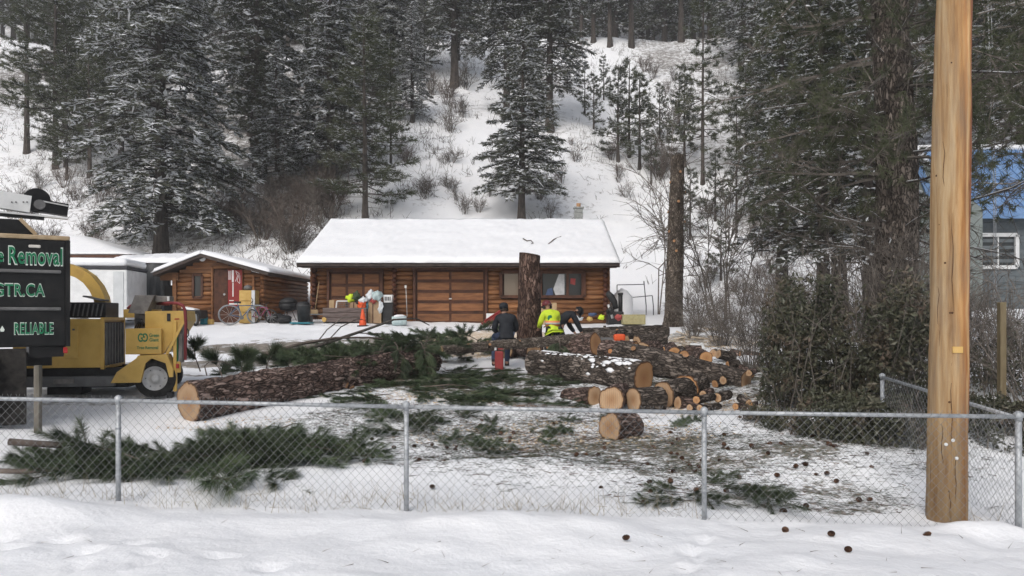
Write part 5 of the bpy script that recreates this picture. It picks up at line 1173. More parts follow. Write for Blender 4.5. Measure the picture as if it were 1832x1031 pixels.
# lean-to opening on the left
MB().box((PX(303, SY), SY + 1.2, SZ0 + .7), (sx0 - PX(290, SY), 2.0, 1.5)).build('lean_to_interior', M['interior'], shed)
MB().box(((PX(288, SY) + sx0) / 2 + .05, SY - .04, PZ(495, SY)), (sx0 - PX(288, SY) + .1, .1, .3)).build('beam', M['log_wall'], shed)
MB().bar((sx0 - .05, SY - .03, SZ0), (sx0 - .05, SY - .03, el), .14, .14).build('post', M['log_wall'], shed)
MB().bar((PX(455, SY), SY - .06, SZ0 + .1), (PX(455, SY), SY - .06, er - .1), .12, .08).build('post', M['log_wall'], shed)
fy = SY - .55; by = SY + depth
sr = MB().prism([(xl, fy, el), (ax_, fy, apx + .02), (xr, fy, er), (xr, fy, er - .12), (ax_, fy, apx - .1), (xl, fy, el - .12)], 0, (0, by - fy, 0)).build('roof', M['fascia'], shed)
snow_slab('roof_snow', sr, [(xr + .05, fy - .03, er), (xr + .05, by, er), (ax_, by, apx + .02), (ax_, fy - .03, apx + .02)], .16, 40, 18, 5, .2, .03, .55)
snow_slab('roof_snow', sr, [(xl - .05, by, el), (xl - .05, fy - .03, el), (ax_, fy - .03, apx + .02), (ax_, by, apx + .02)], .16, 40, 18, 6, .2, .03, .55)
lamp = T('gable_lamp', 'round white floodlight mounted under the shed gable', 'lamp', (PX(365, SY), SY - .1, PZ(463, SY)))
MB().lathe([(.04, 0), (.05, .05), (.11, .09), (.12, .16), (.1, .17)], (PX(365, SY), SY - .02, PZ(462, SY)), (0, -1, -.15), 14).build('lamp_head', M['white'], lamp, True)
MB().box((PX(365, SY), SY - .03, PZ(457, SY)), (.07, .08, .12)).build('bracket', M['rim'], lamp)
# red board with white sketch lines
rb_ = T('red_poster_board', 'tall red board with white line drawing leaning beside the shed door', 'poster', (PX(420, SY), SY - .12, SZ0))
M['red_board'] = pm('red_board', (0.20, 0.018, 0.018), (0.27, 0.03, 0.026), 4, .5, .05)
bx0, bx1, bz0, bz1 = PX(408, SY - .1), PX(433, SY - .1), PZ(549, SY - .1), PZ(483, SY - .1)
MB().box(((bx0 + bx1) / 2, SY - .1, (bz0 + bz1) / 2), (bx1 - bx0, .03, bz1 - bz0)).build('board', M['red_board'], rb_)
def strip(a, b_, w): MB().bar((a[0], SY - .119, a[1]), (b_[0], SY - .119, b_[1]), .004, w, (0, 0, 1) if abs(a[1] - b_[1]) < .01 else (1, 0, 0)).build('white_line', M['white'], rb_)
for px in (411, 413, 415): strip((PX(px, SY), PZ(485, SY)), (PX(px, SY), PZ(501, SY)), .018)
strip((PX(418.5, SY), PZ(484, SY)), (PX(418.5, SY), PZ(505, SY)), .07); strip((PX(418.8, SY), PZ(506, SY)), (PX(418.8, SY), PZ(531, SY)), .04)
for a, b_ in [((423, 485), (430, 490)), ((430, 490), (426, 503)), ((426, 503), (431, 508)), ((424, 487), (427, 494)), ((427, 494), (423, 504)), ((431, 493), (431, 507))]: strip((PX(a[0], SY), PZ(a[1], SY)), (PX(b_[0], SY), PZ(b_[1], SY)), .016)
strip((PX(412, SY), PZ(544, SY)), (PX(430, SY), PZ(544, SY)), .05); strip((PX(412, SY), PZ(538, SY)), (PX(420, SY), PZ(538, SY)), .03)
# ---- objects left of the shed: snowy canopy, white trailer, tarped load
cy = 38.0; cn = T('snowy_canopy', 'hip-roofed canopy with thick snow far behind the black truck', 'canopy', (PX(150, cy), cy, gz(PX(150, cy), cy)))
a0, a1 = PX(60, cy), PX(240, cy); zt, zr = PZ(455, cy), PZ(424, cy + 3)
mb = MB(); h0 = [(a0, cy, zt), (a1, cy, zt), (a1, cy + 6, zt), (a0, cy + 6, zt)]; top = [(PX(100, cy + 3), cy + 2.4, zr), (PX(160, cy + 3), cy + 2.4, zr), (PX(160, cy + 3), cy + 3.6, zr), (PX(100, cy + 3), cy + 3.6, zr)]
mb.add(h0 + top, [(0, 1, 5, 4), (1, 2, 6, 5), (2, 3, 7, 6), (3, 0, 4, 7), (4, 5, 6, 7), (3, 2, 1, 0)]); so = mb.build('snow', M['snow'], cn)
bv = so.modifiers.new('bev', 'BEVEL'); bv.width = .3; bv.segments = 3
MB().box(((a0 + a1) / 2, cy + 3, zt - .14), (a1 - a0 - .2, 5.8, .22)).build('eave_board', M['trim_brown'], cn)
for xx in (a0 + .3, a1 - .3):
    for yy in (cy + .3, cy + 5.6): MB().bar((xx, yy, gz(xx, yy)), (xx, yy, zt), .15, .15).build('post', M['trim_brown'], cn)
ty = 27.5; tz = gz(PX(170, ty), ty); tr_ = T('white_trailer', 'white enclosed trailer with snow on top behind the yellow chipper', 'trailer', (PX(170, ty), ty, tz), 0, None, True); tr_.rotation_euler = (0, 0, R(8))
tw = m_px(108, ty); thh = PZ(482, ty) - tz
MB().box((0, 1.1, .35 + (thh - .35) / 2), (tw, 2.2, thh - .35), None, .05).build('body', M['white'], tr_)
M['panel_grey'] = pm('pale_grey_panel', (0.5, 0.52, 0.53), (0.58, 0.6, 0.61), 3, .5, .02); M['black_band'] = pm('dark_band', (0.03, 0.03, 0.035), (0.05, 0.05, 0.06), 4, .6, .05)
MB().box((tw / 2 - .28, -.012, .35 + (thh - .35) / 2), (.34, .03, thh - .5)).build('side_panel', M['panel_grey'], tr_)
MB().box((0, 1.1, thh + .06), (tw + .04, 2.24, .12), None, .03).build('roof_band', M['black_band'], tr_)
MB().box((-.1, -.012, thh - .22), (.34, .02, .06)).build('name_plate', M['panel_grey'], tr_)
so = MB().box((-.05, 1.1, thh + .26), (tw + .1, 2.3, .3), None, .13).build('snow', M['snow'], tr_, True)
for xx in (-.5, .6): MB().lathe([(.3, -.1), (.34, -.06), (.34, .06), (.3, .1)], (xx, .1, .32), (0, 1, 0), 18).build('wheel', M['tyre'], tr_)
ly = 30.5; tl = T('tarped_load', 'snow-topped load under a black tarpaulin between trailer and shed', 'tarpaulin', (PX(262, ly), ly, gz(PX(262, ly), ly)))
M['tarp_black'] = pm('black_tarp', (0.018, 0.02, 0.022), (0.05, 0.053, 0.056), 3, .45, .6, (2.5, 2.5, .5), spec=.5, dist=.06)
xa, xb, zb0, zt0 = PX(206, ly), PX(308, ly), gz(PX(262, ly), ly) - .1, PZ(470, ly)
mb = MB(); nx_, nz_ = 40, 14; vs = []
for j in range(nz_ + 1):
    for i in range(nx_ + 1):
        u, v = i / nx_, j / nz_; fold = .10 * math.sin(u * 33 + 2 * math.sin(v * 2)) * (1 - v) + .05 * math.sin(u * 13 + v * 3)
        vs.append((xa + (xb - xa) * u, ly - .05 - .25 * (1 - v) + fold, zb0 + (zt0 - zb0 + .10 * math.sin(u * 9)) * v))
w = nx_ + 1; mb.add(vs, [(j * w + i, j * w + i + 1, (j + 1) * w + i + 1, (j + 1) * w + i) for j in range(nz_) for i in range(nx_)])
mb.add([(xa, ly, zb0), (xa, ly + 3, zb0), (xa, ly + 3, zt0), (xa, ly, zt0)], [(0, 1, 2, 3)]); mb.add([(xb, ly, zb0), (xb, ly + 3, zb0), (xb, ly + 3, zt0), (xb, ly, zt0)], [(0, 1, 2, 3)])
mb.build('tarpaulin', M['tarp_black'], tl, True, fix=False)
snow_slab('snow', tl, [(xa - .2, ly - .12, zt0 - .03), (xb + .3, ly - .12, zt0 - .03), (xb + .3, ly + 3, zt0 + .35), (xa - .2, ly + 3, zt0 + .35)], .22, 36, 14, 8, .3, .12, .4)
# ---- house with blue roof on the right
hy = 30.0; hz = gz(14, hy); hs_ = T('blue_roofed_house', 'grey-green house with a bright blue snow-edged roof behind the utility pole', 'house', (PX(1760, hy), hy, hz))
M['blue_roof'] = pm('blue_metal_roof', (0.13, 0.24, 0.44), (0.18, 0.30, 0.51), 2, .45, .1, (1, 1, 1)); M['siding'] = pm('grey_green_siding', (0.19, 0.22, 0.21), (0.26, 0.29, 0.28), 4, .7, .1); M['siding_d'] = pm('slate_siding', (0.10, 0.12, 0.13), (0.15, 0.17, 0.18), 4, .7, .1)
h0x, h1x = PX(1636, hy + 3), PX(1980, hy); hez = PZ(380, hy); hrz = PZ(268, hy + 3)
hw = MB().box(((h0x + h1x) / 2, hy + 3, (hz + hez) / 2), (h1x - h0x - .3, 5.6, hez - hz)).build('wall', M['siding_d'], hs_)
nb_ = 14
for i in range(nb_):
    z = hz + .1 + (hez - hz - .15) * i / nb_; MB().box(((h0x + h1x) / 2, hy + .17, z + .07), (h1x - h0x - .32, .04, (hez - hz) / nb_ - .02), Matrix.Rotation(-.08, 3, 'X')).build('siding_board', M['siding_d'], hw)
rf = MB().prism([(h0x + .5, hy - .5, hez - .1), (h0x + .1, hy + 3, hrz), (h0x + .5, hy + 6.5, hez - .1), (h0x + .5, hy + 6.5, hez - .3), (h0x + .1, hy + 3, hrz - .2), (h0x + .5, hy - .5, hez - .3)], 0, (h1x - h0x, 0, 0)).build('roof', M['blue_roof'], hs_)
for i in range(16):
    x = h0x + .55 + i * .5; MB().bar((x, hy - .5, hez - .06), (x - .35, hy + 3, hrz + .03), .04, .06).build('roof_seam', M['blue_roof'], rf)
mb = MB(); mb.tube([(h0x + .1, hy + 3, hrz + .06), ((h0x + h1x) / 2, hy + 3, hrz + .09), (h1x, hy + 3, hrz + .06)], .13, 10); mb.build('ridge_snow', M['snow'], rf, True)
# front gable with white snow-filled slope and blue verge
g0, g1, gt = PX(1622, hy - 1), PX(1700, hy - 1), PZ(272, hy - 1)
MB().prism([(g0, hy - 1, hz), (g1 + 1.2, hy - 1, hz), (g1 + 1.2, hy - 1, hez), (g0 + .25, hy - 1, gt), (g0, hy - 1, gt)], 0, (0, 1.4, 0)).build('porch_wall', M['siding'], hs_)
MB().bar((g0 + .15, hy - 1.06, gt + .1), (g0 + 1.15, hy - 1.06, PZ(390, hy - 1)), .1, .24, (0, 0, 1)).build('verge_board', M['blue_roof'], hs_)
snow_slab('porch_snow', hs_, [(g0 + 1.25, hy - 1.0, PZ(392, hy - 1)), (g0 + 2.4, hy + .4, PZ(360, hy - 1)), (g0 + 1.5, hy + .5, gt + .1), (g0 + .3, hy - 1.0, gt + .1)], .12, 12, 12, 2)
for i in range(5): MB().box((g0 + .12 + i * .2, hy - 1.02, PZ(400, hy)), (.17, .03, 1.6)).build('siding_board', M['siding'], hs_)
hwx0, hwx1, hwz0, hwz1 = PX(1756, hy), PX(1822, hy), PZ(478, hy), PZ(420, hy)
wn_ = MB()
for a, b_ in (((hwx0, hwz0), (hwx1, hwz0)), ((hwx0, hwz1), (hwx1, hwz1)), ((hwx0, hwz0), (hwx0, hwz1)), ((hwx1, hwz0), (hwx1, hwz1))): wn_.bar((a[0], hy + .12, a[1]), (b_[0], hy + .12, b_[1]), .14, .14)
wo_ = wn_.build('window', M['white'], hs_); MB().box(((hwx0 + hwx1) / 2, hy + .16, (hwz0 + hwz1) / 2), (hwx1 - hwx0, .02, hwz1 - hwz0)).build('pane', M['glass'], wo_)
MB().bar(((hwx0 + hwx1) / 2, hy + .13, hwz0), ((hwx0 + hwx1) / 2, hy + .13, hwz1), .06, .05).build('mullion', M['white'], wo_)
# ------------------------------------------------------------------ right side: big pine, leafy shrub, tangled brush
BY = 17.0; bx = PX(1592, BY)
bp_ = T('big_pine_tree', 'big old pine with a thick furrowed trunk left of the utility pole', 'tree', (bx, BY, gz(bx, BY)), 0, None, True)
Vv, F, ra, rb2, L = cyl_log((0, 0, -.3), (0, 0, 13), .48, .30, 48, .07, .045, 77, .13, True, 3.2); Vv[:, 2] -= .3
Vv[:, 0] += .12 * np.sin(Vv[:, 2] * .5) + .012 * Vv[:, 2]
link_mesh('trunk', np_mesh('trunk', Vv, F, M['bark_grey'], None, True), bp_)
g = np.random.default_rng(900)
def limbs(n_, z0, z1, Lr, droop, r0, g, kids=7, azr=(0, 6.283), tipup=.2):
    z = g.uniform(z0, z1, n_); az = g.uniform(*azr, n_); Ln = g.uniform(*Lr, n_); segs = 6; P0, P1, R0, R1, tips, dirs = [], [], [], [], [], []
    for i in range(n_):
        d = np.array([math.cos(az[i]), math.sin(az[i]), g.normal(.1, .2)]); p = np.array([0, 0, z[i]]) + d * .25; st = Ln[i] / segs; rr = r0 * (.6 + .6 * g.random())
        for k in range(segs):
            d = d + np.array([g.normal(0, .16), g.normal(0, .16), g.normal(-droop, .12) + (tipup * k / segs)]); d /= np.linalg.norm(d); q = p + d * st
            P0.append(p); P1.append(q); R0.append(rr * (1 - .13 * k)); R1.append(rr * (1 - .13 * (k + 1)))
            if k > 0:
                for _ in range(kids // 2 + int(g.integers(0, 3))):
                    s = p + (q - p) * g.random(); dd = d + g.normal(0, .75, 3); dd /= np.linalg.norm(dd); l_ = g.uniform(.2, .75) * min(1.4, Ln[i] / 2); e = s + dd * l_ * .5; f = e + (dd + g.normal(0, .35, 3)) * l_ * .5
                    P0 += [s, e]; P1 += [e, f]; R0 += [.010, .007]; R1 += [.007, .004]; tips.append(f); dirs.append(dd)
            p = q
        tips.append(p); dirs.append(d)
    return np.array(P0), np.array(P1), np.array(R0), np.array(R1), np.array(tips), np.array(dirs)
def snow_on(P0, P1, R0, g, frac=.16, w=.010):
    k = (g.random(len(P0)) < frac * 4) & (R0 > .0125) & (np.abs((P1 - P0)[:, 2]) < .6 * np.linalg.norm(P1 - P0, axis=1)); a, b_, r_ = P0[k], P1[k], R0[k]
    up = np.array([[0, 0, 1.]]); o = up * (r_ * .6 + .004)[:, None]; return sticks(a + o, b_ + o, r_ * .6 + .002, r_ * .5 + .001)
lw = limbs(42, 2.2, 7.2, (1.2, 3.8), .06, .03, g, 9)
link_mesh('dead_limbs', tri_mesh('dead_limbs', sticks(*lw[:4]), M['twig_grey']), bp_)['kind'] = 'stuff'
link_mesh('limb_snow', tri_mesh('limb_snow', snow_on(lw[0], lw[1], lw[2], g), M['snow_tree']), bp_)['kind'] = 'stuff'
up_ = limbs(34, 4.2, 9.5, (1.4, 3.8), .10, .045, g, 8)
link_mesh('limbs', tri_mesh('limbs', sticks(*up_[:4]), M['twig_grey']), bp_)['kind'] = 'stuff'
def tufts(tips, dirs, n_, nl, nw, g):
    iz = np.repeat(np.arange(len(tips)), n_); K = len(iz); dn_ = nrm(nrm(dirs)[iz] * .7 + nrm(g.normal(size=(K, 3))) * .9)
    return tris(tips[iz] - nrm(dirs)[iz] * (.14 * g.random(K))[:, None], dn_, nl * (.7 + .5 * g.random(K)), np.full(K, nw), g)
_k = (lw[4][:, 2] > 3.2) & (g.random(len(lw[4])) < .45); up_ = up_[:4] + (np.concatenate([up_[4], lw[4][_k]]), np.concatenate([up_[5], lw[5][_k]]))
cr = link_mesh('crown', tri_mesh('crown', tufts(up_[4], up_[5], 32, .2, .013, g), M['needle_pine']), bp_); cr['kind'] = 'stuff'
# second pine beyond the right edge whose boughs hang behind the pole
for (px, Y, zz, lab, sd, side) in [(1920, 19.0, (3.8, 10.0), 'pine at the right edge whose snowy boughs hang over the blue roof', 901, (2.2, 4.2)), (1500, 27.0, (2.2, 11.0), 'dark bare-limbed pine standing behind the leafy shrub', 902, (0, 6.283))]:
    g = np.random.default_rng(sd); x = PX(px, Y); t = T('pine_tree', lab, 'tree', (x, Y, gz(x, Y)), 0, None, True)
    link_mesh('trunk', tri_mesh('trunk', trunk_tris(14, .28), M['bark_dark']), t)
    a = limbs(38, zz[0], zz[1], (1.4, 3.7), .10, .04, g, 8, side)
    link_mesh('limbs', tri_mesh('limbs', sticks(*a[:4]), M['twig_grey']), t)['kind'] = 'stuff'
    link_mesh('limb_snow', tri_mesh('limb_snow', snow_on(a[0], a[1], a[2], g, .16), M['snow_tree']), t)['kind'] = 'stuff'
    k = (a[4][:, 2] > 3.0) & (g.random(len(a[4])) < .75); link_mesh('crown', tri_mesh('crown', tufts(a[4][k], a[5][k], 26, .2, .018, g), M['needle_pine']), t)['kind'] = 'stuff'
# broad dark evergreen shrub
M['leaf'] = pm('dark_shrub_leaf', (0.034, 0.038, 0.024), (0.072, 0.075, 0.046), 2.5, .42, 0, c3=(0.12, 0.09, 0.068), spec=.4)
def leafy(name, label, px0, px1, Y, depth, top_py, n_, seed, size=.075, hole=.0, mat='leaf', stems=60):
    g = np.random.default_rng(seed); x0, x1 = PX(px0, Y), PX(px1, Y); xm = (x0 + x1) / 2; zb = gz(xm, Y); zt = PZ(top_py, Y); H = zt - zb
    t = T(name, label, 'shrub', (xm, Y, zb), 0, None, True); N = n_ * 3
    x = g.uniform(-.5, .5, N) * (x1 - x0); y = g.uniform(-.5, .5, N) * depth; z = g.random(N) ** .9
    topn = (0.78 + 1.15 * fbm((x + seed) * 1.3, y * 1.2, seed, 4)) * (1 - .45 * np.abs(2 * x / (x1 - x0)) ** 3)
    shell = fbm(x * 2.4 + 9, (z * H) * 2.4 + y * 1.3, seed + 7, 3); keep = (z < topn) & (shell > -.22 + hole) & (np.abs(2 * y / depth) ** 2 + np.abs(2 * x / (x1 - x0)) ** 4 < 1.05)
    x, y, z = x[keep][:n_], y[keep][:n_], z[keep][:n_] * H; K = len(x); gx_, gy_ = x + xm, y + Y; z = z + ground_z(gx_, gy_) - zb
    p = np.stack([x, y, z], 1); d = nrm(g.normal(size=(K, 3)) + np.array([[0, -.2, .15]])); s = nrm(np.cross(d, nrm(g.normal(size=(K, 3))))); ln = size * (.7 + .7 * g.random(K)); w = ln * .24
    nv = np.cross(d, s); a, b_, c_, e = p, p + d * (ln * .5)[:, None] + s * w[:, None] + nv * (w * .4)[:, None], p + d * ln[:, None], p + d * (ln * .5)[:, None] - s * w[:, None] + nv * (w * .4)[:, None]
    Vs = np.concatenate([np.stack([a, b_, c_], 1), np.stack([a, c_, e], 1)]).reshape(-1, 3)
    o = link_mesh('foliage', tri_mesh('foliage', Vs, M[mat]), t); o['kind'] = 'stuff'
    n_s = stems; sx_ = g.uniform(-.46, .46, n_s) * (x1 - x0); sy_ = g.uniform(-.45, .45, n_s) * depth; p0 = np.stack([sx_, sy_, ground_z(sx_ + xm, sy_ + Y) - zb - .05], 1)
    out = []; p_ = p0; d_ = nrm(np.stack([g.normal(0, .25, n_s), g.normal(0, .25, n_s), np.ones(n_s)], 1)); r_ = np.full(n_s, .012)
    for k in range(4):
        q_ = p_ + d_ * (H * .24 * (.7 + .5 * g.random(n_s)))[:, None]; out.append(sticks(p_, q_, r_, r_ * .8)); p_ = q_; r_ = r_ * .8; d_ = nrm(d_ + g.normal(0, .3, (n_s, 3)))
    link_mesh('stems', tri_mesh('stems', np.concatenate(out), M['twig_grey']), t)['kind'] = 'stuff'
    return t
leafy('leafy_shrub', 'wide dark leafy evergreen shrub behind the right fence bay', 1368, 1672, 13.2, 2.4, 484, 13000, 31, .095, .06, stems=80)
leafy('leafy_shrub', 'low front skirt of dark leafy shrub just behind the fence left of the pole', 1420, 1665, 11.0, 1.3, 700, 6000, 32, .075, .0, stems=40)
leafy('leafy_shrub', 'dark shrub filling the corner right of the utility pole', 1700, 1880, 11.2, 1.8, 690, 6500, 33, .07, .02, stems=40)
leafy('leafy_shrub', 'thin dark-leaved shrub right of the pole in front of the snow', 1730, 1860, 14.5, 1.5, 560, 1600, 34, .08, .14, stems=36)
leafy('leafy_shrub', 'sprawling low leafy shrub left of the wide dark shrub', 1335, 1440, 12.0, 1.2, 725, 1400, 35, .075, .06, stems=20)
# tangled leafless brush
def brush(label, px, Y, H, seed, n_=30, spread=.8, r_=.012, kids=5, mat='twig_grey'):
    x = PX(px, Y); t = T('leafless_brush', label, 'shrub', (x, Y, gz(x, Y)), seed, None, True)
    link_mesh('stems', tri_mesh('stems', shrub(H, seed, n_, spread, 3, r_, kids), M[mat]), t); return t
brush('tall leafless brush tangled around the foot of the big pine', 1600, 15.2, 3.4, 501, 30, .5)
brush('leafless brush rising through the wide dark shrub', 1560, 14.6, 2.8, 502, 26, .7)
brush('leafless brush between the big pine and the utility pole', 1650, 16.0, 2.8, 503, 30, .55)
brush('leafless brush right of the utility pole below the house window', 1765, 15.5, 2.0, 504, 34, .7)
brush('leafless brush at the right edge beside the wooden post', 1840, 13.5, 2.8, 505, 28, .7)
brush('fine grey brush left of the wide dark shrub', 1345, 18.0, 2.0, 506, 40, .6, .010)
brush('fine grey brush behind the firewood pieces', 1290, 22.5, 1.5, 507, 40, .7, .010)
brush('fine grey brush at the foot of the slope right of the spar', 1390, 23.5, 2.6, 508, 40, .7, .012)
brush('leafless brush behind the wide dark shrub near the hillside', 1450, 19.5, 2.4, 509, 34, .8)
brush('leafless brush right behind the foot of the spar trunk', 1250, 27.0, 1.8, 510, 34, .8)
brush('fine brush between spar trunk and firewood', 1240, 24.0, .9, 511, 30, .9, .009)
brush('slender leafless sapling clump right of the spar trunk', 1300, 29.0, 6.0, 512, 9, .25, .03, 6)
brush('slender leafless sapling leaning left of the spar trunk', 1175, 33.5, 7.5, 513, 4, .12, .035, 7)
brush('leafless brush at far right below the blue roof', 1720, 20.5, 2.0, 514, 26, .6)
# weathered wooden post right of the pole
M['post_wood'] = pm('weathered_post', (0.13, 0.10, 0.055), (0.22, 0.18, 0.11), 7, .85, .3, (1, 1, .2))
M['stake_grey'] = pm('grey_stake', (0.10, 0.092, 0.075), (0.18, 0.165, 0.14), 7, .85, .3, (1, 1, .2))
wx = PX(1792, 12.6); o = T('wooden_post', 'weathered yellow-brown wooden post right of the utility pole', 'post', (wx, 12.6, gz(wx, 12.6)))
MB().box((wx, 12.6, (gz(wx, 12.6) + PZ(552, 12.6)) / 2), (.1, .1, PZ(552, 12.6) - gz(wx, 12.6) + .2), None, .01).build('shaft', M['post_wood'], o)
wx = PX(68, 11.6); o = T('wooden_stake', 'grey wooden stake standing between the black truck and the fence', 'post', (wx, 11.6, gz(wx, 11.6)))
MB().box((wx, 11.6, (gz(wx, 11.6) + PZ(660, 11.6)) / 2), (.085, .085, PZ(660, 11.6) - gz(wx, 11.6) + .1), None, .01).build('shaft', M['stake_grey'], o)
# ------------------------------------------------------------------ lettering
def text_mesh(name, s, w, h, mat, parent, loc, off=0.0, depth=.002, rot=None, track=1.0):
    cu = bpy.data.curves.new(name, 'FONT'); cu.body = s; cu.size = 1.0; cu.offset = off; cu.extrude = .01; cu.space_character = track
    to = bpy.data.objects.new('tmp_text', cu); C.objects.link(to); bpy.context.view_layer.update()
    me = bpy.data.meshes.new_from_object(to.evaluated_get(bpy.context.evaluated_depsgraph_get())); bpy.data.objects.remove(to)
    co = np.array([v.co[:] for v in me.vertices]); lo, hi = co.min(0), co.max(0)
    x = (co[:, 0] - lo[0]) / (hi[0] - lo[0]) * w - w / 2; z = (co[:, 1] - lo[1]) / (hi[1] - lo[1]) * h - h / 2; y = -co[:, 2] / .01 * depth
    for v, a, b_, c_ in zip(me.vertices, x, y, z): v.co = (a, b_, c_)
    me.materials.clear(); me.materials.append(mat)
    o = link_mesh(name, me, parent); o.location = loc
    if rot: o.rotation_euler = rot
    return o
M['truck_black'] = pm('truck_black', (0.007, 0.0075, 0.008), (0.014, 0.014, 0.0145), 3, .42, .05, spec=.2, c3=(0.03, 0.028, 0.026), lo=.3, hi=.85)
M['rust_rim'] = pm('rusty_tan_rim', (0.34, 0.25, 0.15), (0.46, 0.36, 0.24), 6, .8, .15)
M['letter_green'] = pm('letter_green', (0.012, 0.16, 0.075), (0.018, 0.2, 0.09), 3, .4, 0); M['letter_white'] = pm('letter_white', (0.62, 0.68, 0.62), (0.7, 0.74, 0.7), 3, .5, 0)
M['dull_grey'] = pm('dull_grey_metal', (0.10, 0.10, 0.10), (0.16, 0.16, 0.16), 5, .5, .05)
# ---- black chip truck (only its rear end stands in the picture)
TA = R(33); TX, TY = PX(124, 12.2), 12.2; tz0 = gz(TX - .8, TY - .5)
truck = T('chip_truck', 'black tree-service chip truck with green and white lettering at the left edge', 'truck', (TX, TY, tz0), TA, None, True)
def ts(px):
    k = (px - CX) / FPX; return (k * TY - TX) / (math.cos(TA) - k * math.sin(TA))
def tp(px, py, dy=0.0):
    s = ts(px); Y = TY + s * math.sin(TA); return Vector((s, dy, PZ(py, Y) - tz0))
ztop = tp(124, 431).z; zbot = tp(60, 621).z; zmid1 = tp(110, 487).z; zmid2 = tp(110, 553).z; Lb = 4.4
bx_ = MB(); bx_.box((-Lb / 2, 1.15, (ztop + zbot) / 2), (Lb, 2.3, ztop - zbot), None, .03); box_ = bx_.build('chip_box', M['truck_black'], truck)
for zz in (zmid1, zmid2): MB().box((-Lb / 2 - .05, -.018, zz), (Lb - .12, .05, .05), None, .015).build('side_rib', M['dull_grey'], box_)
MB().box((-Lb / 2, 1.15, ztop + .035), (Lb + .02, 2.32, .07), None, .02).build('top_rim', M['rust_rim'], box_)
MB().bar((-.02, -.02, zbot), (-.02, -.02, ztop), .06, .06).build('corner_post', M['truck_black'], box_)
# raised roof hatch
h1, h2, h3 = ts(36), ts(62), -3.0
MB().prism([(h3, .12, ztop + .07), (h2, .12, ztop + .07), (h1, .12, ztop + .30), (h3, .12, ztop + .30)], 0, (0, 2.0, 0)).build('roof_hatch', M['truck_black'], box_)
MB().bar((h2 + .02, .10, ztop + .08), (h1, .10, ztop + .31), .04, .05).build('hatch_trim', M['rust_rim'], box_)
# under-box tail, frame, mud flap and wheel
MB().prism([(ts(52), .05, zbot), (-.04, .05, zbot + .02), (ts(114), .05, zbot - .16), (ts(52), .05, zbot - .16)], 0, (0, 2.1, 0)).build('tail_skirt', M['truck_black'], truck)
MB().box((-2.2, .8, zbot - .22), (4.0, .14, .22)).build('frame_rail', M['black'], truck)
M['red_lens'] = pm('red_lens', (0.3, 0.02, 0.02), (0.4, 0.03, 0.03), 8, .3, 0)
MB().box((ts(117), -.01, zbot - .06), (.06, .04, .09), None, .01).build('tail_light', M['red_lens'], truck)
for yy in (.30, 2.0): MB().lathe([(.30, -.14), (.46, -.13), (.5, -.08), (.5, .08), (.46, .13), (.30, .14)], (ts(-40), yy, .5), (0, 1, 0), 28).build('wheel', M['tyre'], truck, True)
M['flap'] = pm('muddy_rubber', (0.014, 0.013, 0.012), (0.04, 0.036, 0.032), 8, .85, .2)
MB().box(((ts(0) + ts(47)) / 2 - .12, .02, (zbot - .02 + .03) / 2), (ts(47) - ts(0) + .25, .04, zbot - .05), None, .01).build('mud_flap', M['flap'], truck)
MB().box((ts(20) - .3, .06, zbot * .5), (.25, .5, zbot - .3)).build('wheel_well', M['flap'], truck)
M['lamp_lit'] = pm('pale_marker_lens', (0.55, 0.52, 0.48), (0.7, 0.68, 0.63), 8, .2, 0)
MB().box((ts(62), -.01, tp(62, 441).z), (.16, .03, .045), None, .015).build('marker_light', M['lamp_lit'], truck)
# lettering
def truck_text(s, pa, pb_, ya, yb, yc):
    a, b_ = tp(pa, ya), tp(pb_, yb); w = b_.x - a.x; h = (tp((pa + pb_) / 2, yc[0]) - tp((pa + pb_) / 2, yc[1])).z; mid = tp((pa + pb_) / 2, (yc[0] + yc[1]) / 2)
    text_mesh('lettering_outline', s, w * 1.012, h * 1.12, M['letter_white'], box_, (mid.x, -.004, mid.z), .034, .003, None, 1.08)
    text_mesh('lettering', s, w * .985, h * .96, M['letter_green'], box_, (mid.x, -.009, mid.z), .016, .003, None, 1.08)
truck_text('Tree', -46, 7, 450, 452, (443, 469)); truck_text('Removal', 16, 113, 452, 460, (443, 474)); truck_text('GTR.CA', -9, 81, 515, 518, (508, 530)); truck_text('RELIABLE', 26, 96, 588, 588, (578, 598))
mb = MB(); c0 = tp(4, 590); mb.add([(c0.x - .02, -.006, c0.z - .03), (c0.x + .02, -.006, c0.z - .03), (c0.x + .03, -.006, c0.z), (c0.x, -.006, c0.z + .06), (c0.x - .03, -.006, c0.z)], [(0, 1, 2, 3, 4)]); mb.build('leaf_mark', M['letter_white'], box_)
# aerial boom resting over the box
def bpnt(px, py, dy): return tp(px, py, dy)
b0, b1, b2 = bpnt(-60, 340, 1.0), bpnt(58, 353, 1.0), bpnt(129, 364, 1.0)
boom = MB().bar(b0 - V(2.2, 0, -.3), b1, .22, .27, (0, 0, 1)).build('boom', M['white'], truck)
for px in (22, 30, 44, 51): q = bpnt(px, 349, .885); MB().lathe([(.013, 0), (.012, .01)], q, (0, -1, 0), 8).build('bolt', M['dull_grey'], boom)
hd = MB().bar(b1, b2, .20, .20, (0, 0, 1)).build('boom_head', M['truck_black'], truck)
q = bpnt(70, 345, 1.0); MB().lathe([(.19, -.06), (.2, -.05), (.2, .05), (.19, .06)], q, (0, 1, 0), 24).build('knuckle', M['truck_black'], hd)
q = bpnt(75, 354, .88); MB().lathe([(.085, -.02), (.08, .02)], q, (0, -1, 0), 18).build('pivot_pin', M['dull_grey'], hd)
MB().bar(b1 + V(.1, -.02, .07), b2 + V(0, -.02, .06), .21, .02).build('chrome_strip', M['rim'], hd)
MB().bar(bpnt(-60, 366, .95), bpnt(84, 380, .95), .10, .05).build('cylinder', M['black'], truck)
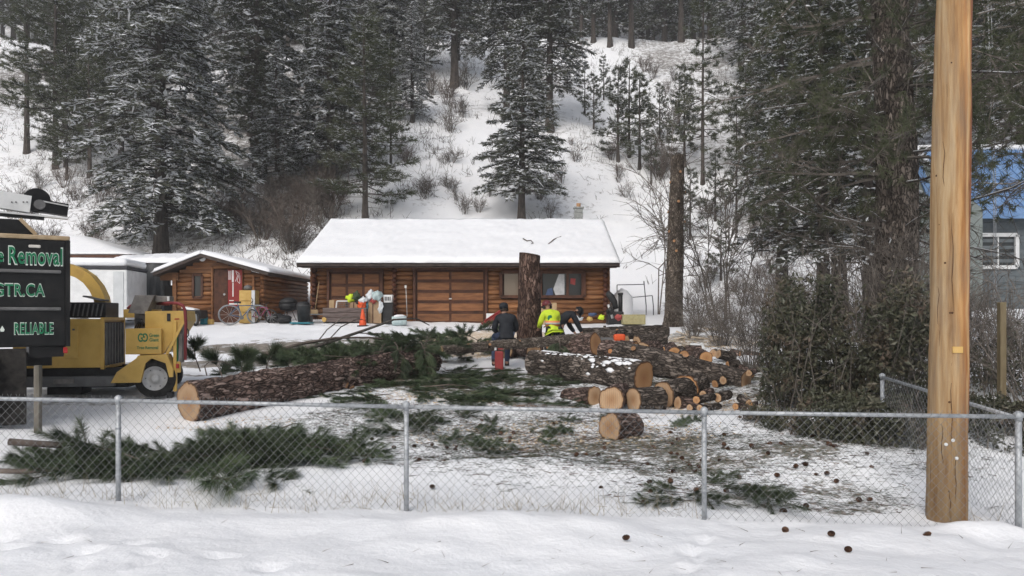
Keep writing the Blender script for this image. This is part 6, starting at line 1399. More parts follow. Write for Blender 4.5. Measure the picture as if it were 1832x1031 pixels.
MB().bar(bpnt(-60, 362, .95), bpnt(129, 380, .95), .16, .03).build('lower_plate', M['white'], truck)
MB().bar((-3.2, 1.2, ztop), (-3.2, 1.0, b0.z + .2), .3, .3).build('boom_support', M['truck_black'], truck)
# ---- yellow wood chipper
M['chip_yellow'] = pm('chipper_yellow', (0.56, 0.35, 0.085), (0.64, 0.42, 0.115), 2.5, .45, .03, c3=(0.48, 0.30, 0.09), lo=.3, hi=.75)
M['chip_red'] = pm('feed_bar_red', (0.17, 0.025, 0.03), (0.24, 0.045, 0.05), 6, .5, .05); M['dirty_grey'] = pm('dirty_grey_metal', (0.14, 0.13, 0.12), (0.24, 0.225, 0.21), 8, .7, .2)
WX, WY = PX(272, 14.6), 14.6; wz = PZ(713, 14.6); k_ = 14.6 / FPX
chp = T('wood_chipper', 'yellow tow-behind wood chipper with red feed bar behind the truck', 'wood chipper', (WX, WY, wz), R(11), None, True)
def lx(px): return (px - 272) * k_
def lz(py): return (713 - py) * k_
def CB(name, mat, x0, x1, y0, y1, z0, z1, parent=chp, bev=.012):
    return MB().box((lx((x0 + x1) / 2), (y0 + y1) / 2, lz((z0 + z1) / 2)), (abs(lx(x1) - lx(x0)), y1 - y0, abs(lz(z1) - lz(z0))), None, bev).build(name, M[mat], parent)
eng = CB('engine_cover', 'chip_yellow', 45, 186, .02, 1.35, 571, 657)
gr = CB('grille', 'black', 186.5, 188, .10, 1.28, 577, 655, eng, 0)
for i in range(7): MB().bar((lx(189.5), .16 + i * .175, lz(578)), (lx(189.5), .16 + i * .175, lz(654)), .05, .07).build('grille_bar', M['dull_grey'], eng)
for a, b_ in (((0.02, 571), (1.35, 571)), ((0.02, 657), (1.35, 657))): MB().bar((lx(189), a[0], lz(a[1])), (lx(189), b_[0], lz(b_[1])), .06, .06).build('grille_frame', M['chip_yellow'], eng)
for yy in (.04, 1.33): MB().bar((lx(189), yy, lz(571)), (lx(189), yy, lz(657)), .06, .06).build('grille_frame', M['chip_yellow'], eng)
CB('access_panel', 'chip_yellow', 128, 150, -.004, .02, 584, 640, eng, .004)
CB('latch', 'dull_grey', 141, 145, -.012, .0, 588, 591, eng, .003)
text_mesh('lettering', 'vermeer', .22, .04, M['truck_black'], eng, (lx(134), .012, lz(602)), .01)
mb = MB()
mb.add([(lx(124), .012, lz(610)), (lx(131), .012, lz(610)), (lx(133), .012, lz(615)), (lx(137), .012, lz(609)), (lx(140), .012, lz(608)), (lx(133.5), .012, lz(622)), (lx(130), .012, lz(622))], [(0, 1, 2, 6), (2, 3, 4, 5), (2, 5, 6)])
M['logo_teal'] = pm('logo_teal', (0.02, 0.12, 0.16), (0.03, 0.15, 0.19), 4, .5, 0); mb.build('logo_mark', M['logo_teal'], eng)
mb = MB(); mb.add([(lx(190), 0, lz(657))], []) if False else None
CB('frame_rail', 'black', 20, 226, .10, .26, 658, 689); CB('frame_rail', 'black', 20, 226, 1.15, 1.3, 658, 689)
CB('running_board', 'dull_grey', 30, 210, -.02, .12, 672, 690, chp, .01)
CB('tool_tray', 'dirty_grey', 112, 145, -.05, .0, 676, 684, chp, .004)
# louvred black intake on top
it_ = CB('intake_box', 'black', 118, 190, .18, 1.0, 541, 569)
for i in range(9): MB().bar((lx(122 + i * 7.5), .165, lz(566)), (lx(126 + i * 7.5), .165, lz(544)), .025, .02).build('louvre', M['dull_grey'], it_)
# discharge chute: rectangular duct curving up to the left
pts = [(172, 555), (168, 532), (160, 514), (148, 498), (133, 487), (112, 479), (85, 474)]; mb = MB(); vs = []
for i, (a, b_) in enumerate(pts):
    a2, b2 = pts[max(i - 1, 0)], pts[min(i + 1, len(pts) - 1)]; tx, tz = b2[0] - a2[0], b2[1] - a2[1]; ln = math.hypot(tx, tz); nx_, nz_ = -tz / ln, tx / ln; w = 9.5
    for sx_ in (-1, 1):
        for yy in (.55, .9): vs.append((lx(a + nx_ * w * sx_), yy, lz(b_ + nz_ * w * sx_)))
fs = []
for i in range(len(pts) - 1):
    o_ = i * 4; q_ = o_ + 4; fs += [(o_, o_ + 1, q_ + 1, q_), (o_ + 2, q_ + 2, q_ + 3, o_ + 3), (o_, q_, q_ + 2, o_ + 2), (o_ + 1, o_ + 3, q_ + 3, q_ + 1)]
fs += [(0, 2, 3, 1), (len(vs) - 4, len(vs) - 3, len(vs) - 1, len(vs) - 2)]
mb.add(vs, fs).build('discharge_chute', M['chip_yellow'], chp)
MB().bar((lx(150), .5, lz(530)), (lx(180), .5, lz(537)), .5, .03).build('chute_flange', M['dull_grey'], chp)
CB('drum_housing', 'chip_yellow', 240, 262, .45, 1.2, 553, 640)
MB().prism([(lx(198), 1.0, lz(553)), (lx(250), 1.0, lz(552)), (lx(253), 1.0, lz(566)), (lx(256), 1.0, lz(588)), (lx(246), 1.0, lz(588)), (lx(244), 1.0, lz(568)), (lx(198), 1.0, lz(569))], 0, (0, .08, 0)).build('housing_plate', M['chip_yellow'], chp)
CB('motor', 'dirty_grey', 236, 262, .25, .9, 560, 590); CB('hose_block', 'black', 240, 250, .15, .3, 570, 580)
for i in range(3): MB().tube([(lx(238 + i * 4), .2, lz(588)), (lx(246 + i * 3), .12, lz(575)), (lx(256 + i * 3), .2, lz(585))], .014, 6).build('hose', M['black'], chp, True)
tb = CB('tool_box', 'chip_yellow', 228, 288, -.02, .42, 588, 634)
gm = 'letter_green'
text_mesh('logo', 'G', .085, .16, M[gm], tb, (lx(253), -.024, lz(604)), .02); text_mesh('logo', 'G', .085, .16, M[gm], tb, (lx(261.5), -.024, lz(604)), .02, rot=(0, math.pi, 0))
for s, w, yy in (('Green', .17, 600), ('Giant', .16, 608)): text_mesh('lettering', s, w, .065, M[gm], tb, (lx(276), -.024, lz(yy)), .015)
text_mesh('lettering', 'Tree Removal', .37, .055, M[gm], tb, (lx(265), -.024, lz(622)), .012)
# infeed hopper, its strut and control box
MB().prism([(lx(258), .1, lz(557)), (lx(322), .1, lz(556)), (lx(324), .1, lz(575)), (lx(290), .1, lz(633)), (lx(258), .1, lz(633))], 0, (0, 1.1, 0)).build('infeed_hopper', M['chip_yellow'], chp)
CB('hopper_hole', 'black', 295, 301, .085, .11, 561, 575, chp, .006)
for a in (308, 312): CB('warning_label', 'red_lens', a, a + 4, .088, .1, 570, 572, chp, 0)
MB().bar((lx(325), .06, lz(574)), (lx(293), .06, lz(640)), .05, .05).build('hopper_strut', M['chip_yellow'], chp)
CB('hopper_edge', 'dirty_grey', 315, 321, .1, .3, 580, 650); CB('hopper_edge', 'letter_green', 311, 313, .08, .2, 600, 648, chp, 0); CB('hopper_leg', 'chip_yellow', 306, 312, .06, .14, 575, 702); CB('corner_lamp', 'red_lens', 311, 316, .05, .1, 652, 660, chp, .004)
CB('corner_plate', 'chip_yellow', 308, 318, .08, .16, 648, 668)
MB().prism([(lx(240), .15, lz(528)), (lx(272), .15, lz(528)), (lx(258), .15, lz(562)), (lx(228), .15, lz(560))], 0, (0, .9, .0)).build('feed_hood', M['dirty_grey'], chp)
CB('control_box', 'dirty_grey', 270, 296, .3, .6, 529, 540); CB('switch', 'white', 291, 295, .28, .3, 530, 538, chp, .004)
red = [(200, 552), (206, 546), (215, 543), (230, 542)]
MB().tube([(lx(a), 1.2, lz(b_)) for a, b_ in red] + [(lx(275), 1.25, lz(543))], .028, 10).build('feed_bar', M['chip_red'], chp, True)
MB().tube([(lx(a), .0 + yy, lz(b_)) for a, b_, yy in [(270, 543, .5), (300, 542, .15), (316, 543, .02), (324, 547, 0), (328, 556, 0), (329, 580, 0), (328, 645, 0)]], .03, 10).build('feed_bar', M['chip_red'], chp, True)
MB().tube([(lx(329), -.01, lz(585)), (lx(334), -.01, lz(592)), (lx(334), -.01, lz(600)), (lx(329), -.01, lz(606))], .011, 6).build('bar_hook', M['black'], chp, True)
# fender, axle and wheels
MB().prism([(lx(205), -.06, lz(684)), (lx(215), -.06, lz(665)), (lx(247), -.06, lz(641)), (lx(250), -.06, lz(636)), (lx(298), -.06, lz(634)), (lx(308), -.06, lz(660)), (lx(308), -.06, lz(675)), (lx(302), -.06, lz(675)), (lx(296), -.06, lz(650)), (lx(272), -.06, lz(641)), (lx(262), -.06, lz(650)), (lx(254), -.06, lz(684))], 0, (0, .36, 0)).build('fender', M['chip_yellow'], chp)
def wheel(x, y, r_, parent=chp, face=-1):
    w = MB().lathe([(r_ * .62, -.11), (r_ * .9, -.12), (r_ * .98, -.09), (r_, -.05), (r_, .05), (r_ * .98, .09), (r_ * .9, .12), (r_ * .62, .11), (r_ * .60, 0), (r_ * .62, -.11)], (x, y, r_), (0, 1, 0), 32, False).build('wheel', M['tyre'], parent, True)
    MB().lathe([(r_ * .63, .0), (r_ * .63, .10), (r_ * .58, .10), (r_ * .5, .05), (r_ * .25, .03), (r_ * .22, .08), (r_ * .12, .09)], (x, y, r_), (0, face, 0), 24).build('rim', M['rim'], w, True)
    for i in range(6):
        a = i * math.pi / 3; MB().lathe([(.012, 0), (.012, .02)], (x + .17 * r_ / .37 * math.cos(a), y + face * .045, r_ + .17 * r_ / .37 * math.sin(a)), (0, face, 0), 6).build('lug_nut', M['dull_grey'], w)
    return w
wheel(lx(276), .12, .37); wheel(lx(262), 1.3, .37)
MB().tube([(lx(276), .2, .37), (lx(276), 1.6, .37)], .05, 8).build('axle', M['black'], chp)
CB('axle_block', 'black', 150, 228, .2, 1.2, 684, 694)
CB('jack_foot', 'black', 88, 146, .35, .9, 693, 707); CB('jack_leg', 'dull_grey', 100, 108, .5, .65, 640, 700); CB('wheel_chock', 'black', 296, 306, .0, .2, 703, 713); CB('draw_bar', 'black', -120, 60, .6, .75, 664, 684)
# ------------------------------------------------------------------ bicycles and yard things
def at_g(px, Y, dz=0.0): return GP(px, Y, dz)
M['tyre_grey'] = pm('dusty_tyre', (0.16, 0.17, 0.18), (0.26, 0.27, 0.28), 9, .8, .1)
M['bike_blue'] = pm('bike_blue', (0.05, 0.09, 0.16), (0.08, 0.13, 0.2), 6, .4, 0); M['bike_pink'] = pm('bike_pink', (0.25, 0.05, 0.12), (0.32, 0.08, 0.15), 6, .4, 0); M['teal'] = pm('teal_plastic', (0.01, 0.13, 0.17), (0.02, 0.17, 0.21), 6, .5, .05)
def bicycle(label, loc, rz, sc, frame, tyre, lean=.25, rw=.34):
    t = T('bicycle', label, 'bicycle', loc, 0, None, True); t.rotation_euler = (lean, 0, rz); t.scale = (sc,) * 3
    for x in (-.52, .52):
        ring = [(x + rw * math.cos(a), 0, rw + rw * math.sin(a)) for a in np.linspace(0, 2 * math.pi, 25)]
        w = MB().tube(ring, .035, 8, False).build('wheel', M[tyre], t, True)
        for i in range(10):
            a = i * math.pi / 5; MB().bar((x, 0, rw), (x + rw * math.cos(a), 0, rw + rw * math.sin(a)), .006, .006).build('spoke', M['rim'], w)
        MB().lathe([(.03, -.05), (.03, .05)], (x, 0, rw), (0, 1, 0), 10).build('hub', M['dull_grey'], w)
    pts = {'bb': (-.08, 0, .3), 'seat': (-.2, 0, .78), 'head': (.34, 0, .8), 'r': (-.52, 0, rw), 'f': (.52, 0, rw)}
    for a, b_ in (('bb', 'seat'), ('seat', 'head'), ('bb', 'head'), ('bb', 'r'), ('seat', 'r'), ('head', 'f')): MB().tube([pts[a], pts[b_]], .02, 8).build('frame_tube', M[frame], t, True)
    MB().tube([(-.2, 0, .78), (-.22, 0, .9)], .014, 6).build('seat_post', M['dull_grey'], t); MB().box((-.22, 0, .92), (.26, .12, .05), None, .02).build('saddle', M['black'], t)
    MB().tube([(.34, 0, .8), (.32, 0, .98)], .016, 6).build('stem', M['dull_grey'], t); MB().tube([(.28, -.28, 1.0), (.34, -.1, .98), (.34, .1, .98), (.28, .28, 1.0)], .014, 6).build('handlebar', M['black'], t, True)
    MB().lathe([(.08, -.01), (.08, .01)], (-.08, -.04, .3), (0, 1, 0), 14).build('chainring', M['dull_grey'], t)
    return t
bicycle('grey-tyred bicycle leaning in front of the red board at the shed', at_g(437, 29.0), .25, .95, 'bike_blue', 'tyre_grey', .4, .40)
bicycle('small dark bicycle with pink frame leaning at the shed corner', at_g(470, 29.0), -.3, .75, 'bike_pink', 'tyre', .2)
# yellow chest with pale side
c0 = at_g(446, 29.4); t = T('yellow_chest', 'pale yellow wooden drawer chest beside the shed door', 'chest', c0)
M['pale_yellow'] = pm('pale_yellow_wood', (0.46, 0.29, 0.08), (0.56, 0.38, 0.13), 5, .6, .1); zt_ = PZ(520, 29.4); hh = zt_ - c0.z
MB().box((c0.x, 29.4, c0.z + hh / 2), (m_px(28, 29.4), .5, hh), None, .015).build('body', M['pale_yellow'], t)
for i in range(3): MB().box((c0.x - .05, 29.135, c0.z + hh * (i + .5) / 3), (m_px(21, 29.4), .03, hh / 3 - .05), None, .01).build('drawer', M['pale_yellow'], t)
MB().box((c0.x + .24, 29.13, c0.z + hh / 2), (.12, .05, hh)).build('end_panel', M['panel_grey'], t)
o = MB().blob((0, 0, .1), (.16, .13, .11), 4, .3).build('metal_pot', M['dull_grey'], None, True); o.location = (c0.x - .05, 29.4, zt_); props(o, 'dark metal pot standing on the pale yellow chest', 'pot')
# small utility trailer nose, blue jug, crate
c0 = at_g(346, 28.6); t = T('cart', 'small snow-dusted two-wheeled cart in front of the shed window', 'cart', c0)
MB().box((c0.x - .1, 28.9, c0.z + .42), (.75, .7, .32), None, .03).build('tray', M['black'], t)
for xx, yy in ((.12, 28.5), (.12, 29.3)):
    ring = [(c0.x + xx + .02, yy + .26 * math.cos(a), c0.z + .27 + .26 * math.sin(a)) for a in np.linspace(0, 6.283, 21)]; w = MB().tube([(c0.x + xx + .22 * math.cos(a) * .5, yy + .0, c0.z + .27 + .24 * math.sin(a)) for a in np.linspace(0, 6.283, 21)], .045, 8, False).build('wheel', M['tyre'], t, True)
    MB().lathe([(.16, -.03), (.17, .03)], (c0.x + xx, yy, c0.z + .27), (.9, -.4, 0), 14).build('rim', M['white'], w)
MB().box((c0.x - .2, 28.85, c0.z + .62), (.5, .5, .08), Matrix.Rotation(.2, 3, 'Y'), .03).build('snow', M['snow'], t)
MB().tube([(c0.x - .3, 28.6, c0.z + .4), (c0.x - 1.1, 28.2, c0.z + .45)], .03, 8).build('handle', M['rim'], t)
c0 = at_g(365, 29.2); t = T('blue_jug', 'teal plastic jug on the snow under the shed window', 'jug', c0)
MB().lathe([(.12, 0), (.14, .02), (.14, .26), (.1, .31), (.04, .34), (.04, .38)], c0, (0, 0, 1), 14).build('body', M['teal'], t, True); MB().lathe([(.045, 0), (.045, .05)], c0 + V(0, 0, .38), (0, 0, 1), 10).build('cap', M['white'], t)
c0 = at_g(377, 29.3); o = MB().box((0, 0, .1), (.22, .2, .2), None, .04).build('yellow_tub', M['pale_yellow'], None); o.location = c0; props(o, 'low yellow tub on the snow right of the teal jug', 'tub')
# items along the shed's right wall: black grill, bags, bin
c0 = at_g(516, 29.6); t = T('barbecue', 'black covered barbecue beside the right wall of the shed', 'barbecue', c0)
MB().lathe([(.02, 0), (.3, .06), (.36, .2), (.34, .3)], c0 + V(0, 0, .35), (0, 0, 1), 18).build('bowl', M['black'], t, True); MB().lathe([(.35, 0), (.3, .12), (.15, .2), (.02, .22)], c0 + V(0, 0, .66), (0, 0, 1), 18).build('lid', M['black'], t, True)
for i in range(3): a = i * 2.1; MB().tube([c0 + V(.12 * math.cos(a), .12 * math.sin(a), .4), c0 + V(.3 * math.cos(a), .3 * math.sin(a), 0)], .018, 6).build('leg', M['dull_grey'], t)
for i, (px, Y, s, lab) in enumerate([(497, 29.3, .3, 'black rubbish bag slumped left of the barbecue'), (508, 28.9, .26, 'black rubbish bag in front of the barbecue'), (486, 29.4, .2, 'small black bundle by the shed corner')]):
    o = MB().blob((0, 0, s * .55), (s * 1.2, s, s * .62), i + 2, .4, 2.4).build('rubbish_bag', M['black'], None, True); o.location = at_g(px, Y); props(o, lab, 'bag')
c0 = at_g(543, 29.1); t = T('plastic_bin', 'grey-black plastic bin with lid between shed and garage', 'bin', c0)
M['bin_grey'] = pm('dark_grey_plastic', (0.03, 0.032, 0.034), (0.06, 0.062, 0.064), 5, .5, .05)
MB().lathe([(.2, 0), (.26, .62), (.28, .64), (.28, .68), (.24, .68), (.22, .6)], c0, (0, 0, 1), 18).build('body', M['bin_grey'], t, True)
MB().blob(c0 + V(0, 0, .7), (.24, .22, .1), 7, .4).build('contents', M['black'], t, True)
o = MB().box((0, 0, .03), (.75, .5, .06), None, .02).build('pale_board', M['teal'], None); o.location = at_g(540, 28.6, .01); props(o, 'pale teal board lying flat on the snow by the plastic bin', 'board')
# tools leaning on the garage wall
def pole_tool(name, label, cat, a, b_, mat, head=None):
    t = T(name, label, cat, a); MB().tube([a, b_], .016, 7).build('handle', M[mat], t, True)
    if head: MB().box(head[0], head[1], None, .01).build('head', M[head[2]], t)
    return t
yg = GY_ - .25
M['pale_wood'] = pm('pale_wood', (0.34, 0.23, 0.12), (0.44, 0.32, 0.19), 6, .7, .1); M['cardboard'] = pm('cardboard', (0.30, 0.2, 0.12), (0.38, 0.27, 0.17), 4, .85, .05)
pole_tool('broom', 'wooden-handled broom leaning at the left corner of the garage', 'broom', V(PX(564, yg - .3), yg - .3, PZ(553, yg)), V(PX(571, yg), yg, PZ(504, yg)), 'pale_wood', (V(PX(563, yg - .3), yg - .32, PZ(558, yg)), (.26, .08, .16), 'pale_wood'))
pole_tool('shovel', 'short wooden shovel standing beside the broom at the garage corner', 'shovel', V(PX(555, 29.3), 29.3, PZ(572, 29.3)), V(PX(555, 29.5), 29.5, PZ(551, 29.5)), 'pale_wood', (V(PX(555, 29.3), 29.28, PZ(572, 29.3)), (.2, .05, .26), 'dull_grey'))
pole_tool('rake', 'white-handled rake leaning between the two garage doors', 'rake', V(PX(729, yg), yg - .1, PZ(567, yg)), V(PX(726, yg), yg, PZ(510, yg)), 'rim', (V(PX(725.6, yg), yg, PZ(513, yg)), (.08, .04, .1), 'white'))
o = T('saw_horse', 'low metal saw bench with rails left of the long plank box', 'bench', at_g(565, 29.0)); c0 = at_g(565, 29.0)
for dx in (-.55, .3): MB().bar((c0.x + dx, 29, c0.z), (c0.x + dx, 29, c0.z + .38), .05, .05).build('leg', M['dull_grey'], o)
MB().bar((c0.x - .7, 29, c0.z + .05), (c0.x + .5, 29, c0.z + .08), .06, .05).build('rail', M['dull_grey'], o); MB().bar((c0.x - .6, 29.1, c0.z + .36), (c0.x + .4, 29.1, c0.z + .36), .06, .05).build('rail', M['dull_grey'], o)
# long grey-brown plank box
M['plank_grey'] = pm('weathered_plank', (0.085, 0.065, 0.06), (0.16, 0.125, 0.115), 6, .8, .2, (.4, 1, 2))
c0 = at_g(617, 28.9); pb_ = T('plank_box', 'long low box of weathered grey planks in front of the left garage door', 'box', c0)
wbx, hbx = m_px(78, 28.9), PZ(553, 28.9) - c0.z
for i in range(3): MB().box((c0.x, 28.85, c0.z + .05 + hbx * (i + .5) / 3), (wbx, .04, hbx / 3 - .015), None, .006).build('plank', M['plank_grey'], pb_)
MB().box((c0.x, 29.15, c0.z + hbx / 2 + .03), (wbx - .04, .55, hbx - .04)).build('core', M['trim_brown'], pb_)
MB().lathe([(.075, -.02), (.09, 0), (.075, .02)], (PX(580, 28.8), 28.8, PZ(572, 28.8)), (0, -1, 0), 12).build('hose_reel', M['pale_yellow'], pb_)
for i, (pa, pc) in enumerate([(589, 593), (593, 598)]):
    o = MB().box((0, 0, .26), (m_px(4.4, 29.8), .03, .52)).build('board', M['pale_wood'], None); o.location = (PX((pa + pc) / 2, 29.8), 29.75, PZ(560, 29.8)); o.rotation_euler = (-.1, 0, 0); props(o, ['pale board standing behind the plank box, left of a pair', 'pale board standing behind the plank box, right of a pair'][i], 'board')
    # boards rest on the ground behind the box
    o.location.z = gz(o.location.x, 29.75); o.scale = (1, 1, (PZ(537, 29.8) - o.location.z) / .52)
t = T('white_rack', 'white-framed lattice rack leaning behind the plank box', 'rack', V(PX(614, 29.6), 29.6, gz(-6, 29.6))); z0, z1 = gz(-6, 29.6), PZ(539, 29.6)
xa, xb = PX(600, 29.6), PX(629, 29.6)
for a, b_ in (((xa, z0), (xa + .08, z1)), ((xb, z1), (xb - .05, z0)), ((xa + .08, z1), (xb, z1)), ((xa, z0), (xb, z0))): MB().bar((a[0], 29.5, a[1]), (b_[0], 29.5, b_[1]), .04, .05).build('frame', M['white'], t)
for i in range(7): x = xa + .1 + i * (xb - xa - .15) / 7; MB().bar((x, 29.51, z0), (x + .04, 29.51, z1), .015, .015).build('slat', M['dull_grey'], t)
for i in range(4): z = z1 - .08 - i * .09; MB().bar((xa + .05, 29.515, z), (xb - .05, 29.515, z), .015, .015).build('slat', M['dull_grey'], t)
# heap of bags and clothes on cardboard boxes
for i, (pa, pc, pt_y, lab) in enumerate([(628, 648, 541, 'brown cardboard box under the clothes heap, left of two'), (660, 684, 541, 'tall brown cardboard box under the white bags, right of two')]):
    xa, xb = PX(pa, 29.4), PX(pc, 29.4); zb = gz((xa + xb) / 2, 29.4); zt_ = PZ(pt_y, 29.4); t = T('cardboard_box', lab, 'box', ((xa + xb) / 2, 29.4, zb)); MB().box(((xa + xb) / 2, 29.4, (zb + zt_) / 2), (xb - xa, .5, zt_ - zb), None, .01).build('carton', M['cardboard'], t)
    MB().box(((xa + xb) / 2 - .06, 29.14, (zb + zt_) / 2), (.03, .02, zt_ - zb - .02)).build('tape', M['door_rail'], t)
M['hiviz'] = pm('high_visibility_yellow', (0.50, 0.66, 0.03), (0.60, 0.76, 0.05), 5, .7, .2); M['hi_orange'] = pm('orange_fabric', (0.66, 0.20, 0.06), (0.74, 0.30, 0.12), 5, .7, .2)
M['bag_white'] = pm('white_plastic_bag', (0.56, 0.6, 0.62), (0.7, 0.73, 0.74), 9, .4, .6, spec=.5); M['bag_teal'] = pm('pale_teal_bag', (0.36, 0.47, 0.48), (0.5, 0.6, 0.6), 9, .4, .6); M['orange_red'] = pm('orange_red_plastic', (0.62, 0.075, 0.022), (0.7, 0.11, 0.03), 5, .5, .05); M['cloth_teal'] = pm('teal_cloth', (0.03, 0.14, 0.2), (0.05, 0.2, 0.26), 6, .8, .2); M['dark_green'] = pm('dark_green_cloth', (0.03, 0.05, 0.03), (0.06, 0.08, 0.04), 5, .8, .2)
for i, (px, py, rx, rz2, mt, nm, lab, cat) in enumerate([(628, 534, 8, 7, 'hiviz', 'vest_bundle', 'crumpled high-visibility vest on the heap at the left garage door', 'vest'), (638, 531, 6, 8, 'dark_green', 'clothes_bundle', 'dark green clothes bundle in the heap at the garage door', 'clothes'),
        (650, 538, 7, 6, 'bag_white', 'plastic_bag', 'white plastic bag above the red bundle in the heap', 'bag'), (663, 530, 8, 9, 'bag_white', 'plastic_bag', 'full white plastic bag at the middle of the heap', 'bag'), (675, 529, 9, 9, 'bag_teal', 'plastic_bag', 'large pale teal plastic bag at the right of the heap', 'bag'),
        (647, 547, 7, 8, 'orange_red', 'jacket_bundle', 'bright red-orange bundle hanging over the plank box', 'clothes'), (657, 550, 5, 11, 'cloth_teal', 'clothes_bundle', 'teal blue cloth hanging beside the red-orange bundle', 'clothes'), (681, 549, 4.5, 11, 'bag_white', 'plastic_bag', 'small white bag hanging below the teal bag', 'bag'), (668, 538, 5, 5, 'cloth_red', 'clothes_bundle', 'dark red cloth tucked between the white bags', 'clothes'), (643, 538, 6, 7, 'black', 'clothes_bundle', 'black clothes bundle in the heap behind the white bag', 'clothes')]):
    Yb = 29.2 - .05 * (i % 3); r1, r2 = m_px(rx, Yb), m_px(rz2, Yb); o = MB().blob((0, 0, 0), (r1, r1 * .8, r2), i + 11, .75, 2.2, 3).build(nm, M[mt], None, True); o.location = P(px, py, Yb); props(o, lab, cat)
xa = PX(695, 29.4); zb = gz(xa, 29.4); zt_ = PZ(543, 29.4); t = T('black_bin', 'square black bin beside the clothes heap', 'bin', (xa, 29.4, zb))
MB().prism([(xa - .16, 29.2, zb), (xa + .16, 29.2, zb), (xa + .19, 29.2, zt_), (xa - .19, 29.2, zt_)], 0, (0, .4, 0)).build('body', M['black'], t); MB().box((xa, 29.4, zt_ + .01), (.42, .44, .04), None, .01).build('rim', M['black'], t)
t = T('laundry_basket', 'white slotted laundry basket standing on the square black bin', 'basket', (xa, 29.4, zt_ + .03)); zz = zt_ + .03; hb = PZ(528, 29.4) - zz
MB().prism([(xa - .14, 29.22, zz), (xa + .14, 29.22, zz), (xa + .17, 29.22, zz + hb), (xa - .17, 29.22, zz + hb)], 0, (0, .36, 0)).build('body', M['white'], t)
for i in range(4): MB().box((xa - .09 + i * .06, 29.21, zz + hb * .5), (.03, .02, hb * .5)).build('slot', M['black'], t)
c0 = at_g(649, 28.2); t = T('traffic_cone', 'orange traffic cone on the snow in front of the plank box', 'traffic cone', c0)
MB().lathe([(.14, 0), (.135, .03), (.04, .58), (.03, .6)], c0 + V(0, 0, .03), (0, 0, 1), 20).build('cone_body', M['orange_red'], t, True); MB().box(c0 + V(0, 0, .02), (.36, .36, .045), None, .015).build('base', M['black'], t)
c0 = at_g(712, 29.0); t = T('white_tub', 'pale tub with snow on the lid right of the black bin', 'tub', c0); MB().lathe([(.16, -.22), (.18, -.2), (.18, .3), (.16, .32)], c0 + V(0, 0, .18), (1, .1, .05), 16).build('body', M['bag_teal'], t, True); MB().blob(c0 + V(.05, 0, .36), (.22, .16, .06), 3, .3).build('snow', M['snow'], t, True)
# red sled, cream panel and plywood by the right wall
M['sled_red'] = pm('sled_red', (0.24, 0.03, 0.03), (0.31, 0.05, 0.05), 4, .4, .05)
t = T('red_sled', 'red plastic sled leaning at the right post of the wide garage door', 'sled', at_g(884, 29.2)); a, b_ = P(868, 580, 29.0), P(895, 562, 29.5)
MB().bar(a, b_, .45, .07).build('hull', M['sled_red'], t); MB().bar(a + V(0, -.1, .12), b_ + V(0, -.1, .12), .06, .06).build('edge', M['sled_red'], t)
for nm, lab, pa, pc, ya, yb, mt in [('cream_panel', 'cream panel with a dark hole behind the red sled', 870, 886, 561, 580, 'white'), ('plywood_panel', 'light plywood panel leaning on the wall right of the standing trunk', 967, 996, 542, 577, 'pale_wood')]:
    xa, xb = PX(pa, 29.9), PX(pc, 29.9); zb = gz((xa + xb) / 2, 29.9); o = MB().box((0, 0, (PZ(ya, 29.9) - zb) / 2), (xb - xa, .03, PZ(ya, 29.9) - zb), Matrix.Rotation(-.05, 3, 'X')).build(nm, M[mt], None); o.location = ((xa + xb) / 2, 29.9, zb); props(o, lab, 'panel')
for i, (px, py, rx, rz2, mt, nm, lab, cat) in enumerate([(1031, 570, 14, 7, 'bag_white', 'white_sack', 'crumpled white sack lying on the ground right of the bending worker', 'sack'), (1055, 571, 6, 6, 'pale_yellow', 'work_gloves', 'pale yellow work gloves on the pile by the garage corner', 'gloves'), (1076, 568, 7, 7, 'hiviz', 'helmet', 'bright yellow-green helmet on the pile by the garage corner', 'helmet'),
        (1060, 563, 9, 5, 'cloth_blue', 'clothes_bundle', 'dark blue bundle behind the yellow gloves', 'clothes'), (1107, 568, 8, 8, 'cloth_red', 'red_pack', 'red canvas pack at the right corner of the garage', 'bag'), (1092, 556, 8, 10, 'black', 'black_pack', 'black pack leaning on the right corner of the garage', 'bag')]):
    Yb = 27.6 if py > 564 else 28.0; r1, r2 = m_px(rx, Yb) * .8, m_px(rz2, Yb) * .75; x = PX(px, Yb); z = max(PZ(py, Yb), gz(x, Yb) + r2 * .5)
    o = MB().blob((0, 0, 0), (r1, r1 * .8, r2 * .85), i + 31, .7, 2.2, 3).build(nm, M[mt], None, True); o.location = (x, Yb, z); props(o, lab, cat)
    if nm == 'helmet': pass
o = MB().box((0, 0, .2), (m_px(40, 28.6), .5, .36), None, .02).build('hay_bale', pm('straw', (0.3, 0.27, 0.14), (0.4, 0.36, 0.2), 12, .9, .4), None); o.location = at_g(1133, 28.6); props(o, 'low straw-coloured box on the ground right of the red pack', 'box')
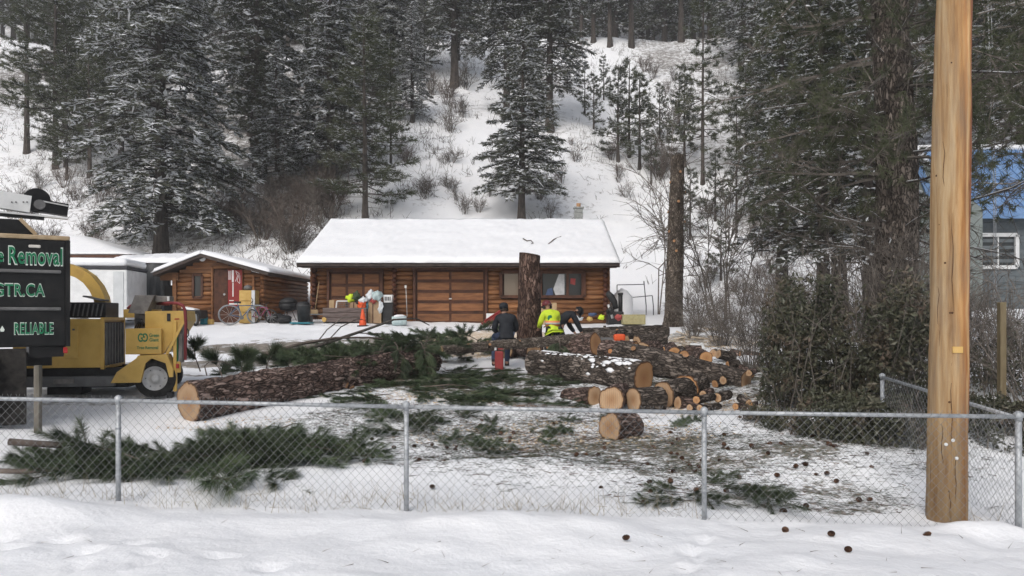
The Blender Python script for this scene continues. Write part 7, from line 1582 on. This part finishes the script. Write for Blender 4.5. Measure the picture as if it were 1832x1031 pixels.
# curved black auger/chute and black pipe, metal frames behind the corner
t = T('snow_blower', 'black snow blower chute and pipe standing at the right corner of the garage', 'snow blower', at_g(1100, 29.2))
MB().tube([P(1086, 523, 29.2), P(1093, 531, 29.2), P(1099, 541, 29.2), P(1102, 553, 29.2)], [.1, .13, .12, .1], 10).build('chute', M['black'], t, True); MB().tube([P(1110, 560, 29.3), P(1110, 526, 29.3)], .08, 12).build('pipe', M['black'], t, True); MB().tube([P(1110, 528, 29.3), P(1110, 524, 29.3)], .1, 12).build('pipe_collar', M['black'], t, True)
MB().tube([P(1088, 545, 29), P(1092, 556, 29), P(1096, 570, 29)], .05, 8).build('handle', M['rim'], t, True)
MB().box(at_g(1100, 29.3, .25), (.6, .6, .5), None, .05).build('housing', M['black'], t)
M['steel_d'] = pm('dark_steel', (0.05, 0.05, 0.055), (0.09, 0.09, 0.095), 6, .6, 0)
for lab, pts in [('thin dark metal frame standing on the snow, higher of two', [(1104, 522), (1104, 510), (1152, 509), (1152, 503), (1156, 547)]), ('thin dark metal frame standing on the snow, lower of two', [(1114, 534), (1167, 529), (1169, 549)])]:
    t = T('pipe_rack', lab, 'rack', P(pts[0][0], pts[0][1], 33.5))
    for a, b_ in zip(pts[:-1], pts[1:]): MB().bar(P(*a, 33.5), P(*b_, 33.5), .035, .035).build('bar', M['steel_d'], t)
    for q in (pts[0], pts[-1]): p = P(*q, 33.5); MB().bar(p, (p.x, p.y, gz(p.x, p.y) - .1), .035, .035).build('leg', M['steel_d'], t)
o = MB().blob((0, 0, 0), (.45, .45, .7), 51, .25).build('snow_mound', M['snow'], None, True); o.location = at_g(1112, 31.5, .6); props(o, 'rounded snow heap behind the black snow blower', 'snow heap')
# small orange chainsaw and wedge on the logs, red fuel can
o = T('chainsaw', 'small orange chainsaw lying on the logs under the crooked log', 'chainsaw', P(1108, 607, 20.3)); c0 = P(1108, 604, 20.2)
MB().box(c0, (.3, .2, .18), None, .05).build('engine', M['orange_red'], o); MB().box(c0 + V(-.3, 0, -.04), (.4, .02, .08), None, .008).build('guide_bar', M['dull_grey'], o); MB().tube([c0 + V(-.1, 0, .08), c0 + V(-.05, 0, .18), c0 + V(.12, 0, .17), c0 + V(.15, 0, .05)], .018, 6).build('handle', M['black'], o, True)
c0 = GP(893, 19.2); z1 = PZ(622, 19.2)
t = T('fuel_can', 'red fuel can standing under the crooked log beside the seated worker', 'fuel can', c0); MB().box(c0 + V(0, 0, (z1 - c0.z) * .45), (.21, .16, (z1 - c0.z) * .8), None, .03).build('body', M['sled_red'], t); MB().tube([c0 + V(-.09, 0, (z1 - c0.z) * .88), c0 + V(-.09, 0, (z1 - c0.z))], .03, 8).build('spout', M['white'], t); MB().bar(c0 + V(-.03, 0, (z1 - c0.z) * .94), c0 + V(.1, 0, (z1 - c0.z) * .94), .04, .03).build('handle', M['sled_red'], t)
# ------------------------------------------------------------------ people
M['skin'] = pm('skin', (0.42, 0.24, 0.17), (0.5, 0.3, 0.22), 8, .6, 0); M['hair'] = pm('dark_hair', (0.02, 0.014, 0.01), (0.04, 0.03, 0.022), 12, .8, .3)
M['jacket_black'] = pm('black_jacket', (0.010, 0.012, 0.016), (0.024, 0.027, 0.034), 7, .75, .4); M['jeans'] = pm('blue_jeans', (0.022, 0.034, 0.065), (0.045, 0.062, 0.11), 9, .85, .3); M['boot'] = pm('dark_boot', (0.02, 0.016, 0.013), (0.045, 0.036, 0.03), 8, .7, .1); M['pants_dark'] = pm('dark_work_trousers', (0.02, 0.021, 0.022), (0.04, 0.041, 0.043), 8, .85, .3)
def skin_mesh(name, verts, edges, radii, mat, parent, sub=2):
    me = bpy.data.meshes.new(name + '_base'); me.from_pydata([tuple(v) for v in verts], edges, []); o = bpy.data.objects.new(name + '_base', me); C.objects.link(o)
    md = o.modifiers.new('skin', 'SKIN'); md.use_smooth_shade = True; md.branch_smoothing = .3
    for i, sv in enumerate(me.skin_vertices[0].data): sv.radius = radii[i] if hasattr(radii[i], '__len__') else (radii[i], radii[i]); sv.use_root = (i == 0)
    ss = o.modifiers.new('sub', 'SUBSURF'); ss.levels = sub; ss.render_levels = sub
    bpy.context.view_layer.update(); out = bpy.data.meshes.new_from_object(o.evaluated_get(bpy.context.evaluated_depsgraph_get())); bpy.data.objects.remove(o)
    out.materials.clear(); out.materials.append(mat); out.polygons.foreach_set('use_smooth', [True] * len(out.polygons))
    return link_mesh(name, out, parent)
def person(label, loc, rz, J, top, trouser, hat, jacket_parts=None, helmet=False, beard=False):
    """J: joints in local space. +Y is the way the person faces"""
    t = T('person', label, 'person', loc, rz, None, True); g_ = {k: Vector(v) for k, v in J.items()}
    names = ['pelvis', 'waist', 'chest', 'neck', 'chin', 'head', 'shl', 'ell', 'wrl', 'pal', 'shr', 'elr', 'wrr', 'par', 'hil', 'knl', 'anl', 'tol', 'hir', 'knr', 'anr', 'tor']
    up = (g_['head'] - g_['neck']).normalized(); g_['chin'] = g_['neck'] + (g_['head'] - g_['neck']) * .45
    for s in 'lr': g_['pa' + s] = g_['wr' + s] + (g_['wr' + s] - g_['el' + s]).normalized() * .09
    for s in 'lr': g_['to' + s] = g_.get('to' + s, g_['an' + s] + Vector((0, .17, -.06)))
    rad = {'pelvis': (.15, .12), 'waist': (.14, .11), 'chest': (.16, .12), 'neck': .055, 'chin': .075, 'head': (.085, .1), 'shl': .075, 'shr': .075, 'ell': .048, 'elr': .048, 'wrl': .033, 'wrr': .033, 'pal': (.042, .02), 'par': (.042, .02), 'hil': .095, 'hir': .095, 'knl': .066, 'knr': .066, 'anl': .045, 'anr': .045, 'tol': .04, 'tor': .04}
    E = [('pelvis', 'waist'), ('waist', 'chest'), ('chest', 'neck'), ('neck', 'chin'), ('chin', 'head')]
    for s in 'lr': E += [('chest', 'sh' + s), ('sh' + s, 'el' + s), ('el' + s, 'wr' + s), ('wr' + s, 'pa' + s), ('pelvis', 'hi' + s), ('hi' + s, 'kn' + s), ('kn' + s, 'an' + s), ('an' + s, 'to' + s)]
    V_ = [g_[n_] for n_ in names]; R_ = [rad[n_] for n_ in names]; E_ = [(names.index(a), names.index(b_)) for a, b_ in E]
    # five fingers on each hand
    for s in 'lr':
        d = (g_['pa' + s] - g_['wr' + s]).normalized(); side = d.cross(Vector((0, 0, 1)) if abs(d.z) < .9 else Vector((0, 1, 0))).normalized(); pi = names.index('pa' + s)
        nrm_ = side.cross(d)
        for k, (o_, l_) in enumerate([(-.03, .07), (-.01, .08), (.01, .075), (.03, .06), (.05, .045)]):
            b0 = g_['pa' + s] + side * o_ + d * (.02 if k < 4 else -.04); b1 = b0 + d * l_ * .55 + side * (.02 if k == 4 else 0); b2 = b1 + (d * .6 - nrm_ * .8).normalized() * l_ * .45
            i0 = len(V_); V_ += [b0, b1, b2]; R_ += [.010, .009, .008]; E_ += [(pi, i0), (i0, i0 + 1), (i0 + 1, i0 + 2)]
    body = skin_mesh('body', V_, E_, R_, M['skin'], t)
    # face: eyes, nose, mouth, ears
    f = Vector(J.get('face', (0, 1, 0))).normalized(); sd = f.cross(up).normalized(); hc = g_['chin'] + (g_['head'] - g_['chin']) * .5
    for s in (-1, 1):
        MB().blob(hc + f * .085 + sd * .033 * s + up * .01, (.012, .012, .009), 1, 0, 1, 1).build('eye', M['hair'], body); MB().blob(hc + sd * .088 * s - up * .005, (.014, .02, .03), 2, .1, 1, 1).build('ear', M['skin'], body)
    MB().blob(hc + f * .1 - up * .02, (.014, .016, .022), 2, .1, 1, 1).build('nose', M['skin'], body); MB().box(hc + f * .09 - up * .055, (.04, .012, .008)).build('mouth', M['cloth_red'], body)
    # jacket and trousers follow the body
    jn = ['pelvis', 'waist', 'chest', 'neck', 'shl', 'ell', 'wrl', 'shr', 'elr', 'wrr']; hem = g_['pelvis'] - (g_['waist'] - g_['pelvis']).normalized() * .12
    jr = {'pelvis': (.205, .165), 'waist': (.20, .155), 'chest': (.205, .155), 'neck': .085, 'shl': .105, 'shr': .105, 'ell': .078, 'elr': .078, 'wrl': .058, 'wrr': .058}
    je = [('pelvis', 'waist'), ('waist', 'chest'), ('chest', 'neck'), ('chest', 'shl'), ('shl', 'ell'), ('ell', 'wrl'), ('chest', 'shr'), ('shr', 'elr'), ('elr', 'wrr')]
    jv = [g_[n_] for n_ in jn] + [hem]; jR = [jr[n_] for n_ in jn] + [(.235, .19)]; jE = [(jn.index(a), jn.index(b_)) for a, b_ in je] + [(0, len(jn))]
    jk = skin_mesh('jacket', jv, jE, jR, M[top], t)
    tn = ['pelvis', 'hil', 'knl', 'anl', 'hir', 'knr', 'anr']; tr = {'pelvis': (.155, .12), 'hil': .10, 'hir': .10, 'knl': .088, 'knr': .088, 'anl': .07, 'anr': .07}; te = [('pelvis', 'hil'), ('hil', 'knl'), ('knl', 'anl'), ('pelvis', 'hir'), ('hir', 'knr'), ('knr', 'anr')]
    skin_mesh('trousers', [g_[n_] for n_ in tn], [(tn.index(a), tn.index(b_)) for a, b_ in te], [tr[n_] for n_ in tn], M[trouser], t)
    for s in 'lr':
        a, b_ = g_['an' + s], g_['to' + s]; skin_mesh('boot', [a + Vector((0, -.03, -.02)), b_, a + Vector((0, 0, .1))], [(0, 1), (0, 2)], [.06, .055, .065], M['boot'], t, 1)
    hd_c = g_['chin'] + (g_['head'] - g_['chin']) * .8
    q = up.to_track_quat('Z', 'Y').to_matrix()
    if helmet:
        mb = MB(); mb.lathe([(.135, -.02), (.135, .03), (.12, .085), (.08, .12), (.01, .135)], hd_c, up, 20); hm = mb.build('helmet', M[hat], t, True)
        MB().lathe([(.165, -.025), (.16, -.01), (.13, -.005)], hd_c + f * .02, up, 20).build('brim', M[hat], hm, True)
        for s in (-1, 1): MB().lathe([(.045, 0), (.05, .03), (.03, .045)], hd_c + sd * s * .1 - up * .06, sd * s, 12).build('ear_muff', M['black'], hm, True)
    else:
        MB().lathe([(.108, -.07), (.118, 0), (.112, .05), (.08, .09), (.01, .105)], hd_c - f * .008, up, 18).build('knit_cap', M[hat], t, True)
        MB().lathe([(.098, -.05), (.108, 0)], hd_c - f * .02 - up * .07, up, 14).build('hair', M['hair'], t, True)
    return t, jk, g_
# worker in black sitting on the crooked log, back to the camera
sY = 19.75; sx_ = PX(906, sY); gr_ = gz(sx_, sY + .4); seat = PZ(607, 19.5) - .0
J = dict(pelvis=(0, 0, .10), waist=(0, .03, .27), chest=(-.02, .07, .45), neck=(-.04, .11, .62), head=(-.06, .15, .82), shl=(-.21, .08, .52), ell=(-.30, .16, .24), wrl=(-.20, .38, .12), shr=(.19, .08, .52), elr=(.28, .16, .24), wrr=(.17, .38, .12),
         hil=(-.11, .05, .05), knl=(-.26, .44, .06), anl=(-.28, .36, gr_ + .09 - seat), hir=(.11, .05, .05), knr=(.10, .46, .06), anr=(.06, .40, gr_ + .09 - seat), face=(-.35, 1, .0))
person('worker in a black jacket, dark cap and jeans sitting on the crooked log, back turned', (sx_, sY, seat + .02), .12, J, 'jacket_black', 'jeans', 'jacket_black')
# worker in high-visibility jacket, bent slightly, facing the trunk
hY_ = 21.2; hx = PX(988, hY_); hg = gz(hx, hY_); top_z = PZ(537, hY_) - hg
k = top_z / 1.62
J = {n_: Vector(v) * k for n_, v in dict(pelvis=(.02, -.02, .86), waist=(0, .03, 1.02), chest=(-.03, .10, 1.18), neck=(-.06, .19, 1.33), head=(-.09, .25, 1.50), shl=(-.22, .10, 1.25), ell=(-.30, .16, .97), wrl=(-.28, .36, .86), shr=(.18, .12, 1.25), elr=(.25, .26, 1.0), wrr=(.05, .46, .92),
         hil=(-.10, -.02, .80), knl=(-.14, .08, .46), anl=(-.15, .0, .09), hir=(.12, -.02, .80), knr=(.15, .06, .46), anr=(.16, -.06, .09)).items()}
J['face'] = (-.4, 1, -.3)
M['helmet_red'] = pm('dark_red_helmet', (0.10, 0.02, 0.025), (0.16, 0.035, 0.04), 5, .3, 0, c3=(0.5, 0.42, 0.42), lo=.35, hi=.8)
t, jk, g_ = person('worker in a bright yellow-green safety jacket with orange band and dark red helmet', (hx, hY_, hg), .25, J, 'hiviz', 'pants_dark', 'helmet_red', helmet=True)
def band(z, r0, r1, h, mat, nm):
    MB().lathe([(r0, -h / 2), (r0 + .004, -h / 2), (r0 + .004, h / 2), (r0, h / 2)], (0, .05, z), (0, 0, 1), 24)
ch_ = g_['chest']; wa = g_['waist']; pe = g_['pelvis']
def shell(nm, mat, c, rx, ry, h, az0, az1, parent):
    n_ = 14; vs = []
    for zz in (-h / 2, h / 2):
        for i in range(n_ + 1):
            a = az0 + (az1 - az0) * i / n_; vs.append(Vector((c.x + rx * math.cos(a), c.y + ry * math.sin(a), c.z + zz)))
    mb = MB(); mb.add(vs, [(i, i + 1, n_ + 2 + i, n_ + 1 + i) for i in range(n_)]); o = mb.build(nm, M[mat], parent, True); sm = o.modifiers.new('th', 'SOLIDIFY'); sm.thickness = .012; return o
M['reflect'] = pm('grey_reflective_tape', (0.4, 0.41, 0.4), (0.5, 0.5, 0.48), 9, .4, 0)
shell('orange_band', 'hi_orange', (wa + pe) / 2 + Vector((0, 0, .03)), .205 * 1.0, .175, .15, -math.pi, math.pi, jk); shell('reflective_stripe', 'reflect', (wa + pe) / 2 + Vector((0, 0, .03)), .214, .184, .05, -math.pi, math.pi, jk)
o = MB().blob(ch_ + Vector((-.06, -.165, -.06)), (.075, .02, .09), 3, .3).build('back_print', M['letter_green'], jk, True)
MB().blob(g_['neck'] + Vector((.02, -.10, -.05)), (.13, .09, .08), 5, .2).build('hood', M['hiviz'], jk, True)
# third worker bending forward behind, black helmet
bY_ = 22.0; bx2 = PX(1003, bY_); bg = gz(bx2, bY_); hz_ = PZ(556, bY_) - bg
J = dict(pelvis=(-.12, -.05, .84), waist=(-.04, .08, .96), chest=(.02, .24, hz_ - .1), neck=(.05, .40, hz_ - .07), head=(.07, .56, hz_ - .02), shl=(-.15, .28, hz_ - .08), ell=(-.20, .38, hz_ - .42), wrl=(-.1, .50, hz_ - .62), shr=(.2, .28, hz_ - .08), elr=(.25, .42, hz_ - .4), wrr=(.2, .56, hz_ - .6),
         hil=(-.22, -.05, .78), knl=(-.24, .08, .44), anl=(-.24, -.04, .09), hir=(0, -.05, .78), knr=(.03, .08, .44), anr=(.03, -.04, .09), face=(.1, .5, -1))
t, jk, g_ = person('worker with black helmet and orange trim bending forward behind the bright safety jacket', (bx2, bY_, bg), -1.15, J, 'jacket_black', 'pants_dark', 'truck_black', helmet=True)
MB().blob(g_['chest'] + Vector((.02, .03, -.13)), (.15, .16, .1), 4, .2).build('orange_front', M['hi_orange'], jk, True)
# ------------------------------------------------------------------ labels of small groups: name each by its order from the left
ORD = ['first', 'second', 'third', 'fourth', 'fifth', 'sixth', 'seventh', 'eighth', 'ninth', 'tenth', 'eleventh', 'twelfth', 'thirteenth', 'fourteenth', 'fifteenth', 'sixteenth']
_by = {}
for o in C.objects:
    if o.parent is None and o.get('group') and o.get('label'): _by.setdefault((o['group'], o['label']), []).append(o)
for (gname, lab), os_ in _by.items():
    if 1 < len(os_) <= 16 and len(lab.split()) <= 12:
        os_.sort(key=lambda o: o.location.x / max(o.location.y, 1))
        for i, o in enumerate(os_): o['label'] = lab + ', ' + (ORD[i] + ' from left' if i < len(os_) - 1 else 'rightmost of them')
# ------------------------------------------------------------------ thin air volume, added to lift the forest darks
hb = MB(); hb.box((0, 65, 34), (400, 300, 92)); hz_o = hb.build('lift_haze', [], None)
hm = bpy.data.materials.new('lift_haze_air'); hm.use_nodes = True; hm.node_tree.nodes.clear()
ho = hm.node_tree.nodes.new('ShaderNodeOutputMaterial'); hv_ = hm.node_tree.nodes.new('ShaderNodeVolumePrincipled')
hv_.inputs['Color'].default_value = (0.93, 0.95, 0.97, 1); hv_.inputs['Density'].default_value = 0.0006
hm.node_tree.links.new(hv_.outputs[0], ho.inputs['Volume']); hz_o.data.materials.append(hm); props(hz_o, kind='stuff')
scene.cycles.volume_bounces = 1
